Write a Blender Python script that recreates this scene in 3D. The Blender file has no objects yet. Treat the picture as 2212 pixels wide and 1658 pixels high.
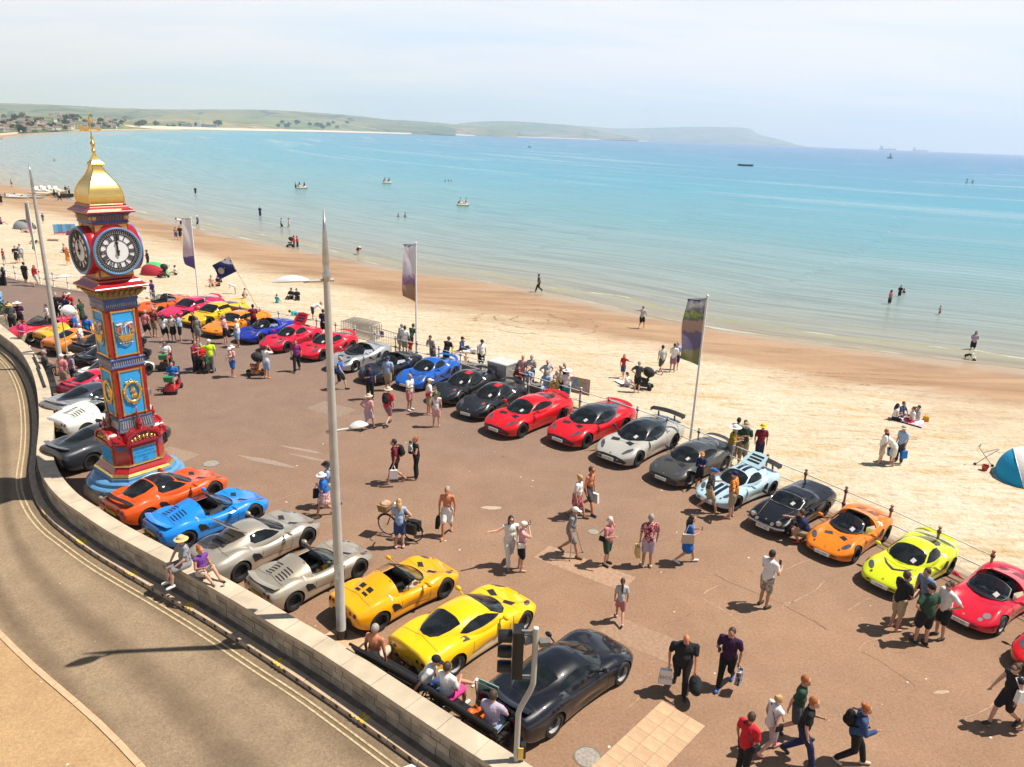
import bpy, bmesh, math, random
import numpy as np
from mathutils import Vector, Matrix, Euler
from mathutils.bvhtree import BVHTree
random.seed(7); RNG = random.Random(11)
R = math.radians
S = bpy.context.scene
COL = S.collection
# ------------------------------------------------------------------ camera
CAM_H, CAM_F, HOR_Y, HOR_S = 12.3, 1620.0, 291.2, 0.038     # measured on a 2212 x 1658 copy of the photograph
_roll = math.atan(HOR_S)
_pitch = math.atan((829 - HOR_Y) * math.cos(_roll) / CAM_F)
_F = np.array([0, math.cos(_pitch), -math.sin(_pitch)])
_U0 = np.cross(np.array([1.0, 0, 0]), _F)
_R = math.cos(_roll) * np.array([1.0, 0, 0]) + math.sin(_roll) * _U0
_U = -math.sin(_roll) * np.array([1.0, 0, 0]) + math.cos(_roll) * _U0
cam = bpy.data.cameras.new('camera')
cam.sensor_fit = 'HORIZONTAL'; cam.sensor_width = 36.0
cam.lens = 36.0 * CAM_F / 2212.0
cam.clip_start = 0.2; cam.clip_end = 60000
cam_o = bpy.data.objects.new('camera', cam); COL.objects.link(cam_o)
cam_o.matrix_world = Matrix(((_R[0], _U[0], -_F[0], 0), (_R[1], _U[1], -_F[1], 0), (_R[2], _U[2], -_F[2], CAM_H), (0, 0, 0, 1)))
S.camera = cam_o
# ------------------------------------------------------------------ sky, sun, exposure
SUN_EL, SUN_AZ = R(60), R(8)          # direction to the sun: azimuth counted from +X towards +Y
W = bpy.data.worlds.new('World'); S.world = W; W.use_nodes = True
wt = W.node_tree; wt.nodes.clear()
def wn(t, **k):
 n = wt.nodes.new(t)
 for a, b in k.items(): setattr(n, a, b)
 return n
w_out = wn('ShaderNodeOutputWorld'); w_bg = wn('ShaderNodeBackground')
w_sky = wn('ShaderNodeTexSky', sky_type='NISHITA', sun_disc=False, sun_elevation=SUN_EL, sun_rotation=R(90) - SUN_AZ, air_density=0.7, dust_density=0.4, ozone_density=1.5)
w_tc = wn('ShaderNodeTexCoord'); w_sep = wn('ShaderNodeSeparateXYZ')
wt.links.new(w_tc.outputs['Generated'], w_sep.inputs[0])
# thin cloud sheet: direction divided by its height gives the sheet's own plane coordinates
w_add = wn('ShaderNodeMath', operation='ADD'); w_add.inputs[1].default_value = 0.12
w_abs = wn('ShaderNodeMath', operation='ABSOLUTE'); wt.links.new(w_sep.outputs[2], w_abs.inputs[0]); wt.links.new(w_abs.outputs[0], w_add.inputs[0])
w_div = wn('ShaderNodeVectorMath', operation='DIVIDE'); w_cmb = wn('ShaderNodeCombineXYZ')
for i in range(3): wt.links.new(w_add.outputs[0], w_cmb.inputs[i])
wt.links.new(w_tc.outputs['Generated'], w_div.inputs[0]); wt.links.new(w_cmb.outputs[0], w_div.inputs[1])
w_map = wn('ShaderNodeMapping'); w_map.inputs['Scale'].default_value = (0.55, 1.25, 1.0); w_map.inputs['Rotation'].default_value = (0, 0, R(-12)); w_map.inputs['Location'].default_value = (3.1, 0.4, 0)
wt.links.new(w_div.outputs[0], w_map.inputs[0])
w_noi = wn('ShaderNodeTexNoise'); w_noi.inputs['Scale'].default_value = 1.15; w_noi.inputs['Detail'].default_value = 7; w_noi.inputs['Roughness'].default_value = 0.52; w_noi.inputs['Distortion'].default_value = 0.35
wt.links.new(w_map.outputs[0], w_noi.inputs['Vector'])
w_rmp = wn('ShaderNodeValToRGB'); w_rmp.color_ramp.elements[0].position = 0.3; w_rmp.color_ramp.elements[1].position = 0.58
wt.links.new(w_noi.outputs['Fac'], w_rmp.inputs[0])
w_cov = wn('ShaderNodeMapRange'); w_cov.inputs['From Min'].default_value = 0.16; w_cov.inputs['From Max'].default_value = 0.36
w_cov.inputs['To Min'].default_value = 0.95; w_cov.inputs['To Max'].default_value = 0.06     # the sheet thins towards the zenith, where one looks through it steeply
wt.links.new(w_sep.outputs[2], w_cov.inputs['Value'])
w_mul = wn('ShaderNodeMath', operation='MULTIPLY'); wt.links.new(w_rmp.outputs[0], w_mul.inputs[0]); wt.links.new(w_cov.outputs[0], w_mul.inputs[1])
w_mix = wn('ShaderNodeMix', data_type='RGBA')
w_mix.inputs[7].default_value = (14.9, 14.2, 14.3, 1)
SKY_TINT = wn('ShaderNodeMix', data_type='RGBA', blend_type='MIX'); SKY_TINT.inputs[7].default_value = (11.8, 13.0, 14.8, 1)
w_hz = wn('ShaderNodeMapRange'); w_hz.inputs['From Min'].default_value = 0.16; w_hz.inputs['From Max'].default_value = 0.34; w_hz.inputs['To Min'].default_value = 1.0; w_hz.inputs['To Max'].default_value = 0.0     # summer haze, thick low down
wt.links.new(w_abs.outputs[0], w_hz.inputs['Value']); wt.links.new(w_hz.outputs[0], SKY_TINT.inputs[0])
wt.links.new(w_sky.outputs[0], SKY_TINT.inputs[6])
wt.links.new(w_mul.outputs[0], w_mix.inputs[0]); wt.links.new(SKY_TINT.outputs[2], w_mix.inputs[6])
wt.links.new(w_mix.outputs[2], w_bg.inputs['Color']); w_bg.inputs['Strength'].default_value = 0.05
wt.links.new(w_bg.outputs[0], w_out.inputs['Surface'])
sun = bpy.data.lights.new('sun', 'SUN'); sun.energy = 5.0; sun.angle = R(0.5); sun.color = (1.0, 0.93, 0.82)
sun_o = bpy.data.objects.new('sun', sun); COL.objects.link(sun_o)
_sd = Vector((math.cos(SUN_EL) * math.cos(SUN_AZ), math.cos(SUN_EL) * math.sin(SUN_AZ), math.sin(SUN_EL)))
sun_o.rotation_euler = _sd.to_track_quat('Z', 'Y').to_euler(); sun_o.location = _sd * 100
S.view_settings.view_transform = 'Standard'; S.view_settings.look = 'None'; S.view_settings.gamma = 1; S.view_settings.use_curve_mapping = False
S.view_settings.exposure = 0.5
S.cycles.max_bounces = 6; S.cycles.diffuse_bounces = 1; S.cycles.glossy_bounces = 3; S.cycles.transmission_bounces = 3; S.cycles.transparent_max_bounces = 8; S.cycles.volume_bounces = 1
S.cycles.use_denoising = True; S.cycles.sample_clamp_indirect = 4.0; S.cycles.caustics_reflective = False; S.cycles.caustics_refractive = False
# ------------------------------------------------------------------ measuring helpers: a point of the photograph to a point of the place
def ray(x, y): return _F * CAM_F + _R * (x - 1106) - _U * (y - 829)
def at(x, y, z=0.0):
 v = ray(x, y); t = (z - CAM_H) / v[2]
 return Vector((v[0] * t, v[1] * t, z))
REG = dict(R1=(0, 380), R2=(0, 1140), R4=(900, 1140), R5=(900, 1900), R6=(1300, 2280), R7=(1900, 1140), R8=(1900, 1900), S1=(2300, 2280), S2=(3042, 2280), S3=(3042, 1600), S4=(2400, 1600), S5=(3042, 1000), S6=(2400, 1000), S7=(900, 500))
def q(reg, x, y):
 if reg == 'D': return x, y
 a, b = REG[reg]; return a / 1.8336 + x / 4.0, b / 1.8336 + y / 4.0
def z_at(p, y):
 """height above point p (x, y) that shows at picture row y"""
 lo, hi = -3.0, 40.0
 for _ in range(45):
  m = (lo + hi) / 2; d = np.array([p[0], p[1], m - CAM_H])
  if 829 - CAM_F * (d @ _U) / (d @ _F) > y: lo = m
  else: hi = m
 return lo
# ------------------------------------------------------------------ materials
_mats = {}
def lin(c):
 if isinstance(c, str):
  c = c.lstrip('#'); c = [int(c[i:i + 2], 16) / 255 for i in (0, 2, 4)]
  c = [v / 12.92 if v <= 0.04045 else ((v + 0.055) / 1.055) ** 2.4 for v in c]
 return (c[0], c[1], c[2], 1.0)
def nd(t, typ, **k):
 n = t.nodes.new(typ)
 for a, b in k.items(): setattr(n, a, b)
 return n
def base_mat(name, col, rough=0.6, metal=0.0, spec=0.5, coat=0.0, coat_rough=0.05):
 m = bpy.data.materials.new(name); m.use_nodes = True
 b = m.node_tree.nodes['Principled BSDF']
 b.inputs['Base Color'].default_value = lin(col); b.inputs['Roughness'].default_value = rough; b.inputs['Metallic'].default_value = metal
 b.inputs['Specular IOR Level'].default_value = spec; b.inputs['Coat Weight'].default_value = coat; b.inputs['Coat Roughness'].default_value = coat_rough
 return m, m.node_tree, b
def mat(col, rough=0.6, metal=0.0, var=0.12, scale=6.0, bump=0.0, bscale=40.0, spec=0.5, coat=0.0, name=None):
 """plain stuff: one colour with a soft uneven wear in it, cached by its settings"""
 key = (str(col), rough, metal, var, scale, bump, bscale, spec, coat, name)
 if key in _mats: return _mats[key]
 m, t, b = base_mat(name or 'stuff_' + str(len(_mats)), col, rough, metal, spec, coat)
 tc = nd(t, 'ShaderNodeTexCoord')
 if var:
  n = nd(t, 'ShaderNodeTexNoise'); n.inputs['Scale'].default_value = scale; n.inputs['Detail'].default_value = 4
  t.links.new(tc.outputs['Object'], n.inputs['Vector'])
  r = nd(t, 'ShaderNodeMapRange'); r.inputs['From Min'].default_value = 0.3; r.inputs['From Max'].default_value = 0.7; r.inputs['To Min'].default_value = 1 - var; r.inputs['To Max'].default_value = 1 + var
  t.links.new(n.outputs['Fac'], r.inputs['Value'])
  x = nd(t, 'ShaderNodeMix', data_type='RGBA', blend_type='MULTIPLY'); x.inputs[0].default_value = 1; x.inputs[6].default_value = lin(col)
  t.links.new(r.outputs[0], x.inputs[7]); t.links.new(x.outputs[2], b.inputs['Base Color'])
 if bump:
  n2 = nd(t, 'ShaderNodeTexNoise'); n2.inputs['Scale'].default_value = bscale; n2.inputs['Detail'].default_value = 3
  t.links.new(tc.outputs['Object'], n2.inputs['Vector'])
  bp = nd(t, 'ShaderNodeBump'); bp.inputs['Strength'].default_value = bump; bp.inputs['Distance'].default_value = 0.02
  t.links.new(n2.outputs['Fac'], bp.inputs['Height']); t.links.new(bp.outputs[0], b.inputs['Normal'])
 _mats[key] = m
 return m
def paint(col, metallic=0.0):
 key = ('paint', str(col), metallic)
 if key in _mats: return _mats[key]
 m, t, b = base_mat('car_paint_' + str(len(_mats)), col, 0.32 if not metallic else 0.36, metallic, 0.15, 1.0, 0.02)
 tc = nd(t, 'ShaderNodeTexCoord'); n = nd(t, 'ShaderNodeTexNoise'); n.inputs['Scale'].default_value = 900 if metallic else 2.5; n.inputs['Detail'].default_value = 2
 t.links.new(tc.outputs['Object'], n.inputs['Vector'])
 r = nd(t, 'ShaderNodeMapRange'); r.inputs['To Min'].default_value = 0.9; r.inputs['To Max'].default_value = 1.08
 t.links.new(n.outputs['Fac'], r.inputs['Value'])
 x = nd(t, 'ShaderNodeMix', data_type='RGBA', blend_type='MULTIPLY'); x.inputs[0].default_value = 1; x.inputs[6].default_value = lin(col)
 t.links.new(r.outputs[0], x.inputs[7]); t.links.new(x.outputs[2], b.inputs['Base Color'])
 _mats[key] = m
 return m
def glass_dark():
 key = 'glass_dark'
 if key in _mats: return _mats[key]
 m, t, b = base_mat('tinted_glass', (0.012, 0.016, 0.02), 0.04, 0, 0.45, 0.0, 0.0)
 tc = nd(t, 'ShaderNodeTexCoord'); n = nd(t, 'ShaderNodeTexNoise'); n.inputs['Scale'].default_value = 3.0; n.inputs['Detail'].default_value = 3
 t.links.new(tc.outputs['Object'], n.inputs['Vector'])
 r = nd(t, 'ShaderNodeValToRGB'); r.color_ramp.elements[0].color = (0.006, 0.008, 0.01, 1); r.color_ramp.elements[1].color = (0.022, 0.027, 0.028, 1)
 r.color_ramp.elements[0].position = 0.42; r.color_ramp.elements[1].position = 0.72
 t.links.new(n.outputs['Fac'], r.inputs[0]); t.links.new(r.outputs[0], b.inputs['Base Color'])
 _mats[key] = m
 return m
def glass_clear():
 key = 'glass_clear'
 if key in _mats: return _mats[key]
 m = bpy.data.materials.new('clear_glass'); m.use_nodes = True; t = m.node_tree; t.nodes.clear()
 o = nd(t, 'ShaderNodeOutputMaterial'); mx = nd(t, 'ShaderNodeMixShader'); tr = nd(t, 'ShaderNodeBsdfTransparent'); gl = nd(t, 'ShaderNodeBsdfGlossy'); fr = nd(t, 'ShaderNodeFresnel')
 tr.inputs[0].default_value = (0.55, 0.64, 0.64, 1); gl.inputs['Roughness'].default_value = 0.02; fr.inputs[0].default_value = 1.6
 ad = nd(t, 'ShaderNodeMath', operation='ADD'); ad.inputs[1].default_value = 0.06
 t.links.new(fr.outputs[0], ad.inputs[0]); t.links.new(ad.outputs[0], mx.inputs[0]); t.links.new(tr.outputs[0], mx.inputs[1]); t.links.new(gl.outputs[0], mx.inputs[2]); t.links.new(mx.outputs[0], o.inputs[0])
 _mats[key] = m
 return m
def cloth(col, kind=None, col2='#ffffff', scale=9.0):
 """woven cloth, with an optional pattern of its own: stripe, check, floral"""
 key = ('cloth', str(col), kind, str(col2), scale)
 if key in _mats: return _mats[key]
 m, t, b = base_mat('cloth_' + str(len(_mats)), col, 0.85, 0, 0.25)
 tc = nd(t, 'ShaderNodeTexCoord')
 n2 = nd(t, 'ShaderNodeTexNoise'); n2.inputs['Scale'].default_value = 11; n2.inputs['Detail'].default_value = 3; n2.inputs['Distortion'].default_value = 0.6
 t.links.new(tc.outputs['Object'], n2.inputs['Vector'])
 bp = nd(t, 'ShaderNodeBump'); bp.inputs['Strength'].default_value = 0.55; bp.inputs['Distance'].default_value = 0.03
 t.links.new(n2.outputs['Fac'], bp.inputs['Height']); t.links.new(bp.outputs[0], b.inputs['Normal'])
 x = nd(t, 'ShaderNodeMix', data_type='RGBA'); x.inputs[6].default_value = lin(col); x.inputs[7].default_value = lin(col2); x.inputs[0].default_value = 0
 if kind == 'stripe':
  w = nd(t, 'ShaderNodeTexWave', bands_direction='Z'); w.inputs['Scale'].default_value = scale / 3; t.links.new(tc.outputs['Object'], w.inputs['Vector'])
  r = nd(t, 'ShaderNodeMath', operation='GREATER_THAN'); r.inputs[1].default_value = 0.5; t.links.new(w.outputs['Fac'], r.inputs[0]); t.links.new(r.outputs[0], x.inputs[0])
 elif kind == 'check':
  ws = []
  for d in ('Y', 'Z'):
   w = nd(t, 'ShaderNodeTexWave', bands_direction=d); w.inputs['Scale'].default_value = scale / 2; t.links.new(tc.outputs['Object'], w.inputs['Vector'])
   g = nd(t, 'ShaderNodeMath', operation='GREATER_THAN'); g.inputs[1].default_value = 0.62; t.links.new(w.outputs['Fac'], g.inputs[0]); ws.append(g)
  a = nd(t, 'ShaderNodeMath', operation='ADD'); t.links.new(ws[0].outputs[0], a.inputs[0]); t.links.new(ws[1].outputs[0], a.inputs[1])
  h = nd(t, 'ShaderNodeMath', operation='MULTIPLY'); h.inputs[1].default_value = 0.5; t.links.new(a.outputs[0], h.inputs[0]); t.links.new(h.outputs[0], x.inputs[0])
 elif kind == 'floral':
  v = nd(t, 'ShaderNodeTexNoise'); v.inputs['Scale'].default_value = scale; v.inputs['Detail'].default_value = 2; v.inputs['Distortion'].default_value = 1.2; t.links.new(tc.outputs['Object'], v.inputs['Vector'])
  g = nd(t, 'ShaderNodeMath', operation='GREATER_THAN'); g.inputs[1].default_value = 0.53; t.links.new(v.outputs['Fac'], g.inputs[0]); t.links.new(g.outputs[0], x.inputs[0])
 t.links.new(x.outputs[2], b.inputs['Base Color'])
 _mats[key] = m
 return m
# ------------------------------------------------------------------ meshes
class MB:
 """collects shapes and links them as one mesh"""
 def __init__(s): s.v = []; s.f = []; s.m = []; s.mi = 0
 def add(s, vs, fs):
  o = len(s.v); s.v.extend([tuple(p) for p in vs]); s.f.extend([tuple(i + o for i in f) for f in fs]); s.m.extend([s.mi] * len(fs)); return s
 def box(s, c, d, rot=None, taper=1.0):
  hx, hy, hz = d[0] / 2, d[1] / 2, d[2] / 2
  P = [(-hx, -hy, -hz), (hx, -hy, -hz), (hx, hy, -hz), (-hx, hy, -hz), (-hx * taper, -hy * taper, hz), (hx * taper, -hy * taper, hz), (hx * taper, hy * taper, hz), (-hx * taper, hy * taper, hz)]
  if rot is not None:
   Mx = Euler(rot).to_matrix() if not isinstance(rot, Matrix) else rot
   P = [Mx @ Vector(p) for p in P]
  P = [(p[0] + c[0], p[1] + c[1], p[2] + c[2]) for p in P]
  return s.add(P, [(0, 3, 2, 1), (4, 5, 6, 7), (0, 1, 5, 4), (1, 2, 6, 5), (2, 3, 7, 6), (3, 0, 4, 7)])
 def cyl(s, a, b, r0, r1=None, n=10):
  return s.tube([a, b], [r0, r0 if r1 is None else r1], n)
 def tube(s, pts, rad, n=8, closed=False):
  pts = [Vector(p) for p in pts]
  if not isinstance(rad, (list, tuple)): rad = [rad] * len(pts)
  vs = []; k = len(pts); up = None
  for i, p in enumerate(pts):
   if closed: d = pts[(i + 1) % k] - pts[i - 1]
   else: d = pts[min(i + 1, k - 1)] - pts[max(i - 1, 0)]
   if d.length < 1e-9: d = Vector((0, 0, 1))
   d.normalize()
   if up is None:
    up = Vector((0, 0, 1)) if abs(d.z) < 0.9 else Vector((1, 0, 0))
   u = up - d * up.dot(d)
   if u.length < 1e-6: u = d.orthogonal()
   u.normalize(); w = d.cross(u); up = u
   for j in range(n):
    a = 2 * math.pi * j / n
    vs.append(p + (u * math.cos(a) + w * math.sin(a)) * rad[i])
  fs = []
  for i in range(k if closed else k - 1):
   i2 = (i + 1) % k
   for j in range(n):
    j2 = (j + 1) % n; fs.append((i * n + j, i * n + j2, i2 * n + j2, i2 * n + j))
  if not closed: fs += [tuple(range(n - 1, -1, -1)), tuple((k - 1) * n + j for j in range(n))]
  return s.add(vs, fs)
 def lathe(s, prof, n=24, c=(0, 0, 0), rot=None, sq=None, a0=0.0):
  """profile (r, z) turned about z; with n=4 and a0=45 degrees it makes square mouldings"""
  vs = []; fs = []; k = len(prof)
  for (r, z) in prof:
   for j in range(n):
    a = 2 * math.pi * j / n + a0; vs.append(Vector((r * math.cos(a), r * math.sin(a), z)))
  if rot is not None:
   Mx = Euler(rot).to_matrix() if not isinstance(rot, Matrix) else rot
   vs = [Mx @ v for v in vs]
  vs = [v + Vector(c) for v in vs]
  for i in range(k - 1):
   for j in range(n):
    j2 = (j + 1) % n; fs.append((i * n + j, i * n + j2, (i + 1) * n + j2, (i + 1) * n + j))
  if tuple(prof[0]) == tuple(prof[-1]): return s.add(vs, fs)
  if prof[0][0] > 1e-6: fs.append(tuple(range(n - 1, -1, -1)))
  if prof[-1][0] > 1e-6: fs.append(tuple((k - 1) * n + j for j in range(n)))
  return s.add(vs, fs)
 def ell(s, c, r, rot=None, nu=10, nv=7):
  vs = []; fs = []
  Mx = None
  if rot is not None: Mx = Euler(rot).to_matrix() if not isinstance(rot, Matrix) else rot
  for i in range(nv + 1):
   t = math.pi * i / nv
   for j in range(nu):
    a = 2 * math.pi * j / nu
    p = Vector((r[0] * math.sin(t) * math.cos(a), r[1] * math.sin(t) * math.sin(a), -r[2] * math.cos(t)))
    if Mx is not None: p = Mx @ p
    vs.append(p + Vector(c))
  for i in range(nv):
   for j in range(nu):
    j2 = (j + 1) % nu
    fs.append((i * nu + j, i * nu + j2, (i + 1) * nu + j2, (i + 1) * nu + j))
  return s.add(vs, fs)
 def prism(s, poly, z0, z1, fn=None):
  """polygon (x, y) pulled from z0 to z1; fn maps local to final points"""
  n = len(poly)
  vs = [(p[0], p[1], z0) for p in poly] + [(p[0], p[1], z1) for p in poly]
  if fn: vs = [fn(Vector(v)) for v in vs]
  fs = [tuple(range(n - 1, -1, -1)), tuple(range(n, 2 * n))] + [(i, (i + 1) % n, n + (i + 1) % n, n + i) for i in range(n)]
  return s.add(vs, fs)
 def quad(s, a, b, c, d): return s.add([a, b, c, d], [(0, 1, 2, 3)])
 def mesh(s, name, smooth=None):
  me = bpy.data.meshes.new(name); me.from_pydata([tuple(p) for p in s.v], [], s.f)
  if any(s.m): me.polygons.foreach_set('material_index', s.m)
  finish(me, smooth)
  return me
def finish(me, smooth=None):
 bm = bmesh.new(); bm.from_mesh(me)
 bmesh.ops.remove_doubles(bm, verts=bm.verts, dist=1e-5)
 bmesh.ops.recalc_face_normals(bm, faces=bm.faces)
 bm.to_mesh(me); bm.free()
 if smooth is not None:
  me.polygons.foreach_set('use_smooth', [True] * len(me.polygons))
  if smooth < 179: me.set_sharp_from_angle(angle=R(smooth))
 me.update()
def link(name, data, parent=None, mats=None, loc=None, rot=None, label=None):
 o = bpy.data.objects.new(name, data); COL.objects.link(o)
 if mats is not None and data is not None:
  if not isinstance(mats, (list, tuple)): mats = [mats]
  while len(data.materials) < len(mats): data.materials.append(None)
  for i, m in enumerate(mats):
   if data.materials[i] is None: data.materials[i] = m
   elif data.materials[i] != m:
    o.material_slots[i].link = 'OBJECT'; o.material_slots[i].material = m
 if parent: o.parent = parent
 if loc is not None: o.location = loc
 if rot is not None: o.rotation_euler = rot
 if label: o['label'] = label
 return o
def part(name, mb, mats, parent=None, smooth=None, loc=None, rot=None, label=None):
 return link(name, mb.mesh(name, smooth) if isinstance(mb, MB) else mb, parent, mats, loc, rot, label)
def tag(o, label, cat, group=None):
 o['label'] = label; o['category'] = cat
 if group: o['group'] = group
 return o
def thing(name, label, cat, loc=(0, 0, 0), rz=0.0, group=None, scale=1.0):
 o = bpy.data.objects.new(name, None); COL.objects.link(o); o.empty_display_size = 0.1
 o.location = loc; o.rotation_euler = (0, 0, rz); o.scale = (scale,) * 3
 return tag(o, label, cat, group)
def structure(name, mb, mats, smooth=None):
 o = part(name, mb, mats, None, smooth); o['kind'] = 'structure'; return o
def copy_tree(o, parent=None):
 c = o.copy(); COL.objects.link(c)
 if parent: c.parent = parent
 for ch in list(o.children): copy_tree(ch, c)
 return c
_txt = {}
def text_mesh(s, size=1.0, depth=0.0):
 key = (s, size, depth)
 if key not in _txt:
  cu = bpy.data.curves.new('lettering', 'FONT'); cu.body = s; cu.size = size; cu.align_x = 'CENTER'; cu.align_y = 'CENTER'; cu.resolution_u = 2; cu.extrude = depth
  o = bpy.data.objects.new('lettering', cu); COL.objects.link(o)
  dg = bpy.context.evaluated_depsgraph_get()
  _txt[key] = bpy.data.meshes.new_from_object(o.evaluated_get(dg)); bpy.data.objects.remove(o)
 return _txt[key].copy()
def pchip(xs, ys):
 xs = np.array(xs, float); ys = np.array(ys, float)
 o = np.argsort(xs); xs = xs[o]; ys = ys[o]
 h = np.diff(xs); d = np.diff(ys) / h; m = np.zeros_like(ys)
 for i in range(1, len(xs) - 1):
  if d[i - 1] * d[i] > 0:
   w1 = 2 * h[i] + h[i - 1]; w2 = h[i] + 2 * h[i - 1]; m[i] = (w1 + w2) / (w1 / d[i - 1] + w2 / d[i])
 m[0] = d[0]; m[-1] = d[-1]
 def f(x):
  x = np.clip(x, xs[0], xs[-1]); i = np.clip(np.searchsorted(xs, x) - 1, 0, len(xs) - 2)
  t = (x - xs[i]) / h[i]
  return (2 * t**3 - 3 * t**2 + 1) * ys[i] + (t**3 - 2 * t**2 + t) * h[i] * m[i] + (-2 * t**3 + 3 * t**2) * ys[i + 1] + (t**3 - t**2) * h[i] * m[i + 1]
 return f
def polyline(pts, step):
 """points every `step` metres along a smooth curve through pts, with tangents"""
 P = [np.array(p[:2], float) for p in pts]
 P = [2 * P[0] - P[1]] + P + [2 * P[-1] - P[-2]]
 out = []
 for i in range(1, len(P) - 2):
  for k in range(24):
   t = k / 24; a, b, c, d = P[i - 1], P[i], P[i + 1], P[i + 2]
   out.append(0.5 * ((2 * b) + (-a + c) * t + (2 * a - 5 * b + 4 * c - d) * t * t + (-a + 3 * b - 3 * c + d) * t**3))
 out.append(P[-2]); out = np.array(out)
 s = np.concatenate([[0], np.cumsum(np.linalg.norm(np.diff(out, axis=0), axis=1))])
 n = max(2, int(round(s[-1] / step)) + 1); u = np.linspace(0, s[-1], n)
 xy = np.stack([np.interp(u, s, out[:, 0]), np.interp(u, s, out[:, 1])], 1)
 tg = np.gradient(xy, axis=0); tg /= np.linalg.norm(tg, axis=1)[:, None]
 return xy, tg
HAZE = 0.00015
# ================================================================== THE SETTING
WALL_PTS = [(-38.0, 49.5), (-33.0, 44.6), (-28.77, 40.42), (-26.24, 37.97), (-23.96, 35.3), (-22.03, 32.72), (-20.07, 29.79), (-18.52, 27.28), (-16.9, 24.5), (-15.57, 22.77), (-14.3, 21.5), (-13.2, 20.65), (-11.8, 19.62), (-10.42, 18.72), (-9.01, 17.83), (-7.18, 16.62), (-5.54, 15.47), (-4.3, 14.62), (-3.2, 13.8), (-1.56, 12.54), (-0.05, 11.4), (1.1, 10.5)]
WT = 0.44      # wall thickness
def off(xy, tg, d): return np.stack([xy[:, 0] + tg[:, 1] * d, xy[:, 1] - tg[:, 0] * d], 1)      # +d towards the road
wxy, wtg = polyline(WALL_PTS, 0.25)
exy, etg = polyline(WALL_PTS + [(4.0, 8.2), (9.0, 4.0), (18.0, -4.0), (34.0, -18.0)], 0.5)       # the kerb runs on past the wall's end
exy2, etg2 = polyline([(-75.0, 84.0), (-55.0, 65.5)] + WALL_PTS + [(4.0, 8.2), (9.0, 4.0), (18.0, -4.0), (34.0, -18.0)], 0.5)
POST_Z = 1.1
post_px = [(2146.5, 1195), (2035, 1145), (1932.7, 1098.9), (1832.7, 1057.6), (1745, 1020), None, None, (1508.4, 927.6), (1438, 901), (1372, 879), (1310, 858), None, None, None, None, None, (998, 764), (952.5, 751.7), (906.5, 740.5), None, None, None, (732.5, 700.5), (691.5, 691.7), (652, 683), (612, 676), (572, 668), None, (494.5, 656.7), (455.5, 649), (417, 644), (381, 639), (345, 633)]
rail = [at(x, y, POST_Z) for x, y in [p for p in post_px if p]]
rail_pts = [(22.5, 6.0), (18.5, 12.5)] + [(p.x, p.y) for p in rail] + [(-26.6, 51.7), (-29.2, 53.3), (-31.9, 54.8), (-34.6, 56.0), (-37.3, 57.3), (-39.6, 58.5), (-44.0, 61.5), (-50.0, 66.0), (-60.0, 75.0), (-72.0, 88.0)]
rxy, rtg = polyline(rail_pts, 0.4)          # runs from near right to far left; the sea lies on its right hand
sea_off = lambda d: np.stack([rxy[:, 0] + rtg[:, 1] * d, rxy[:, 1] - rtg[:, 0] * d], 1)
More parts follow.
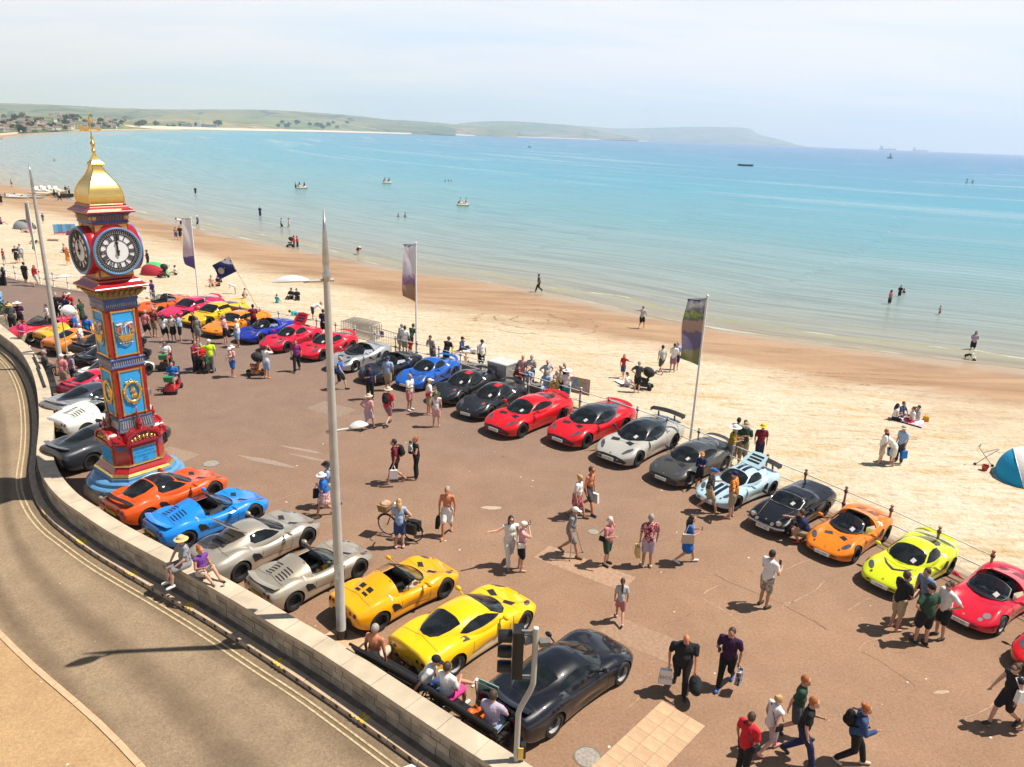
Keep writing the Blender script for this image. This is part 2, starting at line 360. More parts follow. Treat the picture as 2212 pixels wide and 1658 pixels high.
def ground_mat(name, c1, c2, c3, s1, s2, spots=True, rough=0.85, warm=None):
 """worn paving: two tones that drift, pale specks (gum, shell), dark stains, cracks"""
 m, t, b = base_mat(name, c1, rough, 0, 0.3)
 ge = nd(t, 'ShaderNodeNewGeometry')
 def noise(scale, detail=4, rough_=0.55, dist=0.0, vec=None):
  n = nd(t, 'ShaderNodeTexNoise'); n.inputs['Scale'].default_value = scale; n.inputs['Detail'].default_value = detail; n.inputs['Roughness'].default_value = rough_; n.inputs['Distortion'].default_value = dist
  t.links.new(vec or ge.outputs['Position'], n.inputs['Vector']); return n
 def ramp(src, a, bb):
  r = nd(t, 'ShaderNodeMapRange'); r.inputs['From Min'].default_value = a; r.inputs['From Max'].default_value = bb; t.links.new(src, r.inputs['Value']); return r.outputs[0]
 def mix(f, a, bb, blend='MIX'):
  x = nd(t, 'ShaderNodeMix', data_type='RGBA', blend_type=blend)
  if isinstance(f, float): x.inputs[0].default_value = f
  else: t.links.new(f, x.inputs[0])
  for i, v in ((6, a), (7, bb)):
   if isinstance(v, (tuple, list, str)): x.inputs[i].default_value = lin(v)
   else: t.links.new(v, x.inputs[i])
  return x.outputs[2]
 c = mix(ramp(noise(s1, 5).outputs['Fac'], 0.36, 0.66), c1, c2)
 if warm:                                   # warm-to-cool colour cast painted into the surface: tan near, greyer further off
  sp = nd(t, 'ShaderNodeSeparateXYZ'); t.links.new(ge.outputs['Position'], sp.inputs[0])
  nn = noise(0.12, 3); ad = nd(t, 'ShaderNodeMath', operation='MULTIPLY_ADD'); t.links.new(nn.outputs['Fac'], ad.inputs[0]); ad.inputs[1].default_value = 14; t.links.new(sp.outputs[1], ad.inputs[2])
  c = mix(ramp(ad.outputs[0], warm[1], warm[2]), c, mix(ramp(noise(s1, 5).outputs['Fac'], 0.36, 0.66), warm[0], c3))
 c = mix(ramp(noise(s2, 6, 0.7).outputs['Fac'], 0.3, 0.75), c, mix(1.0, c, (0.8, 0.785, 0.77), 'MULTIPLY'))
 gr = noise(55, 2, 0.6); gm = nd(t, 'ShaderNodeMapRange'); gm.inputs['From Min'].default_value = 0.25; gm.inputs['From Max'].default_value = 0.75; gm.inputs['To Min'].default_value = 0.62; gm.inputs['To Max'].default_value = 1.38
 t.links.new(gr.outputs['Fac'], gm.inputs['Value']); c = mix(1.0, c, gm.outputs[0], 'MULTIPLY')
 g2 = noise(13, 4, 0.75); g3 = nd(t, 'ShaderNodeMapRange'); g3.inputs['From Min'].default_value = 0.3; g3.inputs['From Max'].default_value = 0.7; g3.inputs['To Min'].default_value = 0.78; g3.inputs['To Max'].default_value = 1.22
 t.links.new(g2.outputs['Fac'], g3.inputs['Value']); c = mix(1.0, c, g3.outputs[0], 'MULTIPLY')
 if spots:
  v = nd(t, 'ShaderNodeTexVoronoi'); v.inputs['Scale'].default_value = 2.1; t.links.new(ge.outputs['Position'], v.inputs['Vector'])
  sel = nd(t, 'ShaderNodeSeparateColor'); t.links.new(v.outputs['Color'], sel.inputs[0])
  rad = nd(t, 'ShaderNodeMapRange'); rad.inputs['To Min'].default_value = -0.05; rad.inputs['To Max'].default_value = 0.075; t.links.new(sel.outputs[0], rad.inputs['Value'])
  lt = nd(t, 'ShaderNodeMath', operation='LESS_THAN'); t.links.new(v.outputs['Distance'], lt.inputs[0]); t.links.new(rad.outputs[0], lt.inputs[1])
  c = mix(lt.outputs[0], c, (0.62, 0.56, 0.47))
  st = noise(0.55, 6, 0.75, 1.5); c = mix(ramp(st.outputs['Fac'], 0.66, 0.76), c, mix(1.0, c, (0.45, 0.42, 0.4), 'MULTIPLY'))
 t.links.new(c, b.inputs['Base Color'])
 bp = nd(t, 'ShaderNodeBump'); bp.inputs['Strength'].default_value = 0.35; bp.inputs['Distance'].default_value = 0.01
 t.links.new(gr.outputs['Fac'], bp.inputs['Height']); t.links.new(bp.outputs[0], b.inputs['Normal'])
 return m, t, b, c, noise, ramp, mix
TARMAC = ground_mat('promenade_surface', (0.285, 0.17, 0.106), (0.33, 0.202, 0.126), (0.225, 0.152, 0.12), 0.18, 0.9, True, warm=((0.205, 0.148, 0.126), 24.0, 48.0))[0]
ROADM, t_, b_, c_, noise_, ramp_, mix_ = ground_mat('road_surface', (0.3, 0.22, 0.14), (0.26, 0.19, 0.122), (0.21, 0.15, 0.097), 0.3, 1.2, True)
# wheel tracks polished darker along the carriageway
_at = nd(t_, 'ShaderNodeAttribute'); _at.attribute_name = 'across'
_wv = nd(t_, 'ShaderNodeMath', operation='SINE'); _ml = nd(t_, 'ShaderNodeMath', operation='MULTIPLY'); _ml.inputs[1].default_value = 2.5
_nz = noise_(0.25, 3); _md = nd(t_, 'ShaderNodeMath', operation='MULTIPLY_ADD'); t_.links.new(_nz.outputs['Fac'], _md.inputs[0]); _md.inputs[1].default_value = 0.5; t_.links.new(_at.outputs['Fac'], _md.inputs[2])
t_.links.new(_md.outputs[0], _ml.inputs[0]); t_.links.new(_ml.outputs[0], _wv.inputs[0])
_c2 = mix_(ramp_(_wv.outputs[0], -0.3, 1.1), c_, mix_(1.0, c_, (0.66, 0.645, 0.63), 'MULTIPLY')); t_.links.new(_c2, b_.inputs['Base Color'])
PAVEM = ground_mat('footway_surface', (0.46, 0.3, 0.155), (0.39, 0.25, 0.125), (0.3, 0.2, 0.12), 0.35, 1.5, True)[0]
KERBM = mat((0.47, 0.345, 0.235), 0.8, var=0.18, scale=3, bump=0.3)
STONE = mat((0.36, 0.305, 0.235), 0.9, var=0.25, scale=2.2, bump=0.7, bscale=14)
COPING = mat((0.5, 0.415, 0.305), 0.85, var=0.16, scale=1.6, bump=0.35, bscale=22)
MORTAR = mat((0.16, 0.13, 0.1), 0.95)
BLACKP = mat((0.012, 0.012, 0.014), 0.35, var=0.3)
YELLOWL = mat((0.47, 0.37, 0.215), 0.8, var=0.3, scale=9)
YELLOWB = mat((0.78, 0.5, 0.03), 0.75, var=0.3, scale=9)
WHITEL = mat((0.74, 0.68, 0.58), 0.8, var=0.2, scale=5)
WHITEP = mat((0.78, 0.78, 0.77), 0.4, var=0.08)
STEEL = mat((0.42, 0.42, 0.41), 0.35, 0.85, var=0.1)
GREYP = mat((0.43, 0.42, 0.39), 0.45, 0.0, var=0.1, scale=3)
def strip(a, b, za, zb):
 mb = MB(); n = len(a)
 mb.add([(p[0], p[1], za) for p in a] + [(p[0], p[1], zb) for p in b], [(i, i + 1, n + i + 1, n + i) for i in range(n - 1)]); return mb
# promenade sheet between the wall line and the sea wall
inner = off(exy, etg, 0.1)
prom = MB()
edge = sea_off(0.28)
loop = [tuple(p) for p in inner] + [(40.0, -12.0)] + [tuple(p) for p in edge]
prom.prism(loop, -2.6, 0.0)
structure('promenade', prom, TARMAC)
nosing = MB(); e1, e2 = sea_off(0.0), sea_off(0.32)
k = len(e1)
nosing.add([(p[0], p[1], 0.004) for p in e1] + [(p[0], p[1], 0.004) for p in e2] + [(p[0], p[1], -0.45) for p in e2], [(i, i + 1, k + i + 1, k + i) for i in range(k - 1)] + [(k + i, k + i + 1, 2 * k + i + 1, 2 * k + i) for i in range(k - 1)])
structure('sea_wall_edge', nosing, mat((0.36, 0.29, 0.22), 0.9, var=0.3, scale=2))
chan = MB()                                     # the two slot drains along the sea edge
for d in (-0.62, -0.85):
 a, b = sea_off(d), sea_off(d + 0.035); kk = len(a); chan.add([(p[0], p[1], 0.004) for p in a] + [(p[0], p[1], 0.004) for p in b], [(i, i + 1, kk + i + 1, kk + i) for i in range(kk - 1)])
structure('slot_drain', chan, BLACKP)
# footway strip, kerb units, road, double yellow lines
fa, fb = off(exy2, etg2, -0.05), off(exy2, etg2, 0.17)
structure('narrow_footway', strip(fa, fb, 0.006, 0.006), mat((0.2, 0.15, 0.11), 0.9, var=0.3, scale=4))
kerb = thing('kerb', 'pale kerb of drainage units with dark inlet holes along the foot of the wall', 'kerb')
kx, kt = polyline([tuple(p) for p in off(exy, etg, 0.27)][::6], 0.92)
ku = MB(); ku.box((0, 0, -0.16), (0.905, 0.2, 0.34)); ku.mi = 1
for x in (-0.23, 0.23):
 a = [(x + 0.055 * math.cos(j * math.pi / 4), -0.1035, -0.055 + 0.05 * math.sin(j * math.pi / 4)) for j in range(8)]; ku.add(a, [tuple(range(8))])
kum = ku.mesh('kerb_unit')
for i in range(len(kx) - 1):
 p = (kx[i] + kx[i + 1]) / 2; d = kx[i + 1] - kx[i]
 if p[1] < 5: continue
 link('kerb_unit', kum, kerb, [KERBM, BLACKP], (p[0], p[1], 0.012 + RNG.uniform(-.003, .003)), (0, 0, math.atan2(d[1], d[0])))
kerbline = off(exy2, etg2, 0.37)
road = MB(); cols = np.linspace(0, 1, 15)
near_k = polyline([(-62.0, 60.0), (-46.0, 47.0), (-33.0, 33.5), (-24.0, 25.0), (-17.5, 19.6), (-12.47, 15.55), (-10.71, 14.42), (-9.04, 13.23), (-7.2, 11.79), (-4.6, 9.6), (0.0, 5.2), (12.0, -7.0), (22.0, -18.0)], 0.5)
nk = near_k[0]
idx = np.linspace(0, 1, 150)
def resamp(P, n):
 s = np.concatenate([[0], np.cumsum(np.linalg.norm(np.diff(P, axis=0), axis=1))]); u = np.linspace(0, s[-1], n); return np.stack([np.interp(u, s, P[:, 0]), np.interp(u, s, P[:, 1])], 1)
ra, rb = resamp(kerbline, 150), resamp(nk, 150)
acr = []
for j, c in enumerate(cols):
 for i in range(150):
  p = ra[i] * (1 - c) + rb[i] * c; road.v.append((p[0], p[1], -0.12 + 0.03 * math.sin(math.pi * c))); acr.append(c * np.linalg.norm(ra[i] - rb[i]))
for j in range(len(cols) - 1):
 for i in range(149): road.f.append((j * 150 + i, j * 150 + i + 1, (j + 1) * 150 + i + 1, (j + 1) * 150 + i)); road.m.append(0)
rme = bpy.data.meshes.new('road'); rme.from_pydata(road.v, [], road.f)
at_ = rme.attributes.new('across', 'FLOAT', 'POINT'); at_.data.foreach_set('value', acr); rme.polygons.foreach_set('use_smooth', [True] * len(rme.polygons))
link('road', rme, None, ROADM)['kind'] = 'structure'
for d in (0.6, 0.74):
 a, b = off(exy2, etg2, d), off(exy2, etg2, d + 0.05)
 structure('yellow_line', strip(a, b, -0.1, -0.099), YELLOWL)
wl = MB()
for s0 in np.arange(0, 6):
 pass
p0 = at(860, 1648, -0.1); structure('give_way_mark', MB().box((p0.x + .1, p0.y - .25, -0.096), (0.9, 0.22, 0.012), (0, 0, R(28))), WHITEL)
# yellow no-loading ticks painted on the kerb
ticks = [(1300 + 215 / 2.1815, 2280 + 1125 / 2.1815), (1300 - 400 / 2.1815 + 0, 0), (0, 0)]
tick_at = [at(763, 1531), at(592, 1414), at(449, 1318), at(315, 1241), at(201, 1166), at(131, 1108), at(958, 1655)]
for p in tick_at:
 i = int(np.argmin(np.linalg.norm(kx - np.array([p.x, p.y]), axis=1))); d = kt[i]
 mb = MB()
 for k3 in (-0.14, 0, 0.14):
  c = kx[i] + d * k3; mb.box((c[0], c[1], 0.0185), (0.09, 0.24, 0.006), (0, 0, math.atan2(d[1], d[0])))
 structure('yellow_kerb_mark', mb, YELLOWB)
# the near footway with its kerb
back = [(22.0, -60.0), (-120.0, -60.0), (-140.0, 90.0), (-75.0, 75.0)]
pv = MB(); pv.prism([tuple(p) for p in nk[::-1]] + [(-75.0, 75.0), (-140.0, 90.0), (-120.0, -60.0), (22.0, -60.0)][::1], -0.3, 0.0)
structure('footway', pv, PAVEM)
nkerb = thing('kerb', 'pale pink kerb edging the near footway across the road', 'kerb')
nk2, nkt = polyline([tuple(p) for p in nk][::8], 0.9)
num = MB().box((0, 0, -0.12), (0.885, 0.13, 0.27)).mesh('kerb_stone')
for i in range(len(nk2) - 1):
 p = (nk2[i] + nk2[i + 1]) / 2; d = nk2[i + 1] - nk2[i]
 if not (0 < p[1] < 40): continue
 link('kerb_stone', num, nkerb, mat((0.56, 0.36, 0.22), 0.8, var=0.2, scale=3), (p[0], p[1], 0.01 + RNG.uniform(-.003, .003)), (0, 0, math.atan2(d[1], d[0])))
# ------------------------------------------------------------------ stone wall: coping stones and squared blocks, each its own piece
wall = thing('stone_wall', 'low curved wall of squared pale stone with flat coping beside the road', 'wall')
core = MB(); a, b = off(wxy, wtg, -0.045), off(wxy, wtg, -WT + 0.045)
core.prism([tuple(p) for p in a] + [tuple(p) for p in b[::-1]], -0.2, 0.6)
part('mortar_core', core, MORTAR, wall)
cx, ct = polyline(WALL_PTS, 0.98)
def slab(mb, s0, s1, d0, d1, z0, z1, gap=0.006):
 """a block of the wall between arc lengths, following its curve"""
 n = 4; u = np.linspace(s0 + gap, s1 - gap, n)
 P = np.stack([np.interp(u, ws, wxy[:, 0]), np.interp(u, ws, wxy[:, 1])], 1); T = np.stack([np.interp(u, ws, wtg[:, 0]), np.interp(u, ws, wtg[:, 1])], 1)
 A, B = off(P, T, d0), off(P, T, d1)
 mb.prism([tuple(p) for p in A] + [tuple(p) for p in B[::-1]], z0, z1); return P
ws = np.concatenate([[0], np.cumsum(np.linalg.norm(np.diff(wxy, axis=0), axis=1))]); WL = ws[-1]
s = 0.0
while s < WL - 0.4:
 ln = RNG.uniform(0.85, 1.1); e = min(WL, s + ln); mb = MB(); slab(mb, s, e, 0.035, -WT - 0.035, 0.6 + RNG.uniform(-.002, .002), 0.72 + RNG.uniform(-.004, .004))
 part('coping_stone', mb, COPING, wall); s = e
blocks = []
for face in (0, 1):
 for row in range(3):
  z0 = [0.0, 0.205, 0.405][row]; z1 = [0.2, 0.4, 0.597][row]; s = RNG.uniform(0, .3) - 0.3
  while s < WL:
   ln = RNG.uniform(0.24, 0.46); e = min(WL, s + ln)
   if s >= 0 and e - s > 0.1: blocks.append((face, s, e, z0, z1, RNG.uniform(0, 0.016)))
   s = e
def near_key(b):
 P = (np.interp((b[1] + b[2]) / 2, ws, wxy[:, 0]), np.interp((b[1] + b[2]) / 2, ws, wxy[:, 1])); return math.hypot(P[0], P[1]) + (200 if b[0] else 0)
blocks.sort(key=near_key)
rest = MB()
STONES = [mat((0.36 * k, 0.3 * k, 0.225 * k), 0.9, var=0.28, scale=2.2, bump=0.8, bscale=14) for k in (0.82, 1.0, 1.16)]
for i, (face, s, e, z0, z1, pr) in enumerate(blocks):
 mb = MB() if i < 296 else rest
 if face == 0: slab(mb, s, e, pr - 0.012, -0.07, z0 + .004, z1 - .004, 0.007)
 else: slab(mb, s, e, -WT + 0.07, -WT + 0.012 - pr, z0 + .004, z1 - .004, 0.007)
 if i < 296: part('stone_block', mb, STONES[RNG.randrange(3)], wall)
part('stone_blocks', rest, STONE, wall)['kind'] = 'stuff'
# ------------------------------------------------------------------ beach: dry sand, the wet band and the foreshore under the water
water_px = [(0, 396), (60, 406), (110, 418), (170, 437), (250, 455), (330, 474), (420, 494), (500, 512), (600, 532), (700, 552), (800, 571), (900, 590), (1000, 603), (1100, 619), (1250, 650), (1400, 685), (1550, 713), (1700, 735), (1850, 755), (2000, 774), (2110, 787), (2212, 799), (2330, 818)]
SEA_Z = -1.6
wat = [at(x, y, SEA_Z) for x, y in water_px]
farb = [at(x, y, SEA_Z) for x, y in [(0, 298), (35, 293), (80, 289), (150, 285), (260, 282.5), (400, 281.5)]]
water_line = [(p.x, p.y) for p in wat[::-1]] + [(-150.0, 212.0), (-215.0, 290.0), (-290.0, 410.0), (-335.0, 500.0)] + [(p.x, p.y) for p in farb]
water_line = [(70.0, 22.0), (54.0, 36.0)] + water_line
wet_px = [(0, 440), (120, 462), (240, 486), (330, 510), (420, 540), (500, 566), (600, 588), (700, 610), (800, 632), (900, 655), (1000, 668), (1100, 682), (1200, 699), (1350, 728), (1500, 757), (1650, 792), (1800, 825), (1950, 846), (2100, 862), (2212, 876), (2330, 892)]
wetl = [at(x, y, -1.25) for x, y in wet_px]
wet_line = [(58.0, 12.0), (44.0, 27.0)] + [(p.x, p.y) for p in wetl[::-1]] + [(-118.0, 165.0), (-185.0, 250.0), (-265.0, 380.0), (-330.0, 500.0)] + [(p.x - 7, p.y + 4) for p in farb]
rail_line = [tuple(p) for p in sea_off(0.25)[::10]] + [(-90.0, 110.0), (-125.0, 160.0), (-195.0, 260.0), (-280.0, 390.0), (-345.0, 510.0)] + [(p.x - 16, p.y + 9) for p in farb]
NC = 260
def by_angle(P, n):
 xy, _ = polyline(P, 0.5); th = np.arctan2(xy[:, 1], xy[:, 0]); return xy
def columns(P):
 """resample a shore line so that equal indices lie on the same bearing from the promenade"""
 xy, _ = polyline(P, 0.7); return resamp_w(xy)
def resamp_w(P):
 sarc = np.concatenate([[0], np.cumsum(np.linalg.norm(np.diff(P, axis=0), axis=1))])
 th = np.arctan2(P[:, 1] + 30, P[:, 0] - 2); cut = int(np.argmax(th > R(118)))
 tn = np.maximum.accumulate(th[:cut]) + np.arange(cut) * 1e-9; u = np.linspace(R(20), tn[-1], 200)
 nearp = np.stack([np.interp(u, tn, P[:cut, 0]), np.interp(u, tn, P[:cut, 1])], 1); far = P[cut:]
 return np.concatenate([nearp, resamp(far, 60)])
CA, CB, CC = (columns(l) for l in (rail_line, wet_line, water_line))
rows = [(0, 'A', 'B', t) for t in np.linspace(0, 1, 26)] + [(1, 'B', 'C', t) for t in np.linspace(0, 1, 20)[1:]] + [(2, 'C', 'D', t) for t in (0.04, 0.1, 0.25, 0.6, 1.0)]
CD = CC + (CC - CB) / np.maximum(np.linalg.norm(CC - CB, axis=1), 1e-6)[:, None] * 30
bv = []; wv = []; bz = []
PL = dict(A=CA, B=CB, C=CC, D=CD); ZZ = dict(A=-0.5, B=-1.25, C=SEA_Z, D=-3.4)
import mathutils.noise as mn
for (base, a, b, t) in rows:
 for i in range(NC):
  p = PL[a][i] * (1 - t) + PL[b][i] * t; z = ZZ[a] * (1 - t) + ZZ[b] * t
  w = base + t
  amp = 0.035 if w < 1.0 else 0.02
  if base < 2: z += amp * mn.noise((p[0] * 0.9, p[1] * 0.9, 0)) + (0.05 * mn.noise((p[0] * 0.22, p[1] * 0.22, 3.1)) if w < 1.2 else 0)
  bv.append((p[0], p[1], z)); wv.append(w)
NR = len(rows)
bf = [(j * NC + i, j * NC + i + 1, (j + 1) * NC + i + 1, (j + 1) * NC + i) for j in range(NR - 1) for i in range(NC - 1)]
bme = bpy.data.meshes.new('beach'); bme.from_pydata(bv, [], bf)
bme.attributes.new('wetness', 'FLOAT', 'POINT').data.foreach_set('value', wv); bme.polygons.foreach_set('use_smooth', [True] * len(bf))
sm, t, b = base_mat('sand', (0.6, 0.48, 0.3), 0.9, 0, 0.2)
ge = nd(t, 'ShaderNodeNewGeometry'); wa = nd(t, 'ShaderNodeAttribute'); wa.attribute_name = 'wetness'
def N_(scale, detail=4, rough=0.55, dist=0.0, sc=None, rot=0):
 n = nd(t, 'ShaderNodeTexNoise'); n.inputs['Scale'].default_value = scale; n.inputs['Detail'].default_value = detail; n.inputs['Roughness'].default_value = rough; n.inputs['Distortion'].default_value = dist
 if sc:
  mp = nd(t, 'ShaderNodeMapping'); mp.inputs['Scale'].default_value = sc; mp.inputs['Rotation'].default_value = (0, 0, rot); t.links.new(ge.outputs['Position'], mp.inputs[0]); t.links.new(mp.outputs[0], n.inputs['Vector'])
 else: t.links.new(ge.outputs['Position'], n.inputs['Vector'])
 return n.outputs['Fac']
def RM(src, a, bb, c=0.0, d=1.0):
 r = nd(t, 'ShaderNodeMapRange'); r.inputs['From Min'].default_value = a; r.inputs['From Max'].default_value = bb; r.inputs['To Min'].default_value = c; r.inputs['To Max'].default_value = d; t.links.new(src, r.inputs['Value']); return r.outputs[0]
def MX(f, a, bb, blend='MIX'):
 x = nd(t, 'ShaderNodeMix', data_type='RGBA', blend_type=blend)
 if isinstance(f, float): x.inputs[0].default_value = f
 else: t.links.new(f, x.inputs[0])
 for i, v in ((6, a), (7, bb)):
  if isinstance(v, tuple): x.inputs[i].default_value = lin(v)
  else: t.links.new(v, x.inputs[i])
 return x.outputs[2]
def MA(op, a, bb, cc=None):
 n = nd(t, 'ShaderNodeMath', operation=op)
 for i, v in enumerate((a, bb, cc)):
  if v is None: continue
  if isinstance(v, (int, float)): n.inputs[i].default_value = v
  else: t.links.new(v, n.inputs[i])
 return n.outputs[0]
SHORE_ROT = R(41)      # the shore runs about from (35, 50) to (-72, 128)
dry = MX(RM(N_(0.13, 5), 0.35, 0.68), (0.585, 0.505, 0.39), (0.53, 0.44, 0.315))
dry = MX(RM(N_(0.9, 5, 0.65, 0.6, (0.35, 1.6, 1), SHORE_ROT), 0.5, 0.72), dry, (0.47, 0.34, 0.17))
dry = MX(RM(N_(3.2, 5, 0.7, 0.4, (0.55, 1.5, 1), SHORE_ROT), 0.5, 0.68), dry, MX(1.0, dry, (0.7, 0.645, 0.56), 'MULTIPLY'))
wet = MX(RM(N_(0.35, 5, 0.6, 0.4, (0.3, 1.5, 1), SHORE_ROT), 0.36, 0.66), (0.4, 0.265, 0.165), (0.275, 0.17, 0.1))
fac = MA('MULTIPLY_ADD', RM(N_(0.12, 5, 0.65, 0.8, (0.35, 1.3, 1), SHORE_ROT), 0.0, 1.0, -0.45, 0.45), 1.0, wa.outputs['Fac'])
c = MX(RM(fac, 0.78, 1.12), dry, wet)
c = MX(RM(fac, 1.86, 1.98), c, (0.36, 0.27, 0.18))
peb = MA('MULTIPLY', RM(N_(14.0, 2), 0.55, 0.62), RM(wa.outputs['Fac'], 0.0, 0.14, 1.0, 0.0))
c = MX(peb, c, (0.36, 0.26, 0.21))
# ring-shaped tracks left by a beach tractor
TC = at(1150, 690, -1.1)
px_ = nd(t, 'ShaderNodeVectorMath', operation='SUBTRACT'); t.links.new(ge.outputs['Position'], px_.inputs[0]); px_.inputs[1].default_value = (TC.x, TC.y, TC.z)
ln_ = nd(t, 'ShaderNodeVectorMath', operation='LENGTH'); t.links.new(px_.outputs[0], ln_.inputs[0])
dist = MA('MULTIPLY_ADD', N_(0.28, 3), 3.6, ln_.outputs['Value'])
ring = RM(MA('SINE', MA('MULTIPLY', dist, 4.2), 0), 0.72, 0.95)
tread = RM(N_(3.0, 3, 0.7), 0.42, 0.58)
ringm = MA('MULTIPLY', MA('MULTIPLY', ring, tread), MA('MULTIPLY', RM(dist, 6.6, 8.0, 1.0, 0.0), RM(N_(0.33, 2), 0.42, 0.56)))
c = MX(ringm, c, MX(1.0, c, (0.6, 0.53, 0.42), 'MULTIPLY'))
trk = MA('MULTIPLY', RM(MA('SINE', MA('MULTIPLY', N_(0.16, 2, 0.4, 0.0, (0.12, 1, 1), SHORE_ROT), 130.0), 0), 0.86, 0.98), MA('MULTIPLY', tread, RM(N_(0.07, 2), 0.5, 0.6)))
c = MX(trk, c, MX(1.0, c, (0.66, 0.58, 0.46), 'MULTIPLY'))
t.links.new(c, b.inputs['Base Color'])
t.links.new(RM(fac, 1.55, 1.95, 0.9, 0.35), b.inputs['Roughness'])
hg = MA('ADD', N_(2.6, 4, 0.6), MA('MULTIPLY', N_(9.0, 3), 0.35)); hg = MA('SUBTRACT', hg, MA('MULTIPLY', ringm, 0.5))
bp = nd(t, 'ShaderNodeBump'); bp.inputs['Distance'].default_value = 0.13; t.links.new(RM(fac, 0.7, 1.1, 1.0, 0.4), bp.inputs['Strength']); t.links.new(hg, bp.inputs['Height']); t.links.new(bp.outputs[0], b.inputs['Normal'])
beach = link('beach', bme, None, sm); beach['kind'] = 'structure'
BEACH_BVH = BVHTree.FromPolygons(bv, bf)
def beach_z(x, y):
 h = BEACH_BVH.ray_cast(Vector((x, y, 50)), Vector((0, 0, -1)))
 return h[0].z if h[0] else SEA_Z
def on_beach(x, y):
 """where a ray through picture point (x, y) meets the sand or, beyond it, the water"""
 v = Vector(ray(x, y)).normalized(); h = BEACH_BVH.ray_cast(Vector((0, 0, CAM_H)), v)
 p = at(x, y, SEA_Z)
 if h[0] and h[0].z > SEA_Z: return h[0]
 return p
# sea bed and inland ground beyond the modelled place, out to the horizon
structure('sea_bed', MB().quad((-13400, -13400, -5.0), (13400, -13400, -5.0), (13400, 13400, -5.0), (-13400, 13400, -5.0)), mat((0.3, 0.25, 0.17), 0.9))
# ------------------------------------------------------------------ the sea
shore_xy = CC[np.concatenate([[True], np.linalg.norm(np.diff(CC, axis=0), axis=1) > 1e-3])]
def shore_dist(P):
 a = shore_xy[:-1]; d = shore_xy[1:] - a; L2 = (d**2).sum(1); sarc = np.concatenate([[0], np.cumsum(np.sqrt(L2))])
 D = np.empty(len(P)); A = np.empty(len(P))
 for i in range(0, len(P), 800):
  p = P[i:i + 800][:, None, :]; tt = np.clip(((p - a) * d).sum(2) / L2, 0, 1); qd = p - (a + tt[..., None] * d)
  r2 = (qd**2).sum(2); j = r2.argmin(1); rr = np.arange(len(j)); D[i:i + 800] = np.sqrt(r2[rr, j]); sg = np.sign(d[j, 0] * qd[rr, j, 1] - d[j, 1] * qd[rr, j, 0]); D[i:i + 800] *= -np.where(sg == 0, 1, sg)
  A[i:i + 800] = sarc[j] + tt[rr, j] * np.sqrt(L2[j])
 return D, A
NA, NRR = 170, 210
az = np.linspace(R(40), R(133), NA); rr_ = 25 * (13000 / 25) ** (np.linspace(0, 1, NRR) ** 1.15)
P = np.stack([np.outer(rr_, np.cos(az)).ravel(), np.outer(rr_, np.sin(az)).ravel()], 1)
D, A = shore_dist(P)
sv = [(p[0], p[1], SEA_Z) for p in P]; keep = D > -6
sf = [(j * NA + i, j * NA + i + 1, (j + 1) * NA + i + 1, (j + 1) * NA + i) for j in range(NRR - 1) for i in range(NA - 1) if keep[j * NA + i] or keep[j * NA + i + 1] or keep[(j + 1) * NA + i]]
wme = bpy.data.meshes.new('sea'); wme.from_pydata(sv, [], sf)
wme.attributes.new('off_shore', 'FLOAT', 'POINT').data.foreach_set('value', D); wme.attributes.new('along_shore', 'FLOAT', 'POINT').data.foreach_set('value', A)
wm, t, b = base_mat('sea_water', (0.2, 0.4, 0.45), 0.12, 0, 0.5)
ge = nd(t, 'ShaderNodeNewGeometry'); o1 = nd(t, 'ShaderNodeAttribute'); o1.attribute_name = 'off_shore'; a1 = nd(t, 'ShaderNodeAttribute'); a1.attribute_name = 'along_shore'
sd = o1.outputs['Fac']; al = a1.outputs['Fac']
cv = nd(t, 'ShaderNodeCombineXYZ'); t.links.new(sd, cv.inputs[0]); t.links.new(al, cv.inputs[1])
def NS(sx, sy, detail=4, rough=0.55, dist=0.0):
 mp = nd(t, 'ShaderNodeMapping'); mp.inputs['Scale'].default_value = (sx, sy, 1); t.links.new(cv.outputs[0], mp.inputs[0])
 n = nd(t, 'ShaderNodeTexNoise'); n.inputs['Scale'].default_value = 1; n.inputs['Detail'].default_value = detail; n.inputs['Roughness'].default_value = rough; n.inputs['Distortion'].default_value = dist; t.links.new(mp.outputs[0], n.inputs['Vector']); return n.outputs['Fac']
dep = MA('MULTIPLY_ADD', RM(NS(0.02, 0.004, 4), 0, 1, -0.5, 0.5), MA('MULTIPLY', sd, 0.7), sd)
lg = MA('LOGARITHM', MA('MAXIMUM', dep, 1.0), 10.0)
rp = nd(t, 'ShaderNodeValToRGB'); rp.color_ramp.interpolation = 'LINEAR'
els = [(0.0, (0.3, 0.26, 0.19)), (0.22, (0.265, 0.28, 0.25)), (0.36, (0.205, 0.295, 0.3)), (0.47, (0.11, 0.29, 0.345)), (0.56, (0.035, 0.265, 0.375)), (0.7, (0.004, 0.18, 0.345)), (0.85, (0.002, 0.105, 0.32)), (1.0, (0.001, 0.065, 0.27))]
el = rp.color_ramp.elements; el[0].position = 0; el[0].color = (*els[0][1], 1); el[1].position = 1; el[1].color = (*els[-1][1], 1)
for p_, c_ in els[1:-1]:
 e = el.new(p_); e.color = (*c_, 1)
t.links.new(RM(lg, 0.0, 4.0), rp.inputs[0])
c = rp.outputs[0]
slick = MA('MULTIPLY', RM(NS(0.035, 0.0032, 4, 0.6, 0.8), 0.55, 0.72), RM(lg, 1.2, 1.7))
c = MX(MA('MULTIPLY', slick, 0.2), c, (0.42, 0.5, 0.51))
ripple = NS(0.9, 0.07, 5, 0.6, 0.3)
c = MX(RM(ripple, 0.42, 0.62, 0.0, 0.75), c, MX(1.0, c, (0.7, 0.72, 0.74), 'MULTIPLY'))
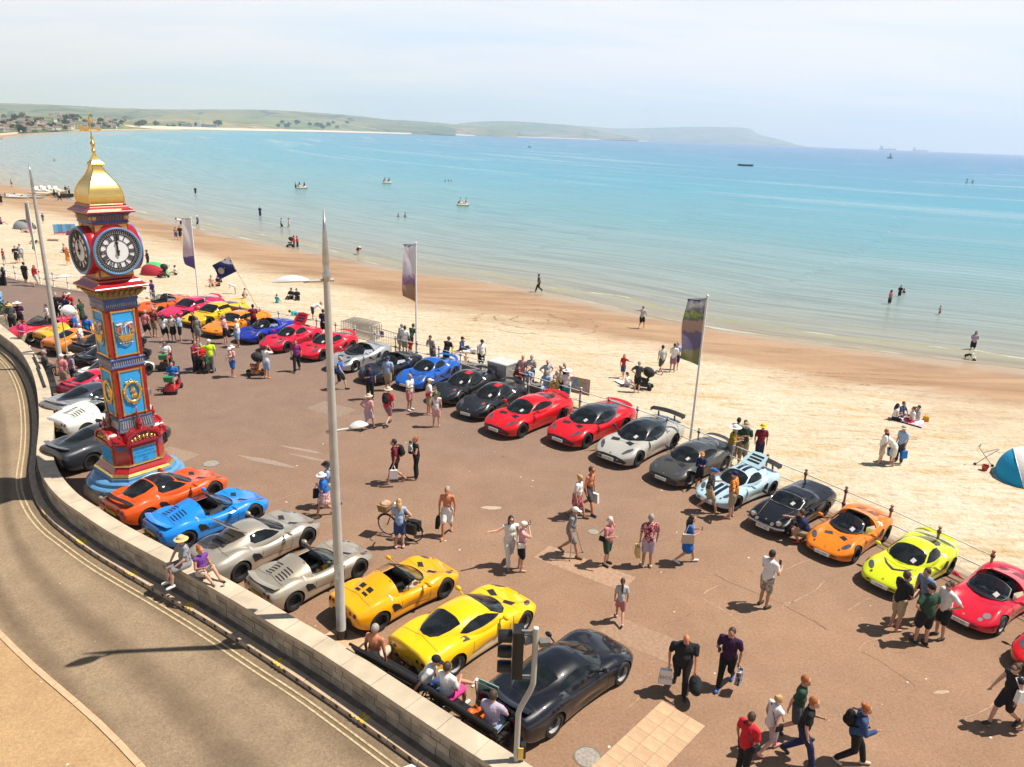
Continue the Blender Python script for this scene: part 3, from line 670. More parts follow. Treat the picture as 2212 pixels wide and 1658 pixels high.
fn = NS(0.0, 0.05, 3); f0 = MA('MULTIPLY_ADD', fn, 10.0, -1.0)
dlt = MA('ABSOLUTE', MA('SUBTRACT', sd, f0), 0)
foam = MA('MULTIPLY', RM(dlt, 0.05, 0.32, 1.0, 0.0), RM(NS(0.8, 0.16, 5, 0.75), 0.54, 0.66))
foam2 = MA('MULTIPLY', RM(MA('ABSOLUTE', MA('SUBTRACT', sd, 0.5), 0), 0.0, 0.45, 1.0, 0.0), RM(NS(0.6, 0.12, 4, 0.7), 0.52, 0.66))
foamt = MA('MINIMUM', MA('ADD', foam, MA('MULTIPLY', foam2, 0.7)), 1.0)
back_ = RM(MA('SUBTRACT', sd, f0), -1.6, -0.2, 0.0, 1.0); front_ = RM(MA('SUBTRACT', sd, f0), 0.0, 0.5, 1.0, 0.0)
c = MX(MA('MULTIPLY', MA('MULTIPLY', back_, front_), 0.55), c, (0.3, 0.285, 0.13))
c = MX(foamt, c, (0.66, 0.65, 0.6))
t.links.new(c, b.inputs['Base Color'])
t.links.new(RM(slick, 0, 1, 0.22, 0.12), b.inputs['Roughness'])
b.inputs['IOR'].default_value = 1.33; b.inputs['Specular IOR Level'].default_value = 0.05
wav = MA('ADD', MA('MULTIPLY', NS(0.35, 0.03, 3, 0.5, 0.4), 1.2), MA('ADD', MA('MULTIPLY', ripple, 0.35), MA('MULTIPLY', NS(2.6, 0.5, 3), 0.12)))
bp = nd(t, 'ShaderNodeBump'); bp.inputs['Strength'].default_value = 0.8; bp.inputs['Distance'].default_value = 0.35
t.links.new(wav, bp.inputs['Height']); t.links.new(bp.outputs[0], b.inputs['Normal'])
sea = link('sea', wme, None, wm); sea['kind'] = 'structure'
# ------------------------------------------------------------------ far hills round the bay
def hill_mat(name, g1, g2, f1, scale, seed, dark=0.6, contrast=(0.42, 0.56)):
 m, t, b = base_mat(name, g1, 0.95, 0, 0.1)
 ge = nd(t, 'ShaderNodeNewGeometry'); mp = nd(t, 'ShaderNodeMapping'); mp.inputs['Location'].default_value = (seed * 137, seed * 71, 0); mp.inputs['Scale'].default_value = (scale, scale * .7, scale * 5); t.links.new(ge.outputs['Position'], mp.inputs[0])
 n1 = nd(t, 'ShaderNodeTexNoise'); n1.inputs['Scale'].default_value = 1.0; n1.inputs['Detail'].default_value = 4; t.links.new(mp.outputs[0], n1.inputs['Vector'])
 n2 = nd(t, 'ShaderNodeTexNoise'); n2.inputs['Scale'].default_value = 5.0; n2.inputs['Detail'].default_value = 5; n2.inputs['Roughness'].default_value = .7; t.links.new(mp.outputs[0], n2.inputs['Vector'])
 v = nd(t, 'ShaderNodeTexVoronoi', feature='DISTANCE_TO_EDGE'); v.inputs['Scale'].default_value = 2.4; t.links.new(mp.outputs[0], v.inputs['Vector'])
 def mx(f, a, bb, bl='MIX'):
  x = nd(t, 'ShaderNodeMix', data_type='RGBA', blend_type=bl)
  if isinstance(f, float): x.inputs[0].default_value = f
  else: t.links.new(f, x.inputs[0])
  for i, vv in ((6, a), (7, bb)):
   if isinstance(vv, tuple): x.inputs[i].default_value = lin(vv)
   else: t.links.new(vv, x.inputs[i])
  return x.outputs[2]
 def rm(s_, a, bb):
  r = nd(t, 'ShaderNodeMapRange'); r.inputs['From Min'].default_value = a; r.inputs['From Max'].default_value = bb; t.links.new(s_, r.inputs['Value']); return r.outputs[0]
 c = mx(rm(n1.outputs['Fac'], *contrast), g1, f1)
 c = mx(rm(n2.outputs['Fac'], 0.5, 0.62), c, g2)
 hd = nd(t, 'ShaderNodeMath', operation='LESS_THAN'); hd.inputs[1].default_value = 0.03; t.links.new(v.outputs['Distance'], hd.inputs[0])
 c = mx(hd.outputs[0], c, mx(1.0, g2, (dark,) * 3, 'MULTIPLY'))
 t.links.new(c, b.inputs['Base Color']); return m
HILL_BVH = []
def hill(name, ridge_px, foot_px, df, dr, m, shape=0.75, nz=0.05, rows_=14, seed=0, beach_px=None):
 """a slope from its foot at distance df to its ridge at dr, then falling away behind"""
 xs = np.arange(ridge_px[0][0], ridge_px[-1][0] + 1, 4.0)
 ry = pchip([p[0] for p in ridge_px], [p[1] for p in ridge_px])(xs); fy = pchip([p[0] for p in foot_px], [p[1] for p in foot_px])(xs)
 dfx = np.interp(xs, [p[0] for p in df], [p[1] for p in df]) if isinstance(df, list) else np.full(len(xs), float(df))
 vs = []
 for k in range(rows_ + 3):
  t = min(1.0, k / rows_)
  for i, x in enumerate(xs):
   def pt(y, d):
    v = ray(x, y); h = math.hypot(v[0], v[1]); return np.array([v[0] / h * d, v[1] / h * d, CAM_H + v[2] / h * d])
   f = pt(fy[i], dfx[i]); f[2] = max(min(f[2], 4.0), SEA_Z - 1); r = pt(ry[i], dr)
   p = f + (r - f) * t; p[2] = f[2] + (r[2] - f[2]) * (t ** shape)
   if 0 < t < 1: p[2] += nz * (r[2] - f[2]) * mn.noise((x * 0.03 + seed * 9, t * 4, seed)) * math.sin(math.pi * t)
   else: p[2] += 0.02 * (r[2] - f[2]) * mn.noise((x * 0.11 + seed * 5, seed, 2.0)) * (k >= rows_)
   if k > rows_: p[:2] *= 1 + 0.16 * (k - rows_); p[2] = r[2] * (1 - 0.45 * (k - rows_)) - 2
   vs.append(tuple(p))
 n = len(xs); fs = [(k * n + i, k * n + i + 1, (k + 1) * n + i + 1, (k + 1) * n + i) for k in range(rows_ + 2) for i in range(n - 1)]
 me = bpy.data.meshes.new(name); me.from_pydata(vs, [], fs); me.polygons.foreach_set('use_smooth', [True] * len(fs))
 o = link(name, me, None, m); o['kind'] = 'structure'; bv_ = BVHTree.FromPolygons(vs, fs); HILL_BVH.append((name, bv_)); return bv_
town_bvh = hill('town_hill', [(-120, 256), (-20, 254), (0, 256), (40, 250), (100, 250), (150, 248), (200, 252), (240, 256), (280, 262), (320, 268), (360, 274), (400, 278)], [(-120, 312), (0, 291), (50, 288), (120, 284), (250, 280), (400, 281)], [(-120, 560), (0, 700), (50, 760), (120, 900), (250, 1250), (400, 1700)], 2100, hill_mat('town_hill_green', (0.1, 0.15, 0.06), (0.05, 0.085, 0.04), (0.27, 0.25, 0.12), 0.006, 1), 0.85, 0.04, seed=1)
mid_bvh = hill('dry_hill', [(240, 268), (290, 258), (330, 252), (380, 249), (430, 248), (500, 250), (560, 251), (620, 256), (680, 260), (740, 266), (790, 274), (840, 284), (870, 291)], [(240, 280.5), (400, 280.5), (545, 282.5), (700, 285.5), (870, 290.5)], [(240, 1500), (400, 1750), (545, 2000), (700, 2600), (870, 3300)], 3500, hill_mat('dry_grass_hill', (0.34, 0.27, 0.16), (0.11, 0.16, 0.1), (0.2, 0.215, 0.12), 0.0022, 2), 0.8, 0.05, seed=2)
hill('ridge_hill', [(-140, 219), (0, 223), (70, 225), (140, 228), (250, 234), (375, 237), (460, 237), (553, 237.5), (640, 241), (700, 245), (760, 250), (830, 258), (880, 264), (950, 272), (985, 277)], [(-140, 262), (0, 262), (300, 278), (545, 282.5), (700, 286), (985, 293)], 3300, 4600, hill_mat('ridge_green', (0.1, 0.15, 0.1), (0.065, 0.11, 0.075), (0.21, 0.195, 0.12), 0.0014, 3), 0.8, 0.03, seed=3)
hill('cliff_hill', [(560, 272), (640, 270), (740, 266), (800, 261), (840, 259), (900, 262), (950, 266), (1010, 272), (1060, 276), (1120, 282)], [(560, 283), (700, 286), (870, 291), (1120, 297)], 4200, 5000, hill_mat('cliff_scrub', (0.18, 0.2, 0.1), (0.07, 0.12, 0.06), (0.33, 0.26, 0.16), 0.003, 4), 0.7, 0.06, seed=4)
hill('bay_hill', [(900, 282), (950, 274), (1000, 266.5), (1040, 263), (1100, 262), (1140, 264), (1190, 268), (1230, 270.5), (1270, 278), (1330, 290), (1380, 300)], [(900, 292), (1100, 297), (1380, 303.5)], 5600, 6800, hill_mat('bay_scrub', (0.14, 0.18, 0.1), (0.08, 0.13, 0.08), (0.26, 0.22, 0.15), 0.0016, 5), 0.75, 0.05, seed=5)
hill('headland', [(1120, 276), (1180, 272), (1240, 272), (1280, 274), (1330, 278), (1400, 277), (1480, 275), (1560, 274.5), (1600, 276), (1622, 279), (1632, 287), (1650, 294), (1690, 303), (1730, 315), (1750, 318)], [(1120, 297.5), (1380, 303.5), (1674, 313), (1750, 318.5)], 9200, 10500, hill_mat('headland_chalk', (0.15, 0.19, 0.11), (0.1, 0.14, 0.09), (0.2, 0.21, 0.14), 0.0011, 6), 0.6, 0.03, seed=6)
# a strip of pale shingle below the far cliffs
sh = MB(); fx = [(270, 281.6), (400, 282.2), (545, 284), (700, 287), (800, 289.4), (870, 291.6), (960, 294), (1107, 298), (1200, 300.2), (1300, 302.6), (1400, 304.6)]
for (xa, ya), (xb, yb) in zip(fx[:-1], fx[1:]):
 def sp(x, y, d): v = ray(x, y); h = math.hypot(v[0], v[1]); return (v[0] / h * d, v[1] / h * d, SEA_Z + 0.4)
 dA, dB = [float(np.interp(x_, [270, 545, 870, 1107, 1400], [1450, 1950, 3200, 4800, 6000])) for x_ in (xa, xb)]
 a_, b_, c_, d_ = sp(xa, ya, dA), sp(xb, yb, dB), sp(xb, yb, dB + 60), sp(xa, ya, dA + 60)
 up = lambda p, h: (p[0], p[1], h)
 sh.add([a_, b_, up(c_, 3.5), up(d_, 3.5)], [(0, 1, 2, 3)])
structure('shingle_beach', sh, mat((0.6, 0.5, 0.38), 0.9, var=0.1))
def drop_on(bv_, x, y):
 v = Vector(ray(x, y)).normalized(); h = bv_.ray_cast(Vector((0, 0, CAM_H)), v); return h[0]
# the town: every house its own object
HW = [mat(c, 0.85, var=0.05) for c in ((0.62, 0.55, 0.47), (0.5, 0.4, 0.33), (0.72, 0.69, 0.63), (0.55, 0.47, 0.42))]
HR = [mat(c, 0.9, var=0.1) for c in ((0.2, 0.13, 0.11), (0.17, 0.15, 0.15), (0.24, 0.17, 0.14))]
def house_parts(w, d, h):
 a = MB().box((0, 0, h / 2 - 1), (w, d, h + 2)); b = MB()
 b.prism([(-d / 2 - .2, 0), (d / 2 + .2, 0), (0, h * .62)], -w / 2 - .2, w / 2 + .2, lambda v: Vector((v.z, v.x, v.y + h))); return a, b
hm = [(a.mesh('house_wall'), b.mesh('house_roof')) for a, b in (house_parts(7, 4.6, 2.9), house_parts(5.2, 4.2, 3.4), house_parts(11, 4.8, 2.7))]
wn_m = MB()
for x in (-2.2, 0, 2.2): wn_m.box((x, -2.35, 1.5), (1.0, 0.1, 1.1))
wn_m = wn_m.mesh('house_window')
spots = []
rg = random.Random(5)
for x0, x1, y0, y1, n in ((0, 60, 264, 286, 30), (60, 130, 262, 282, 30), (130, 200, 252, 280, 16), (110, 170, 247, 254, 9), (190, 250, 262, 279, 12), (230, 300, 256, 266, 6)):
 for _ in range(n): spots.append((rg.uniform(x0, x1), rg.uniform(y0, y1)))
def place_of(x, y): return ('low' if y > 278 else 'midway up' if y > 266 else 'high') + ' on the shore, ' + ('at the frame edge' if x < 35 else 'far left of the golden spire' if x < 85 else 'by the far lamp spike' if x < 130 else 'left beside the golden spire' if x < 205 else 'right beside the golden spire' if x < 270 else 'right of the spire' if x < 360 else 'beneath the dry hill' if x < 500 else 'on the scrub cliffs')
for (x, y) in spots:
 p = drop_on(town_bvh, x, y)
 if p is None or p.length < 600: continue
 k = rg.randrange(3); sc = max(0.5, min(1.2, p.length / 1350)); kw, kr = rg.randrange(4), rg.randrange(3); o = thing('hillside_house', '%s %s house, %s roof, %s' % (('small', 'narrow', 'long')[k], ('cream', 'brownish', 'white', 'buff')[kw], ('reddish', 'dark', 'brown')[kr], place_of(x, y)), 'house', p, rg.uniform(-0.5, 0.5) + R(35), 'houses on the far hillside', sc)
 link('house_wall', hm[k][0], o, HW[kw]); link('house_roof', hm[k][1], o, HR[kr])
for (x, y, w, lab) in ((212, 281, 26, 'long pale block with a blue glazed front low in the far town'), (405, 279, 20, 'white flat block by the far shore beneath the dry hill'), (452, 279.5, 30, 'long low white holiday buildings by the far shore'), (430, 279, 6, 'narrow white tower by the far shore')):
 p = drop_on(town_bvh, x, y) or drop_on(mid_bvh, x, y)
 if p is None: continue
 o = thing('shore_building', lab, 'building', p, R(20)); sc = p.length / 1000
 part('building_wall', MB().box((0, 0, 2 * sc), (w * .62 * sc, 6 * sc, 7 * sc if w > 8 else 16 * sc)), mat((0.7, 0.7, 0.68), 0.7), o)
 if w > 8:
  wb = MB()
  for fl in (0.6, 2.6, 4.4): wb.box((0, -3.03 * sc, fl * sc), (w * .58 * sc, 0.1, 0.9 * sc))
  part('window_band', wb, mat((0.05, 0.12, 0.2), 0.2), o)
# trees among the houses: clumps of leaf faces round a short trunk
def tree_mesh(seed, r=4.0):
 g = random.Random(seed); mb = MB()
 for _ in range(190):
  th = g.uniform(0, 2 * math.pi); ph = math.acos(g.uniform(-0.6, 1)); rr = r * g.uniform(0.45, 1.05) * (1 + 0.25 * math.sin(3 * th + seed))
  c_ = Vector((rr * math.sin(ph) * math.cos(th), rr * math.sin(ph) * math.sin(th), r * 0.95 + 0.85 * rr * math.cos(ph)))
  a = Vector((g.uniform(-1, 1), g.uniform(-1, 1), g.uniform(-1, 1))).normalized() * r * g.uniform(.16, .3); b_ = a.orthogonal().normalized() * a.length
  mb.add([c_ - a, c_ + b_, c_ + a, c_ - b_], [(0, 1, 2, 3)])
 return mb.mesh('crown')
tm = [tree_mesh(i) for i in range(3)]
tk = MB().cyl((0, 0, -1.5), (0, 0, 3.6), 0.35, 0.2, 6).mesh('trunk')
LEAF = [mat(c, 0.9, var=0.25, scale=0.5) for c in ((0.035, 0.07, 0.03), (0.05, 0.09, 0.035), (0.03, 0.055, 0.035))]
tsp = []
for x0, x1, y0, y1, n in ((0, 60, 256, 287, 18), (60, 130, 260, 284, 14), (130, 200, 254, 282, 12), (138, 175, 258, 264, 5), (44, 56, 251, 256, 4), (200, 330, 262, 279, 16)):
 for _ in range(n): tsp.append((rg.uniform(x0, x1), rg.uniform(y0, y1), town_bvh))
for x0, x1, y0, y1, n in ((300, 480, 270, 279, 20), (250, 300, 256, 262, 4), (560, 760, 268, 280, 14)):
 for _ in range(n): tsp.append((rg.uniform(x0, x1), rg.uniform(y0, y1), mid_bvh))
for (x, y, bv_) in tsp:
 p = drop_on(bv_, x, y)
 if p is None: continue
 sv_ = rg.uniform(0.6, 1.3); sc = max(0.5, p.length / 1500) * sv_; kl = rg.randrange(3); o = thing('hillside_tree', '%s %s tree, %s' % ('small' if sv_ < .82 else 'large' if sv_ > 1.08 else 'middling', ('dark green', 'mid green', 'blackish green')[kl], place_of(x, y)), 'tree', p, rg.uniform(0, 6), 'trees on the far hillsides', sc)
 link('crown', tm[rg.randrange(3)], o, LEAF[kl]); link('trunk', tk, o, mat((0.1, 0.07, 0.05), 0.9))
# ------------------------------------------------------------------ sea air
hz = MB().box((0, 0, 0), (27000, 27000, 1)); hz.v = [(v[0], v[1], -6.0 if v[2] < 0 else 420.0) for v in hz.v]
hzm = bpy.data.materials.new('sea_air'); hzm.use_nodes = True; t = hzm.node_tree; t.nodes.clear()
o_ = nd(t, 'ShaderNodeOutputMaterial'); pv_ = nd(t, 'ShaderNodeVolumePrincipled'); pv_.inputs['Color'].default_value = (0.78, 0.91, 1.0, 1); pv_.inputs['Density'].default_value = HAZE; pv_.inputs['Anisotropy'].default_value = 0.2
t.links.new(pv_.outputs[0], o_.inputs['Volume'])
hzo = part('haze', hz, hzm); hzo['kind'] = 'stuff'
# ================================================================== RAILING
REDP = mat((0.36, 0.01, 0.014), 0.22, 0, var=0.12, scale=3, coat=0.6)
REDB = mat((0.3, 0.013, 0.012), 0.3, 0, var=0.2, scale=5, coat=0.5)
GOLD = mat((0.83, 0.56, 0.17), 0.28, 0.9, var=0.15, scale=8, bump=0.15, bscale=30)
GOLDP = mat((0.55, 0.36, 0.12), 0.35, 0.55, var=0.2, scale=20)
BLUEP = mat((0.03, 0.36, 0.78), 0.5, 0, var=0.06, scale=4)
BLUED = mat((0.05, 0.1, 0.28), 0.35, 0, var=0.2, scale=6)
BLUEM = mat((0.1, 0.27, 0.48), 0.3, 0, var=0.15, scale=3, coat=0.4)
SILVP = mat((0.45, 0.44, 0.43), 0.35, 0.4, var=0.2)
BLACK = mat((0.014, 0.014, 0.016), 0.45, var=0.2)
RUBBER = mat((0.018, 0.018, 0.018), 0.75, var=0.2)
CHROME = mat((0.6, 0.6, 0.6), 0.12, 1.0, var=0.0)
RUSTP = mat((0.34, 0.17, 0.13), 0.5, var=0.45, scale=7)
railing = thing('seafront_railing', 'white tubular railing with ball topped posts along the beach edge of the promenade', 'railing')
pp, pt = polyline(rail_pts[2:-2], 1.6)
pm = MB(); pm.lathe([(0.075, 0), (0.075, 0.04), (0.045, 0.06), (0.042, 0.46), (0.06, 0.48), (0.06, 0.56), (0.04, 0.58), (0.037, 0.94), (0.055, 0.96), (0.055, 1.04), (0.035, 1.06), (0.035, 1.1), (0.055, 1.13), (0.05, 1.18), (0.0, 1.2)], 10); pmesh = pm.mesh('railing_post', 40)
cm = MB()
for z in (0.52, 1.0): cm.lathe([(0.0, z - .045), (0.066, z - .045), (0.066, z + .045), (0.0, z + .045)], 10)
cmesh = cm.mesh('post_collar', 40)
for i, p in enumerate(pp):
 o = link('railing_post', pmesh, railing, RUSTP if p[1] < 27 else WHITEP, (p[0], p[1], 0)); link('post_collar', cmesh, o, mat((0.13, 0.05, 0.045), 0.5, var=0.3) if p[1] < 27 else mat((0.12, 0.12, 0.14), 0.5))
for i in range(len(pp) - 1):
 mb = MB()
 for z in (0.52, 1.0): mb.cyl((pp[i][0], pp[i][1], z), (pp[i + 1][0], pp[i + 1][1], z), 0.021, None, 7)
 part('rail', mb, WHITEP, railing, 60)
# ================================================================== CLOCK TOWER
TP = (-13.13, 23.98)
tower = thing('clock_tower', 'ornate red clock tower with blue panels and a golden dome among the parked cars', 'clock tower', (TP[0], TP[1], 0), R(-39)); tower.scale = (.9, .9, 1)
Q = math.sqrt(2); A45 = R(45)
def sq(mb, prof, c=(0, 0, 0)): return mb.lathe([(r * Q, z) for r, z in prof], 4, c, None, None, A45)
part('stone_plinth', MB().lathe([(1.88, 0.0), (1.85, 0.3), (1.79, 0.36), (0, 0.36)], 8, a0=R(22.5)), mat((0.42, 0.36, 0.29), 0.9, var=0.25, scale=2, bump=0.5), tower)
part('blue_step', MB().lathe([(1.73, 0.36), (1.75, 0.5), (1.69, 0.56), (1.58, 0.57), (1.58, 0.68), (1.52, 0.73), (1.39, 0.75), (1.1, 0.76)], 64), BLUEM, tower, 40)
def octo(h, ch):
 h *= .9; ch *= .9; return [(h, -h + ch), (h, h - ch), (h - ch, h), (-h + ch, h), (-h, h - ch), (-h, -h + ch), (-h + ch, -h), (h - ch, -h)]
def ring_loft(mb, rings):
 n = len(rings[0][0]); vs = []; fs = []
 for poly, z in rings: vs += [(x, y, z) for x, y in poly]
 for k in range(len(rings) - 1):
  for i in range(n): fs.append((k * n + i, k * n + (i + 1) % n, (k + 1) * n + (i + 1) % n, (k + 1) * n + i))
 fs += [tuple(range(n - 1, -1, -1)), tuple((len(rings) - 1) * n + i for i in range(n))]
 return mb.add(vs, fs)
part('blue_skirting', ring_loft(MB(), [(octo(1.36, .46), .72), (octo(1.36, .46), .84), (octo(1.3, .44), .87)]), BLUEM, tower)
part('gilded_moulding', ring_loft(MB(), [(octo(1.32, .45), .868), (octo(1.34, .45), .9), (octo(1.29, .44), .96), (octo(1.27, .44), .97), (octo(1.2, .42), .975)]), GOLD, tower)
part('red_base', ring_loft(MB(), [(octo(1.24, .43), .96), (octo(1.2, .42), 1.02), (octo(1.09, .4), 1.14), (octo(1.06, .4), 1.17), (octo(1.03, .4), 1.2), (octo(1.03, .4), 1.9), (octo(1.1, .42), 1.96), (octo(1.13, .42), 2.02), (octo(0.95, .4), 2.06), (octo(.66, .2), 2.3), (octo(.6, .1), 2.34)]), REDP, tower)
part('gilded_sill', ring_loft(MB(), [(octo(1.08, .41), 1.165), (octo(1.13, .42), 1.185), (octo(1.12, .42), 1.215), (octo(1.05, .4), 1.225)]), GOLD, tower)
for k in range(4):
 rot = Matrix.Rotation(R(90 * k), 3, 'Z'); L = lambda v: rot @ Vector(v)
 # curved pediment with gilt scrollwork
 n = 14; arc = [(0.64 * math.cos(math.pi * j / n), 0.44 * math.sin(math.pi * j / n)) for j in range(n + 1)]; arc2 = [(0.55 * math.cos(math.pi * j / n), 0.36 * math.sin(math.pi * j / n)) for j in range(n, -1, -1)]
 mb = MB(); mb.prism([(y, z + 2.0) for y, z in arc], 0.35, 1.02, lambda v: L((v.z, v.x, v.y)))
 ped = part('pediment', mb, REDP, tower, 40)
 rim = MB()
 for j in range(n):
  a_, b_ = arc[j], arc[j + 1]; c_, d_ = arc2[n - j - 1], arc2[n - j]
  rim.prism([a_, b_, c_, d_], 0.92, 1.08, lambda v: L((v.z, v.x, v.y + 2.0)))
 rim.prism([(-.64, -.05), (.64, -.05), (.64, .03), (-.64, .03)], 0.92, 1.08, lambda v: L((v.z, v.x, v.y + 2.0)))
 part('pediment_rim', rim, REDP, ped)
 sc = MB(); sc.prism([(y * .98, z * .98 + 2.01) for y, z in arc2], 1.018, 1.03, lambda v: L((v.z, v.x, v.y)))
 part('tympanum', sc, mat((0.16, 0.05, 0.03), 0.6), ped)
 sc = MB()
 for s_ in (-1, 1):
  for (cy, cz, rr) in ((.14, .12, .085), (.3, .1, .07), (.42, .07, .045), (.2, .24, .05)):
   sc.tube([L((1.04, s_ * (cy + rr * (1 - i / 12) * math.cos(i * .9)), 2.01 + cz + rr * (1 - i / 12) * math.sin(i * .9))) for i in range(10)], 0.013, 5)
 sc.ell(L((1.04, 0, 2.16)), (.05, .05, .07), None, 8, 6)
 part('gilt_scroll', sc, GOLD, ped, 60)
 # plaque with inscription
 fr = MB(); fr.box(L((.945, 0, 1.51)), (0.05, 0.9, 0.62) if k % 2 == 0 else (0.9, 0.05, 0.62))
 pl = part('plaque', fr, GOLDP, tower); fr = MB(); fr.box(L((.962, 0, 1.51)), (0.03, 0.82, 0.54) if k % 2 == 0 else (0.82, 0.03, 0.54)); part('plaque_field', fr, BLUEP, pl)
 for s_, z, tx in ((0.078, 1.7, 'AND COMPLETION OF THE SIXTIETH'), (0.078, 1.6, 'YEAR OF HER REIGN'), (0.1, 1.47, 'H.M. QUEEN VICTORIA'), (0.1, 1.37, '1897'), (0.07, 1.28, 'MAYOR')):
  me = text_mesh(tx, s_); Mx = Matrix.Translation(L((.9795, 0, z))) @ (rot.to_4x4() @ Matrix(((0, 0, 1, 0), (1, 0, 0, 0), (0, 1, 0, 0), (0, 0, 0, 1)))); me.transform(Mx)
  w_ = max(v.co.length for v in me.vertices)
  link('inscription', me, pl, mat((0.015, 0.03, 0.12), 0.6))
 # turned finials
 for (fx_, fy_, fz, s_, m_) in ((.92, 0.0, 2.4, 1.0, REDP), (0.8, 0.8, 2.1, 0.8, REDP)):
  f_ = MB(); p_ = L((fx_ if fy_ == 0 else .78, fy_ if fy_ == 0 else .78, fz)); f_.lathe([(r_ * s_, z_ * s_) for r_, z_ in ((.07, 0), (.05, .04), (.03, .1), (.05, .13), (.085, .19), (.085, .23), (.04, .28), (.03, .33), (.025, .4), (0, .5))], 12, p_); part('finial', f_, m_, tower, 50)
 gf = MB(); gf.lathe([(.075, 0), (.06, .08), (.035, .16), (.06, .22), (.075, .3), (.03, .42), (.05, .5), (.055, .56), (.025, .66), (.0, 1.0)], 10, L((0.72, 0, 2.34))); part('tall_finial', gf, mat((0.3, 0.1, 0.05), 0.35, 0.4, var=0.4, scale=6) if k else REDB, tower, 50)
 ot = MB(); ot.prism([(-.18, 1.72), (.18, 1.72), (.18, 1.86), (-.18, 1.86)], 0, 0.02, lambda v: rot @ (Matrix.Rotation(R(45), 3, 'Z') @ Vector((1.05 + v.z, v.x, v.y)))); part('vent_grille', ot, BLUED, tower)
part('skirt', sq(MB(), [(.66, 2.3), (.66, 2.36), (.645, 2.4), (.6, 2.72), (.62, 2.75), (.62, 2.79), (.55, 2.8)]), mat((0.1, 0.14, 0.22), .35, var=.2), tower)
def bars(mb, h, z0, z1, half, n, w, proud, h1=None):
 for k in range(4):
  rot = Matrix.Rotation(R(90 * k), 3, 'Z')
  for i in range(n):
   y = -half + 2 * half * (i + .5) / n; h2 = h if h1 is None else h1
   mb.tube([rot @ Vector((h + proud * .3, y, z0)), rot @ Vector((h2 + proud * .3, y * (1 if h1 is None else h2 / h), z1))], w, 6)
 return mb
part('silver_flutes', bars(MB(), .645, 2.43, 2.68, .56, 13, 0.022, 0.02, .61), SILVP, tower, 60)['kind'] = 'stuff'
dm = MB()
for k in range(4):
 rot = Matrix.Rotation(R(90 * k), 3, 'Z')
 for i in range(26): dm.box(rot @ Vector((.668, -.62 + 1.24 * (i + .5) / 26, 2.335)), (.025, .025, .03))
part('dentils', dm, SILVP, tower)['kind'] = 'stuff'
part('shaft', sq(MB(), [(.585, 2.78), (.575, 4.5), (.575, 6.62), (.5, 6.63)]), REDB, tower)
part('middle_band', sq(MB(), [(.6, 4.54), (.615, 4.56), (.6, 4.6), (.585, 4.62), (.595, 4.78), (.625, 4.8), (.63, 4.84), (.58, 4.86)]), BLUED, tower)
part('band_flutes', bars(MB(), .592, 4.63, 4.76, .55, 14, 0.018, 0.02), SILVP, tower, 60)['kind'] = 'stuff'
part('upper_band', sq(MB(), [(.58, 6.5), (.6, 6.52), (.59, 6.56), (.585, 6.74), (.61, 6.78), (.62, 6.84), (.55, 6.86)]), BLUED, tower)
part('upper_flutes', bars(MB(), .587, 6.585, 6.67, .53, 17, 0.013, 0.02), SILVP, tower, 60)['kind'] = 'stuff'
part('capital_bed', sq(MB(), [(.6, 6.85), (.6, 6.93), (.66, 7.05), (.76, 7.16), (.8, 7.18)]), mat((0.3, 0.2, 0.08), 0.5, 0.3, var=0.3, scale=14), tower)
lf = MB()
for k in range(4):
 rot = Matrix.Rotation(R(90 * k), 3, 'Z')
 for i in range(7):
  y = -.56 + 1.12 * i / 6; lf.tube([rot @ Vector(v) for v in ((.61, y, 6.9), (.66, y, 7.0), (.73, y * 1.06, 7.08), (.775, y * 1.1, 7.08), (.76, y * 1.1, 7.04))], [.03, .055, .05, .04, .015], 6)
 d_ = rot @ Vector((.66, .66, 7.02)); lf.tube([rot @ Vector(v) for v in ((.6, .6, 6.9), (.67, .67, 7.0), (.76, .76, 7.1), (.84, .84, 7.11), (.82, .82, 7.05))], [.04, .06, .05, .045, .015], 6)
part('gilt_leaves', lf, mat((0.36, 0.24, 0.09), 0.4, 0.5, var=0.5, scale=16), tower, 60)
part('lower_cornice', sq(MB(), [(.8, 7.175), (.93, 7.2), (.93, 7.245), (.915, 7.26), (.83, 7.31), (.74, 7.37), (.69, 7.42), (.69, 7.46), (.63, 7.48), (.6, 7.5)]), REDP, tower)
part('clock_stage', sq(MB(), [(.585, 7.48), (.585, 9.27), (.5, 9.28)]), REDB, tower)
part('frieze', sq(MB(), [(.61, 9.22), (.625, 9.25), (.61, 9.28), (.6, 9.3), (.63, 9.46), (.69, 9.52), (.72, 9.54), (.6, 9.55)]), BLUED, tower)
part('frieze_flutes', bars(MB(), .61, 9.32, 9.47, .46, 17, 0.013, 0.03, .64), mat((0.35, 0.2, 0.13), 0.4, 0.3), tower, 60)['kind'] = 'stuff'
rs = MB()
for k in range(4):
 rot = Matrix.Rotation(R(90 * k), 3, 'Z')
 for s_ in (-1, 1): rs.lathe([(.0, .035), (.05, .03), (.085, 0), (.085, -.03)], 8, rot @ Vector((.63, s_ * .53, 9.39)), rot @ Matrix.Rotation(R(90), 3, 'Y'))
part('rosettes', rs, GOLDP, tower)['kind'] = 'stuff'
part('upper_cornice', sq(MB(), [(.72, 9.535), (.8, 9.55), (.81, 9.59), (.79, 9.61), (.7, 9.66), (.63, 9.72), (.61, 9.74), (.61, 9.79), (.58, 9.81), (.5, 9.815)]), REDP, tower)
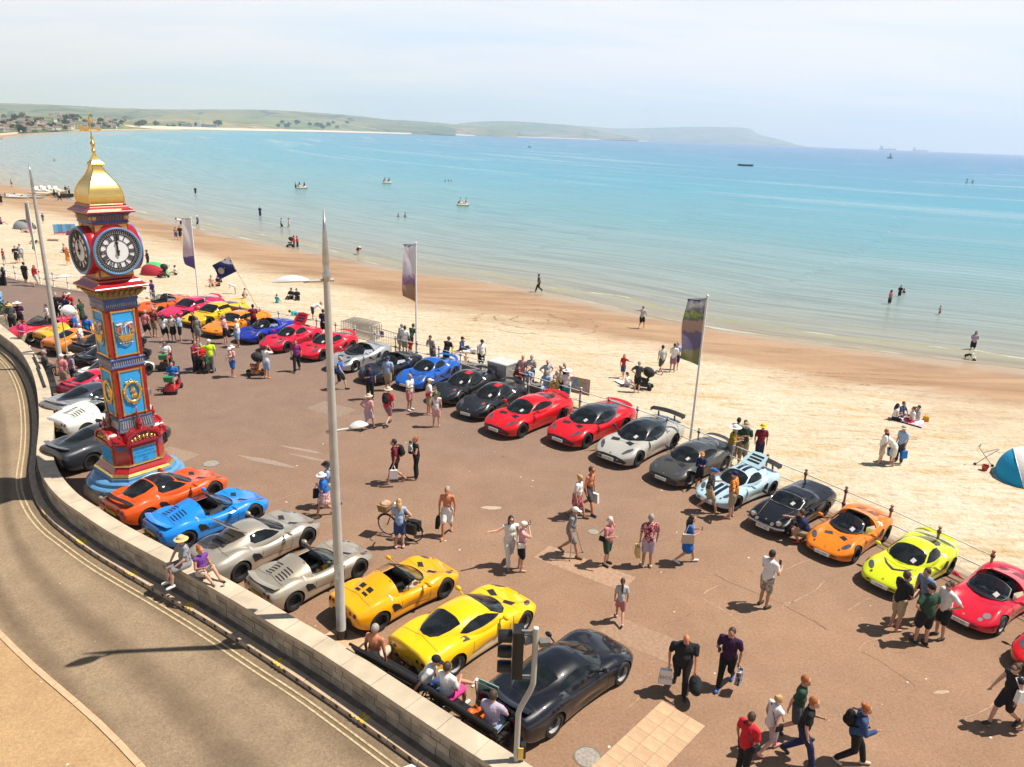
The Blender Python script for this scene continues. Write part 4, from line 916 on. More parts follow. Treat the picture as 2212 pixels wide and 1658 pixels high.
# gilded square dome, edges ribbed, with beaten scales
dome_prof = [(.555, 9.81), (.575, 9.9), (.578, 10.0), (.56, 10.14), (.51, 10.28), (.43, 10.42), (.34, 10.55), (.26, 10.67), (.2, 10.79), (.165, 10.9), (.15, 10.97)]
dm_ = pchip([p[1] for p in dome_prof], [p[0] for p in dome_prof]); zz = np.linspace(9.81, 10.97, 40)
gm, t, b = base_mat('gilding', (0.8, 0.56, 0.2), 0.3, 0.92)
tc = nd(t, 'ShaderNodeTexCoord'); br = nd(t, 'ShaderNodeTexBrick'); br.inputs['Scale'].default_value = 1.0; br.inputs['Mortar Size'].default_value = 0.006; br.inputs['Brick Width'].default_value = 0.14; br.inputs['Row Height'].default_value = 0.1; br.inputs['Mortar Smooth'].default_value = 0.4
sp = nd(t, 'ShaderNodeSeparateXYZ'); t.links.new(tc.outputs['Object'], sp.inputs[0]); ad = nd(t, 'ShaderNodeMath', operation='ADD'); t.links.new(sp.outputs[0], ad.inputs[0]); t.links.new(sp.outputs[1], ad.inputs[1])
cb = nd(t, 'ShaderNodeCombineXYZ'); t.links.new(ad.outputs[0], cb.inputs[0]); t.links.new(sp.outputs[2], cb.inputs[1]); t.links.new(cb.outputs[0], br.inputs['Vector'])
br.inputs['Color1'].default_value = (0.8, 0.56, 0.2, 1); br.inputs['Color2'].default_value = (0.74, 0.51, 0.17, 1); br.inputs['Mortar'].default_value = (0.66, 0.44, 0.14, 1); t.links.new(br.outputs['Color'], b.inputs['Base Color'])
bp = nd(t, 'ShaderNodeBump'); bp.inputs['Strength'].default_value = 0.15; bp.inputs['Distance'].default_value = 0.008; bp.invert = True; t.links.new(br.outputs['Fac'], bp.inputs['Height']); t.links.new(bp.outputs[0], b.inputs['Normal'])
part('golden_dome', sq(MB(), [(float(dm_(z)), float(z)) for z in zz]), gm, tower, 50)
rb = MB()
for k in range(4):
 rot = Matrix.Rotation(R(90 * k), 3, 'Z'); rb.tube([rot @ Vector((float(dm_(z)), float(dm_(z)), z)) for z in zz[::3]], 0.02, 6)
part('dome_ribs', rb, GOLD, tower, 60)
fn = MB(); sq(fn, [(.19, 10.96), (.2, 10.99), (.17, 11.03), (.14, 11.05), (.12, 11.1), (.06, 11.22), (.045, 11.3)])
fn.lathe([(.04, 11.28), (.05, 11.32), (.075, 11.38), (.04, 11.43), (.03, 11.46), (.05, 11.5), (.085, 11.57), (.05, 11.64), (.025, 11.68), (.05, 11.73), (.05, 11.77), (.02, 11.8), (.018, 12.16), (.04, 12.2), (.06, 12.25), (.03, 12.32), (.012, 12.38), (0, 12.56)], 14)
part('golden_finial', fn, GOLD, tower, 45)
vn = MB(); vfn = lambda v: Matrix.Rotation(R(48), 3, 'Z') @ Vector((v.x, v.z, v.y + 12.0))
vn.prism([(-.36, -.1), (-.28, -.06), (-.06, -.08), (-.05, .06), (-.3, .08), (-.4, .12), (-.33, 0)], -.012, .012, vfn); vn.prism([(.05, -.02), (.22, -.02), (.22, -.07), (.36, 0), (.22, .07), (.22, .02), (.05, .02)], -.012, .012, vfn)
part('weather_vane', vn, GOLD, tower)
# clock drums, dials, numerals and hands
ROM = ['XII', 'I', 'II', 'III', 'IIII', 'V', 'VI', 'VII', 'VIII', 'IX', 'X', 'XI']
CZ = 8.38
for k in range(4):
 rot = Matrix.Rotation(R(90 * k), 3, 'Z'); Ry = Matrix(((0, 0, 1), (1, 0, 0), (0, 1, 0))); RR0 = rot @ Ry; RR = RR0           # dial plane: x right, y up, z out
 nrm_ = rot @ Vector((.08, 0, 0)); CC_ = Vector((0, 0, CZ)) + nrm_; RS = RR @ Matrix.Diagonal((1.055, .95, 1))
 def D3(x, y, z): return RS @ Vector((x, y, z)) + CC_
 dr = MB(); dr.lathe([(.0, .3), (.78, .3), (.8, .5), (.8, .76), (.77, .8), (.0, .8)], 56, CC_, RS); dial = part('clock_drum', dr, REDP, tower, 40)
 dr = MB(); dr.lathe([(.7, .79), (.775, .8), (.78, .84), (.745, .86), (.71, .845), (.7, .79)], 56, CC_, RS); part('blue_rim', dr, BLUEM, dial, 40)
 dr = MB(); dr.lathe([(.0, .8), (.715, .8), (.715, .806), (0, .806)], 56, CC_, RS); part('dial_face', dr, mat((0.74, 0.75, 0.77), 0.35, var=0.03), dial)
 rg_ = MB()
 def ringd(r0, r1, z0, z1): rg_.lathe([(r0, z0), (r1, z0), (r1, z1), (r0, z1), (r0, z0)], 56, CC_, RS)
 ringd(.655, .715, .807, .822); ringd(.545, .575, .807, .822); ringd(.36, .375, .807, .82); ringd(.62, .632, .807, .82)
 for i in range(60):
  a = R(6 * i); c_, s_ = math.sin(a), math.cos(a); w_ = .012; mb = [(c_ * .57 - s_ * w_, s_ * .57 + c_ * w_), (c_ * .66 - s_ * w_, s_ * .66 + c_ * w_), (c_ * .66 + s_ * w_, s_ * .66 - c_ * w_), (c_ * .57 + s_ * w_, s_ * .57 - c_ * w_)]
  rg_.prism(mb, .808, .8215, lambda v: D3(v.x, v.y, v.z))
 part('minute_ring', rg_, BLACK, dial)
 bd = MB()
 for i in range(60):
  a = R(6 * i); bd.ell(D3(.69 * math.sin(a), .69 * math.cos(a), .826), (.012, .012, .012), None, 5, 4)
 part('rim_bulbs', bd, WHITEP, dial, 60)['kind'] = 'stuff'
 for i, num in enumerate(ROM):
  a = R(30 * i); nm = MB(); strokes = []; x = 0.0
  for ch in num:
   if ch == 'I': strokes.append(((x + .02, -.085), (x + .02, .085), .013)); x += .045
   elif ch == 'V': strokes += [((x, .085), (x + .04, -.085), .014), ((x + .08, .085), (x + .04, -.085), .007)]; x += .09
   else: strokes += [((x, .085), (x + .085, -.085), .014), ((x + .085, .085), (x, -.085), .007)]; x += .1
  for (p, q_, w_) in strokes:
   pts = []
   for (u_, v_), sg in ((p, 1), (q_, 1), (q_, -1), (p, -1)):
    d_ = Vector((q_[0] - p[0], q_[1] - p[1])).normalized(); pts.append((u_ - x / 2 + .01 - d_.y * w_ * sg, v_ + .46 + d_.x * w_ * sg))
   pts = [(u_ * math.cos(a) + v_ * math.sin(a), -u_ * math.sin(a) + v_ * math.cos(a)) for u_, v_ in pts]
   nm.prism(pts, .808, .823, lambda v: D3(v.x, v.y, v.z))
  part('numeral', nm, BLACK, dial)
 hd = MB()
 for ang_, ln_h, w0, w1, z_ in ((-1.5, .6, .022, .012, .84), (-3.5, .34, .03, .014, .832)):
  a = R(ang_); tr = lambda v: D3(v.x * math.cos(a) + v.y * math.sin(a), -v.x * math.sin(a) + v.y * math.cos(a), v.z)
  hd.prism([(-w0, -.14), (w0, -.14), (w1, ln_h), (0, ln_h + .03), (-w1, ln_h)], z_, z_ + .014, tr)
  if ln_h < .5: hd.prism([(.06 * math.cos(j * .7), .27 + .045 * math.sin(j * .7)) for j in range(9)], z_, z_ + .013, tr)
 hd.lathe([(.045, .81), (.05, .87), (.0, .88)], 12, CC_, RS); part('clock_hands', hd, BLACK, dial)
 for sx in (-1, 1):
  for sy in (-1, 1):
   tri = MB(); tri.prism([(sx * .54, sy * .8), (sx * .24, sy * .8), (sx * .54, sy * .56)], .586, .6, lambda v: RR @ v + Vector((0, 0, CZ))); part('gilt_spandrel', tri, GOLDP, tower)
 # framed panels: arms above, queen's head below
 for (z0, z1, kind) in ((4.96, 6.42, 'arms'), (2.9, 4.42, 'queen')):
  zc = (z0 + z1) / 2; P3 = lambda x, y, z: RR @ Vector((x, y, z)) + Vector((0, 0, zc)); hh = (z1 - z0) / 2; hw = .4
  fr = MB()
  for (cx_, cy_, w_, h_) in ((0, hh, 2 * hw + .06, .05), (0, -hh, 2 * hw + .06, .05), (hw, 0, .05, 2 * hh - .05), (-hw, 0, .05, 2 * hh - .05)):
   fr.prism([(cx_ - w_ / 2, cy_ - h_ / 2), (cx_ + w_ / 2, cy_ - h_ / 2), (cx_ + w_ / 2, cy_ + h_ / 2), (cx_ - w_ / 2, cy_ + h_ / 2)], .57, .615, lambda v: P3(v.x, v.y, v.z))
  for cx_ in (-hw, hw):
   for cy_ in (-hh, hh): fr.ell(P3(cx_, cy_, .615), (.05, .05, .05), None, 8, 5)
  for i in range(34):
   f_ = -hh + 2 * hh * i / 33
   for cx_ in (-hw, hw): fr.ell(P3(cx_, f_, .616), (.018, .018, .018), None, 5, 4)
  frame = part('panel_frame', fr, GOLD, tower)
  part('panel', MB().prism([(-hw + .02, -hh + .02), (hw - .02, -hh + .02), (hw - .02, hh - .02), (-hw + .02, hh - .02)], .56, .588, lambda v: P3(v.x, v.y, v.z)), BLUEP, frame)
  f = lambda v: P3(v.x, v.y, v.z)
  if kind == 'arms':
   part('arms_shield', MB().prism([(-.34, .42), (.34, .42), (.34, -.05), (.29, -.24), (.17, -.38), (0, -.46), (-.17, -.38), (-.29, -.24), (-.34, -.05)], .586, .63, f), BLUEM, frame)
   sh_ = MB(); sh_.prism([(-.3, -.02), (-.22, -.06), (.3, -.02), (.33, .06), (.24, -.2), (.12, -.26), (-.16, -.25), (-.24, -.12)], .63, .675, f)
   for i in range(3): sh_.prism([(-.22, -.1 - i * .05), (.25, -.1 - i * .05), (.25, -.085 - i * .05), (-.22, -.085 - i * .05)], .67, .69, f)
   sh_.prism([(.2, 0), (.33, .02), (.33, .14), (.22, .1)], .63, .67, f); sh_.prism([(-.33, .1), (-.3, .12), (-.12, -.05), (-.15, -.07)], .63, .66, f)
   part('gilt_ship', sh_, GOLD, frame)
   sl = MB()
   for x_ in (-.12, .02, .16): sl.prism([(x_ - .009, -.03), (x_ + .009, -.03), (x_ + .009, .33), (x_ - .009, .33)], .63, .655, f)
   sl.prism([(-.3, .33), (-.1, .36), (-.06, .31), (-.26, .28)], .64, .66, f); sl.prism([(.05, .34), (.27, .37), (.3, .31), (.08, .29)], .64, .66, f); sl.prism([(-.05, .2), (.1, .36), (.12, .28)], .64, .66, f)
   for x_ in (-.2, -.1, 0, .1, .2): sl.prism([(x_ - .05, -.3 - .2 * x_ * x_), (x_, -.27), (x_ + .05, -.3), (x_, -.33)], .63, .65, f)
   part('ship_rigging', sl, WHITEP, frame)
   sl = MB(); sl.prism([(-.27, .08), (-.12, .1), (-.12, .24), (-.27, .22)], .64, .665, f); sl.prism([(.14, .14), (.27, .13), (.27, .26), (.14, .27)], .64, .665, f); part('ship_banners', sl, mat((0.55, 0.12, 0.06), 0.5, var=0.7, scale=14), frame)
  else:
   wr = MB(); wr.tube([P3(.29 * math.sin(R(12 * i)), .34 * math.cos(R(12 * i)), .61) for i in range(30)], .055, 7, True)
   g = random.Random(k)
   for i in range(70):
    a = g.uniform(0, 2 * math.pi); r_ = 1 + g.uniform(-.16, .16) + (.12 if abs(math.cos(a)) > .75 else 0); wr.ell(P3(.29 * r_ * math.sin(a), .34 * r_ * math.cos(a), .63), (.035, .03, .035), None, 5, 4)
   part('gilt_wreath', wr, GOLD, frame, 60)
   qb = MB(); qb.ell(P3(.0, .04, .6), (.05, .075, .1), rot, 10, 7); qb.ell(P3(.05, .02, .6), (.05, .08, .11), rot, 10, 7); qb.ell(P3(.06, -.14, .59), (.05, .13, .1), rot, 10, 7); qb.ell(P3(-.075, .02, .6), (.02, .025, .015), rot, 6, 5)
   qb.prism([(-.06, .13), (.06, .13), (.07, .2), (.03, .165), (0, .21), (-.03, .165), (-.07, .2)], .58, .64, f); part('gilt_head', qb, GOLD, frame, 60)
# ================================================================== LAMP COLUMNS
def lamp_column(p, h, arms, label, dark=True):
 o = thing('lamp_column', label, 'street lamp', (p[0], p[1], 0))
 sh_ = MB(); sh_.lathe([(.125, 0), (.125, .02), (.125, .3), (.12, .31), (.118, 2.0), (.1, h * .48), (.075, h * .78), (.07, h * .845)], 18)
 part('pole', sh_, GREYP, o, 40)
 part('spike', MB().lathe([(.075, h * .845), (.085, h * .85), (.085, h * .86), (.055, h * .865), (.075, h * .88), (.045, h * .94), (.0, h)], 14), STEEL, o, 50)
 part('base_band', MB().lathe([(.128, 0), (.13, .26), (.12, .27)], 18), BLACK, o, 40)
 for (z, az_, ln_) in arms:
  d = Vector((math.cos(az_), math.sin(az_), 0)); n_ = Vector((-d.y, d.x, 0))
  a = part('lamp_arm', MB().cyl(Vector((0, 0, z)) - d * .16, Vector((0, 0, z)) + d * .5, .035, .028, 10), GREYP, o, 60)
  hd = MB(); m_ = 12; prof = []
  vs = []; fs = []
  for i in range(m_ + 1):
   u = i / m_; w_ = .17 * math.sin(math.pi * min(1, u * .93 + .04)) ** .7 * (1 - .25 * u); hh_ = .085 * math.sin(math.pi * min(1, u * .9 + .06)) ** .8
   c_ = Vector((0, 0, z + .02 + .03 * math.sin(u * 3))) + d * (.38 + u * (ln_ - .38))
   for j in range(10):
    aa = 2 * math.pi * j / 10; vs.append(c_ + n_ * (w_ * math.cos(aa)) + Vector((0, 0, hh_ * math.sin(aa) * (1.2 if math.sin(aa) > 0 else .55))))
  for i in range(m_):
   for j in range(10): fs.append((i * 10 + j, i * 10 + (j + 1) % 10, (i + 1) * 10 + (j + 1) % 10, (i + 1) * 10 + j))
  fs += [tuple(range(9, -1, -1)), tuple(m_ * 10 + j for j in range(10))]
  hd.add(vs, fs); lh = part('lamp_head', hd, mat((0.62, 0.62, 0.62), 0.4, var=0.05), a, 60)
 return o
lc1 = lamp_column((-4.087, 16.03), 10.84, ((9.17, R(210), 1.15), (5.66, R(30), 0.85)), 'tall grey lamp column with two leaf shaped heads near the yellow cars')
part('sticker', MB().box((0, -.118, 1.95), (.12, .01, .5), (0, 0, 0)), mat((0.55, 0.55, 0.53), 0.6, var=0.3, scale=12), lc1)
lamp_column((-23.4, 36.93), 10.33, ((4.63, R(42), 1.15),), 'grey lamp column beside the benches at the far bend of the wall')
bp_ = at(151, 801.7); o = thing('spotlight_post', 'slim grey post carrying a round white floodlight next to the far lamp column', 'floodlight', (bp_.x, bp_.y, 0)); zt = z_at(bp_, 670)
part('post', MB().tube([(0, 0, 0), (0, 0, 1.2), (0, 0, 1.21), (0, 0, zt)], [.05, .05, .03, .025], 9), GREYP, o, 50)
part('ring_bracket', MB().tube([(0, .11 * math.cos(i * .63), zt + .1 + .11 * math.sin(i * .63)) for i in range(10)], .02, 6, True), WHITEP, o, 60)
part('lamp_bowl', MB().lathe([(0.0, .3), (.12, .28), (.26, .16), (.31, 0), (.29, -.02), (.0, .05)], 18, (.42, -.05, zt - .02), (R(20), R(60), 0)), WHITEP, o, 60)
# ================================================================== BANNER POLES
def banner_mat(stops, nz=0.25, scale=5):
 m, t, b = base_mat('banner_cloth', (0.5, 0.5, 0.5), 0.8, 0, 0.2); tc = nd(t, 'ShaderNodeTexCoord'); sp = nd(t, 'ShaderNodeSeparateXYZ'); t.links.new(tc.outputs['Generated'], sp.inputs[0])
 n = nd(t, 'ShaderNodeTexNoise'); n.inputs['Scale'].default_value = scale; n.inputs['Detail'].default_value = 5; t.links.new(tc.outputs['Object'], n.inputs['Vector'])
 a = nd(t, 'ShaderNodeMath', operation='MULTIPLY_ADD'); t.links.new(n.outputs['Fac'], a.inputs[0]); a.inputs[1].default_value = nz; a2 = nd(t, 'ShaderNodeMath', operation='SUBTRACT'); t.links.new(sp.outputs[2], a2.inputs[0]); a2.inputs[1].default_value = nz / 2; t.links.new(a2.outputs[0], a.inputs[2])
 r = nd(t, 'ShaderNodeValToRGB'); r.color_ramp.interpolation = 'LINEAR'; e = r.color_ramp.elements; e[0].position = stops[0][0]; e[0].color = lin(stops[0][1]); e[1].position = stops[-1][0]; e[1].color = lin(stops[-1][1])
 for p_, c_ in stops[1:-1]: q_ = e.new(p_); q_.color = lin(c_)
 t.links.new(a.outputs[0], r.inputs[0]); t.links.new(r.outputs[0], b.inputs['Base Color'])
 tl = nd(t, 'ShaderNodeBsdfTranslucent'); mx = nd(t, 'ShaderNodeMixShader'); mx.inputs[0].default_value = .45; t.links.new(r.outputs[0], tl.inputs[0]); t.links.new(b.outputs[0], mx.inputs[1]); t.links.new(tl.outputs[0], mx.inputs[2]); t.links.new(mx.outputs[0], t.nodes['Material Output'].inputs[0])
 return m
def banner(base_, ytop, wdt, hgt, m, label, dirv, curl, zb=-0.5, trim=None, mark=None):
 p = base_; zt = z_at(p, ytop); o = thing('banner_pole', label, 'flag', (p.x, p.y, zb))
 part('pole', MB().tube([(0, 0, 0), (0, 0, 2.0 - zb), (0, 0, zt - zb)], [.055, .05, .036], 10), WHITEP, o, 60)
 part('ball', MB().ell((0, 0, zt - zb + .04), (.06, .06, .06)), WHITEP, o, 60)
 d = Vector((math.cos(dirv), math.sin(dirv), 0)); n_ = Vector((-d.y, d.x, 0)); nu, nv = 8, 20; vs = []; top = zt - zb - .08
 for j in range(nv + 1):
  for i in range(nu + 1):
   u, v = i / nu, j / nv; lft = 1 - .45 * max(0, v - .72) / .28 * (0 if i == 0 else 1) if curl else 1
   ww = wdt * u * (1 + .18 * math.sin(v * 2.2) * u)
   sw = .1 * math.sin(u * 4 + v * 5) * u + .06 * math.sin(v * 9 + 1) * u
   drop = hgt * v - curl * u * (max(0, v - .6) / .4) ** 2 * hgt * .13
   vs.append(Vector((0, 0, top - drop)) + d * (ww + .05) + n_ * sw)
 fs = [(j * (nu + 1) + i, j * (nu + 1) + i + 1, (j + 1) * (nu + 1) + i + 1, (j + 1) * (nu + 1) + i) for j in range(nv) for i in range(nu)]
 mb = MB().add(vs, fs); bn = part('banner', mb, m, o, 179)
 part('top_arm', MB().cyl((0, 0, top + .02), Vector((0, 0, top + .02)) + d * (wdt + .1), .018, None, 6), mat(trim or (0.1, 0.1, 0.2), 0.5), o)
 if mark:
  v_, c_ = mark; cc = Vector((0, 0, top - hgt * v_)) + d * (wdt * .55) - n_ * .14
  part('printed_letter', MB().tube([cc + d * (.07 * math.cos(i * .63)) + Vector((0, 0, .1 * math.sin(i * .63))) for i in range(10)], .018, 5, True), mat(c_, 0.7), bn)
 return o
banner(Vector((7.6, 29.35, 0)), 642, 0.78, 2.75, banner_mat([(0, (0.2, 0.2, 0.09)), (.24, (0.22, 0.22, 0.1)), (.26, (0.13, 0.11, 0.2)), (.5, (0.17, 0.13, 0.22)), (.53, (0.38, 0.24, 0.2)), (.66, (0.4, 0.27, 0.22)), (.7, (0.1, 0.15, 0.12)), (.78, (0.3, 0.36, 0.1)), (.82, (0.15, 0.16, 0.2)), (.93, (0.5, 0.5, 0.52)), (1, (0.05, 0.05, 0.13))]), 'grey purple and olive picture banner on a white pole above the pale parked coupe', R(196), 1.0, mark=(.5, (0.7, 0.68, 0.62)))
banner(Vector((-5.55, 41.3, 0)), 527, 0.6, 3.15, banner_mat([(0, (0.36, 0.2, 0.11)), (.28, (0.4, 0.24, 0.15)), (.32, (0.22, 0.12, 0.25)), (.42, (0.4, 0.25, 0.34)), (.52, (0.68, 0.62, 0.68)), (.98, (0.75, 0.73, 0.78)), (1, (0.2, 0.2, 0.4))]), 'white banner with brown foot on a white pole beside the steel crowd barriers', R(184), 0.8, mark=(.2, (0.3, 0.3, 0.38)))
banner(at(429.5, 652), 472, 0.6, 3.5, banner_mat([(0, (0.1, 0.07, 0.22)), (.24, (0.15, 0.09, 0.28)), (.27, (0.6, 0.5, 0.6)), (.4, (0.55, 0.4, 0.5)), (.55, (0.7, 0.66, 0.7)), (1, (0.74, 0.72, 0.76))], 0.2), 'white banner with a purple foot flying behind the wedge shaped cars', R(178), 0.7)
banner(at(88, 611), 438, 0.2, 3.6, banner_mat([(0, (0.2, 0.28, 0.2)), (.3, (0.22, 0.3, 0.22)), (.5, (0.4, 0.2, 0.28)), (1, (0.22, 0.3, 0.26))]), 'furled greenish banner on a slim white pole above the beach tents', R(250), 0.5)
# club flag on a leaning pole
o = thing('club_flag', 'navy club flag with red cross corner on a leaning pole by the dark blue car', 'flag', (-16.2, 47.5, 0)); tp_ = Vector((-2.15, 0.15, 4.3))
part('pole', MB().cyl((0, 0, 0.1), tp_, .02, .014, 6), mat((0.35, 0.27, 0.18), 0.6), o)
fl = MB(); fa_ = Vector((-.25, 0, -1)).normalized(); fb_ = Vector((-1, -.1, -.35)).normalized()
e0 = tp_ - Vector((-2.15, .15, 4.2)).normalized() * .05
down = -Vector((-2.15, .15, 4.2)).normalized()
vs = [e0 + down * (1.0 * v / 6) + fb_ * (1.15 * u / 6) + Vector((0, .08 * math.sin(u + v), -.03 * u)) for v in range(7) for u in range(7)]
ff = [(v * 7 + u, v * 7 + u + 1, (v + 1) * 7 + u + 1, (v + 1) * 7 + u) for v in range(6) for u in range(6)]
fo = part('flag_cloth', MB().add(vs, ff), cloth((0.03, 0.04, 0.16)), o, 179)
can = MB(); nrm = (vs[6] - vs[0]).cross(vs[42] - vs[0]).normalized()
if nrm.y > 0: nrm = -nrm
can.add([vs[k_] + nrm * .012 for k_ in (0, 3, 24, 21)], [(0, 1, 2, 3)]); part('white_canton', can, WHITEP, fo)
cr = MB(); P4 = lambda u, v: vs[0] + (vs[3] - vs[0]) * u + (vs[21] - vs[0]) * v + nrm * .018
for (u0, u1, v0, v1) in ((.4, .6, 0, 1), (0, 1, .4, .6)): cr.add([P4(u0, v0), P4(u1, v0), P4(u1, v1), P4(u0, v1)], [(0, 1, 2, 3)])
part('red_cross', cr, REDB, fo)
em = MB(); cc = vs[0] + (vs[42] - vs[0]) * .55 + (vs[6] - vs[0]) * .7 + nrm * .03; u_ = (vs[6] - vs[0]).normalized(); v_ = (vs[42] - vs[0]).normalized(); em.add([cc + u_ * .2 * math.cos(j * .7) + v_ * .22 * math.sin(j * .7) for j in range(9)], [tuple(range(9))]); part('round_emblem', em, mat((0.5, 0.48, 0.4), 0.7), fo)
# ================================================================== STREET FURNITURE
def bench(p, rz, length, label):
 o = thing('bench', label, 'bench', (p[0], p[1], 0), rz, 'black slatted benches')       # local: x along, +y is the sitter's front
 sl = MB().box((0, 0, 0), (length, .062, .028)).mesh('slat')
 for i, y in enumerate((.08, .155, .23, .305, .38)): link('seat_slat', sl, o, BLACK, (0, y, .44 - .01 * abs(i - 2)))
 for i, z in enumerate((.52, .6, .68, .76)): link('back_slat', sl, o, BLACK, (0, .03 - .045 * i, z), (R(98), 0, 0))
 part('top_roll', MB().cyl((-length / 2 - .05, -.12, .83), (length / 2 + .05, -.12, .83), .036, None, 10), BLACK, o, 60)
 for x in (-length / 2 + .04, 0, length / 2 - .04):
  e = MB(); e.tube([(x, .42, 0), (x, .4, .25), (x, .38, .42)], [.035, .025, .025], 6); e.tube([(x, -.12, 0), (x, -.02, .3), (x, .02, .45), (x, -.1, .8)], [.035, .028, .026, .02], 6); e.tube([(x, .4, .41), (x, .02, .43)], .022, 6)
  if abs(x) > .1: e.tube([(x, .02, .62), (x, .2, .66), (x, .42, .64), (x, .44, .58), (x, .4, .42)], .022, 6); e.tube([(x, .36, .12), (x, .18, .3), (x, 0, .14)], .016, 5); e.tube([(x + .001, .2 + .07 * math.cos(i * .8), .2 + .07 * math.sin(i * .8)) for i in range(8)], .014, 5, True)
  part('cast_iron_end', e, BLACK, o, 60)
 return o
def wall_dir(x, y):
 i = int(np.argmin(np.linalg.norm(wxy - np.array([x, y]), axis=1))); return wtg[i]
BEN = []
for (a_, b_, lab) in (((-3.52, 14.72), (-1.85, 13.6), 'black slatted bench behind the wall with the bare chested man sitting on it'), ((-1.62, 13.44), (-.08, 12.24), 'black slatted bench behind the wall with the orange bag and seated readers')):
 a_, b_ = Vector(a_), Vector(b_); c_ = (a_ + b_) / 2; d_ = b_ - a_; rz = math.atan2(d_.y, d_.x); BEN.append((c_, rz, d_.length)); n_ = Vector((-d_.y, d_.x)).normalized(); bench(c_ + n_ * .1, rz, d_.length, lab)
for (p1, p2, lab) in (((295, 590), (345, 690), 'black slatted bench at the bend of the wall with a man in grey seated'), ((330, 680), (392, 850), 'empty black slatted bench at the bend of the wall')):
 a_, b_ = at(*q('R2', *p1), .8), at(*q('R2', *p2), .8); c_ = (a_ + b_) / 2; d_ = b_ - a_; rz = math.atan2(d_.y, d_.x); BEN.append((c_.xy, rz, d_.length)); n_ = Vector((-d_.y, d_.x)).normalized(); bench(c_.xy + n_ * .1, rz, d_.length, lab)
# tactile paving at the crossing
tc_ = [at(*q('S1', *p)) for p in ((705, 1085), (1075, 1305), (720, 1658), (65, 1658))]
tp = thing('tactile_paving', 'buff blister paving slab panel leading to the crossing near the wall end', 'paving'); A_, B_ = tc_[0], tc_[1]; wv_ = (B_ - A_); nx = 3; tl = wv_.length / nx; du = wv_.normalized(); dv = Vector((du.y, -du.x, 0))
sl_ = (tc_[3] - A_)
tile = MB(); tile.box((0, 0, .004), (tl - .007, tl - .007, .014))
for i in range(6):
 for j in range(6): tile.lathe([(.022, .0105), (.014, .0155), (0, .016)], 6, ((i + .5) / 6 * tl - tl / 2, (j + .5) / 6 * tl - tl / 2, 0))
tme = tile.mesh('paving_tile'); TILE = [mat((0.52 * k, 0.34 * k, 0.205 * k), 0.85, var=0.12, scale=3) for k in (0.95, 1.0, 1.05)]
for j in range(9):
 sk = sl_.dot(du) / max(.1, sl_.dot(dv)) * 0
 for i in range(nx):
  p = A_ + du * (tl * (i + .5)) + dv * (tl * (j + .5)); link('paving_tile', tme, tp, TILE[RNG.randrange(3)], (p.x, p.y, .002), (0, 0, math.atan2(du.y, du.x)))
# lamp foot patch, traffic signal
structure('lamp_footing', MB().box((-4.0, 15.75, .004), (1.3, 1.0, .008), (0, 0, R(-37))), mat((0.5, 0.34, 0.2), 0.85, var=0.15, scale=4))
sig = thing('traffic_signal', 'grey cranked pole with a black three lamp traffic signal at the end of the wall', 'traffic light', (.36, 11.58, 0));
part('cranked_pole', MB().tube([(0, 0, -.1), (0, 0, 1.0), (0, 0, 1.85), (.04, 0, 2.0), (.21, .01, 2.4), (.25, .01, 2.55), (.25, .01, 3.77)], .055, 14), GREYP, sig, 50)
part('pole_cap', MB().lathe([(.056, 3.77), (.05, 3.785), (0, 3.79)], 14, (.25, .01, 0)), mat((0.6, 0.6, 0.58), .5), sig)
hdz = 3.15; hx, hy = -.06, .13
bx_ = MB(); bx_.box((hx, hy, hdz), (.2, .3, 1.02)); head = part('signal_head', bx_, BLACK, sig)
part('backing_board', MB().box((hx - .1, hy, hdz), (.016, .5, 1.2)), mat((0.05, 0.05, 0.05), .5), head)
for i, (z, c_) in enumerate(((.34, (0.1, 0.01, 0.01)), (0, (0.12, 0.06, 0.01)), (-.34, (0.01, 0.08, 0.04)))):
 hd = MB(); hd.lathe([(.125, 0), (.12, .2), (.105, .26), (.1, .26), (.105, .02)], 16, (hx - .12, hy, hdz + z), (0, R(-90), 0)); part('lamp_hood', hd, BLACK, head, 50)
 part('signal_lens', MB().lathe([(.1, 0), (.06, .02), (0, .03)], 16, (hx - .115, hy, hdz + z), (0, R(-90), 0)), mat(c_, .2), head)
for z in (.5, -.5): part('mounting_bracket', MB().box((.12, .06, hdz + z), (.26, .05, .06)), mat((0.2, 0.2, 0.2), .5), sig)
dt = MB(); dt.box((.42, .02, 3.46), (.2, .12, .12), (R(12), 0, R(10))); part('detector_box', dt, mat((0.12, 0.12, 0.115), .5), sig); dt = MB(); dt.box((.1, .05, 3.5), (.16, .14, .16), (R(-15), 0, R(30))); part('detector_box', dt, mat((0.16, 0.16, 0.155), .5), sig); part('detector_arm', MB().cyl((.25, .01, 3.45), (.4, .02, 3.45), .02, None, 8), BLACK, sig)
me = text_mesh('T  P  K', .1); me.transform(Matrix.Translation((hx + .104, hy, hdz)) @ Matrix(((0, 0, 1, 0), (0, -1, 0, 0), (1, 0, 0, 0), (0, 0, 0, 1)))); link('side_lettering', me, head, mat((0.2, 0.2, 0.19), .6))
pbx = MB(); pbx.box((.13, .03, .95), (.1, .14, .3)); part('push_button_box', pbx, BLACK, sig); pbx = MB(); pbx.box((.08, -.05, .93), (.1, .03, .28)); part('yellow_front', pbx, mat((0.75, 0.5, 0.08), .5), sig)
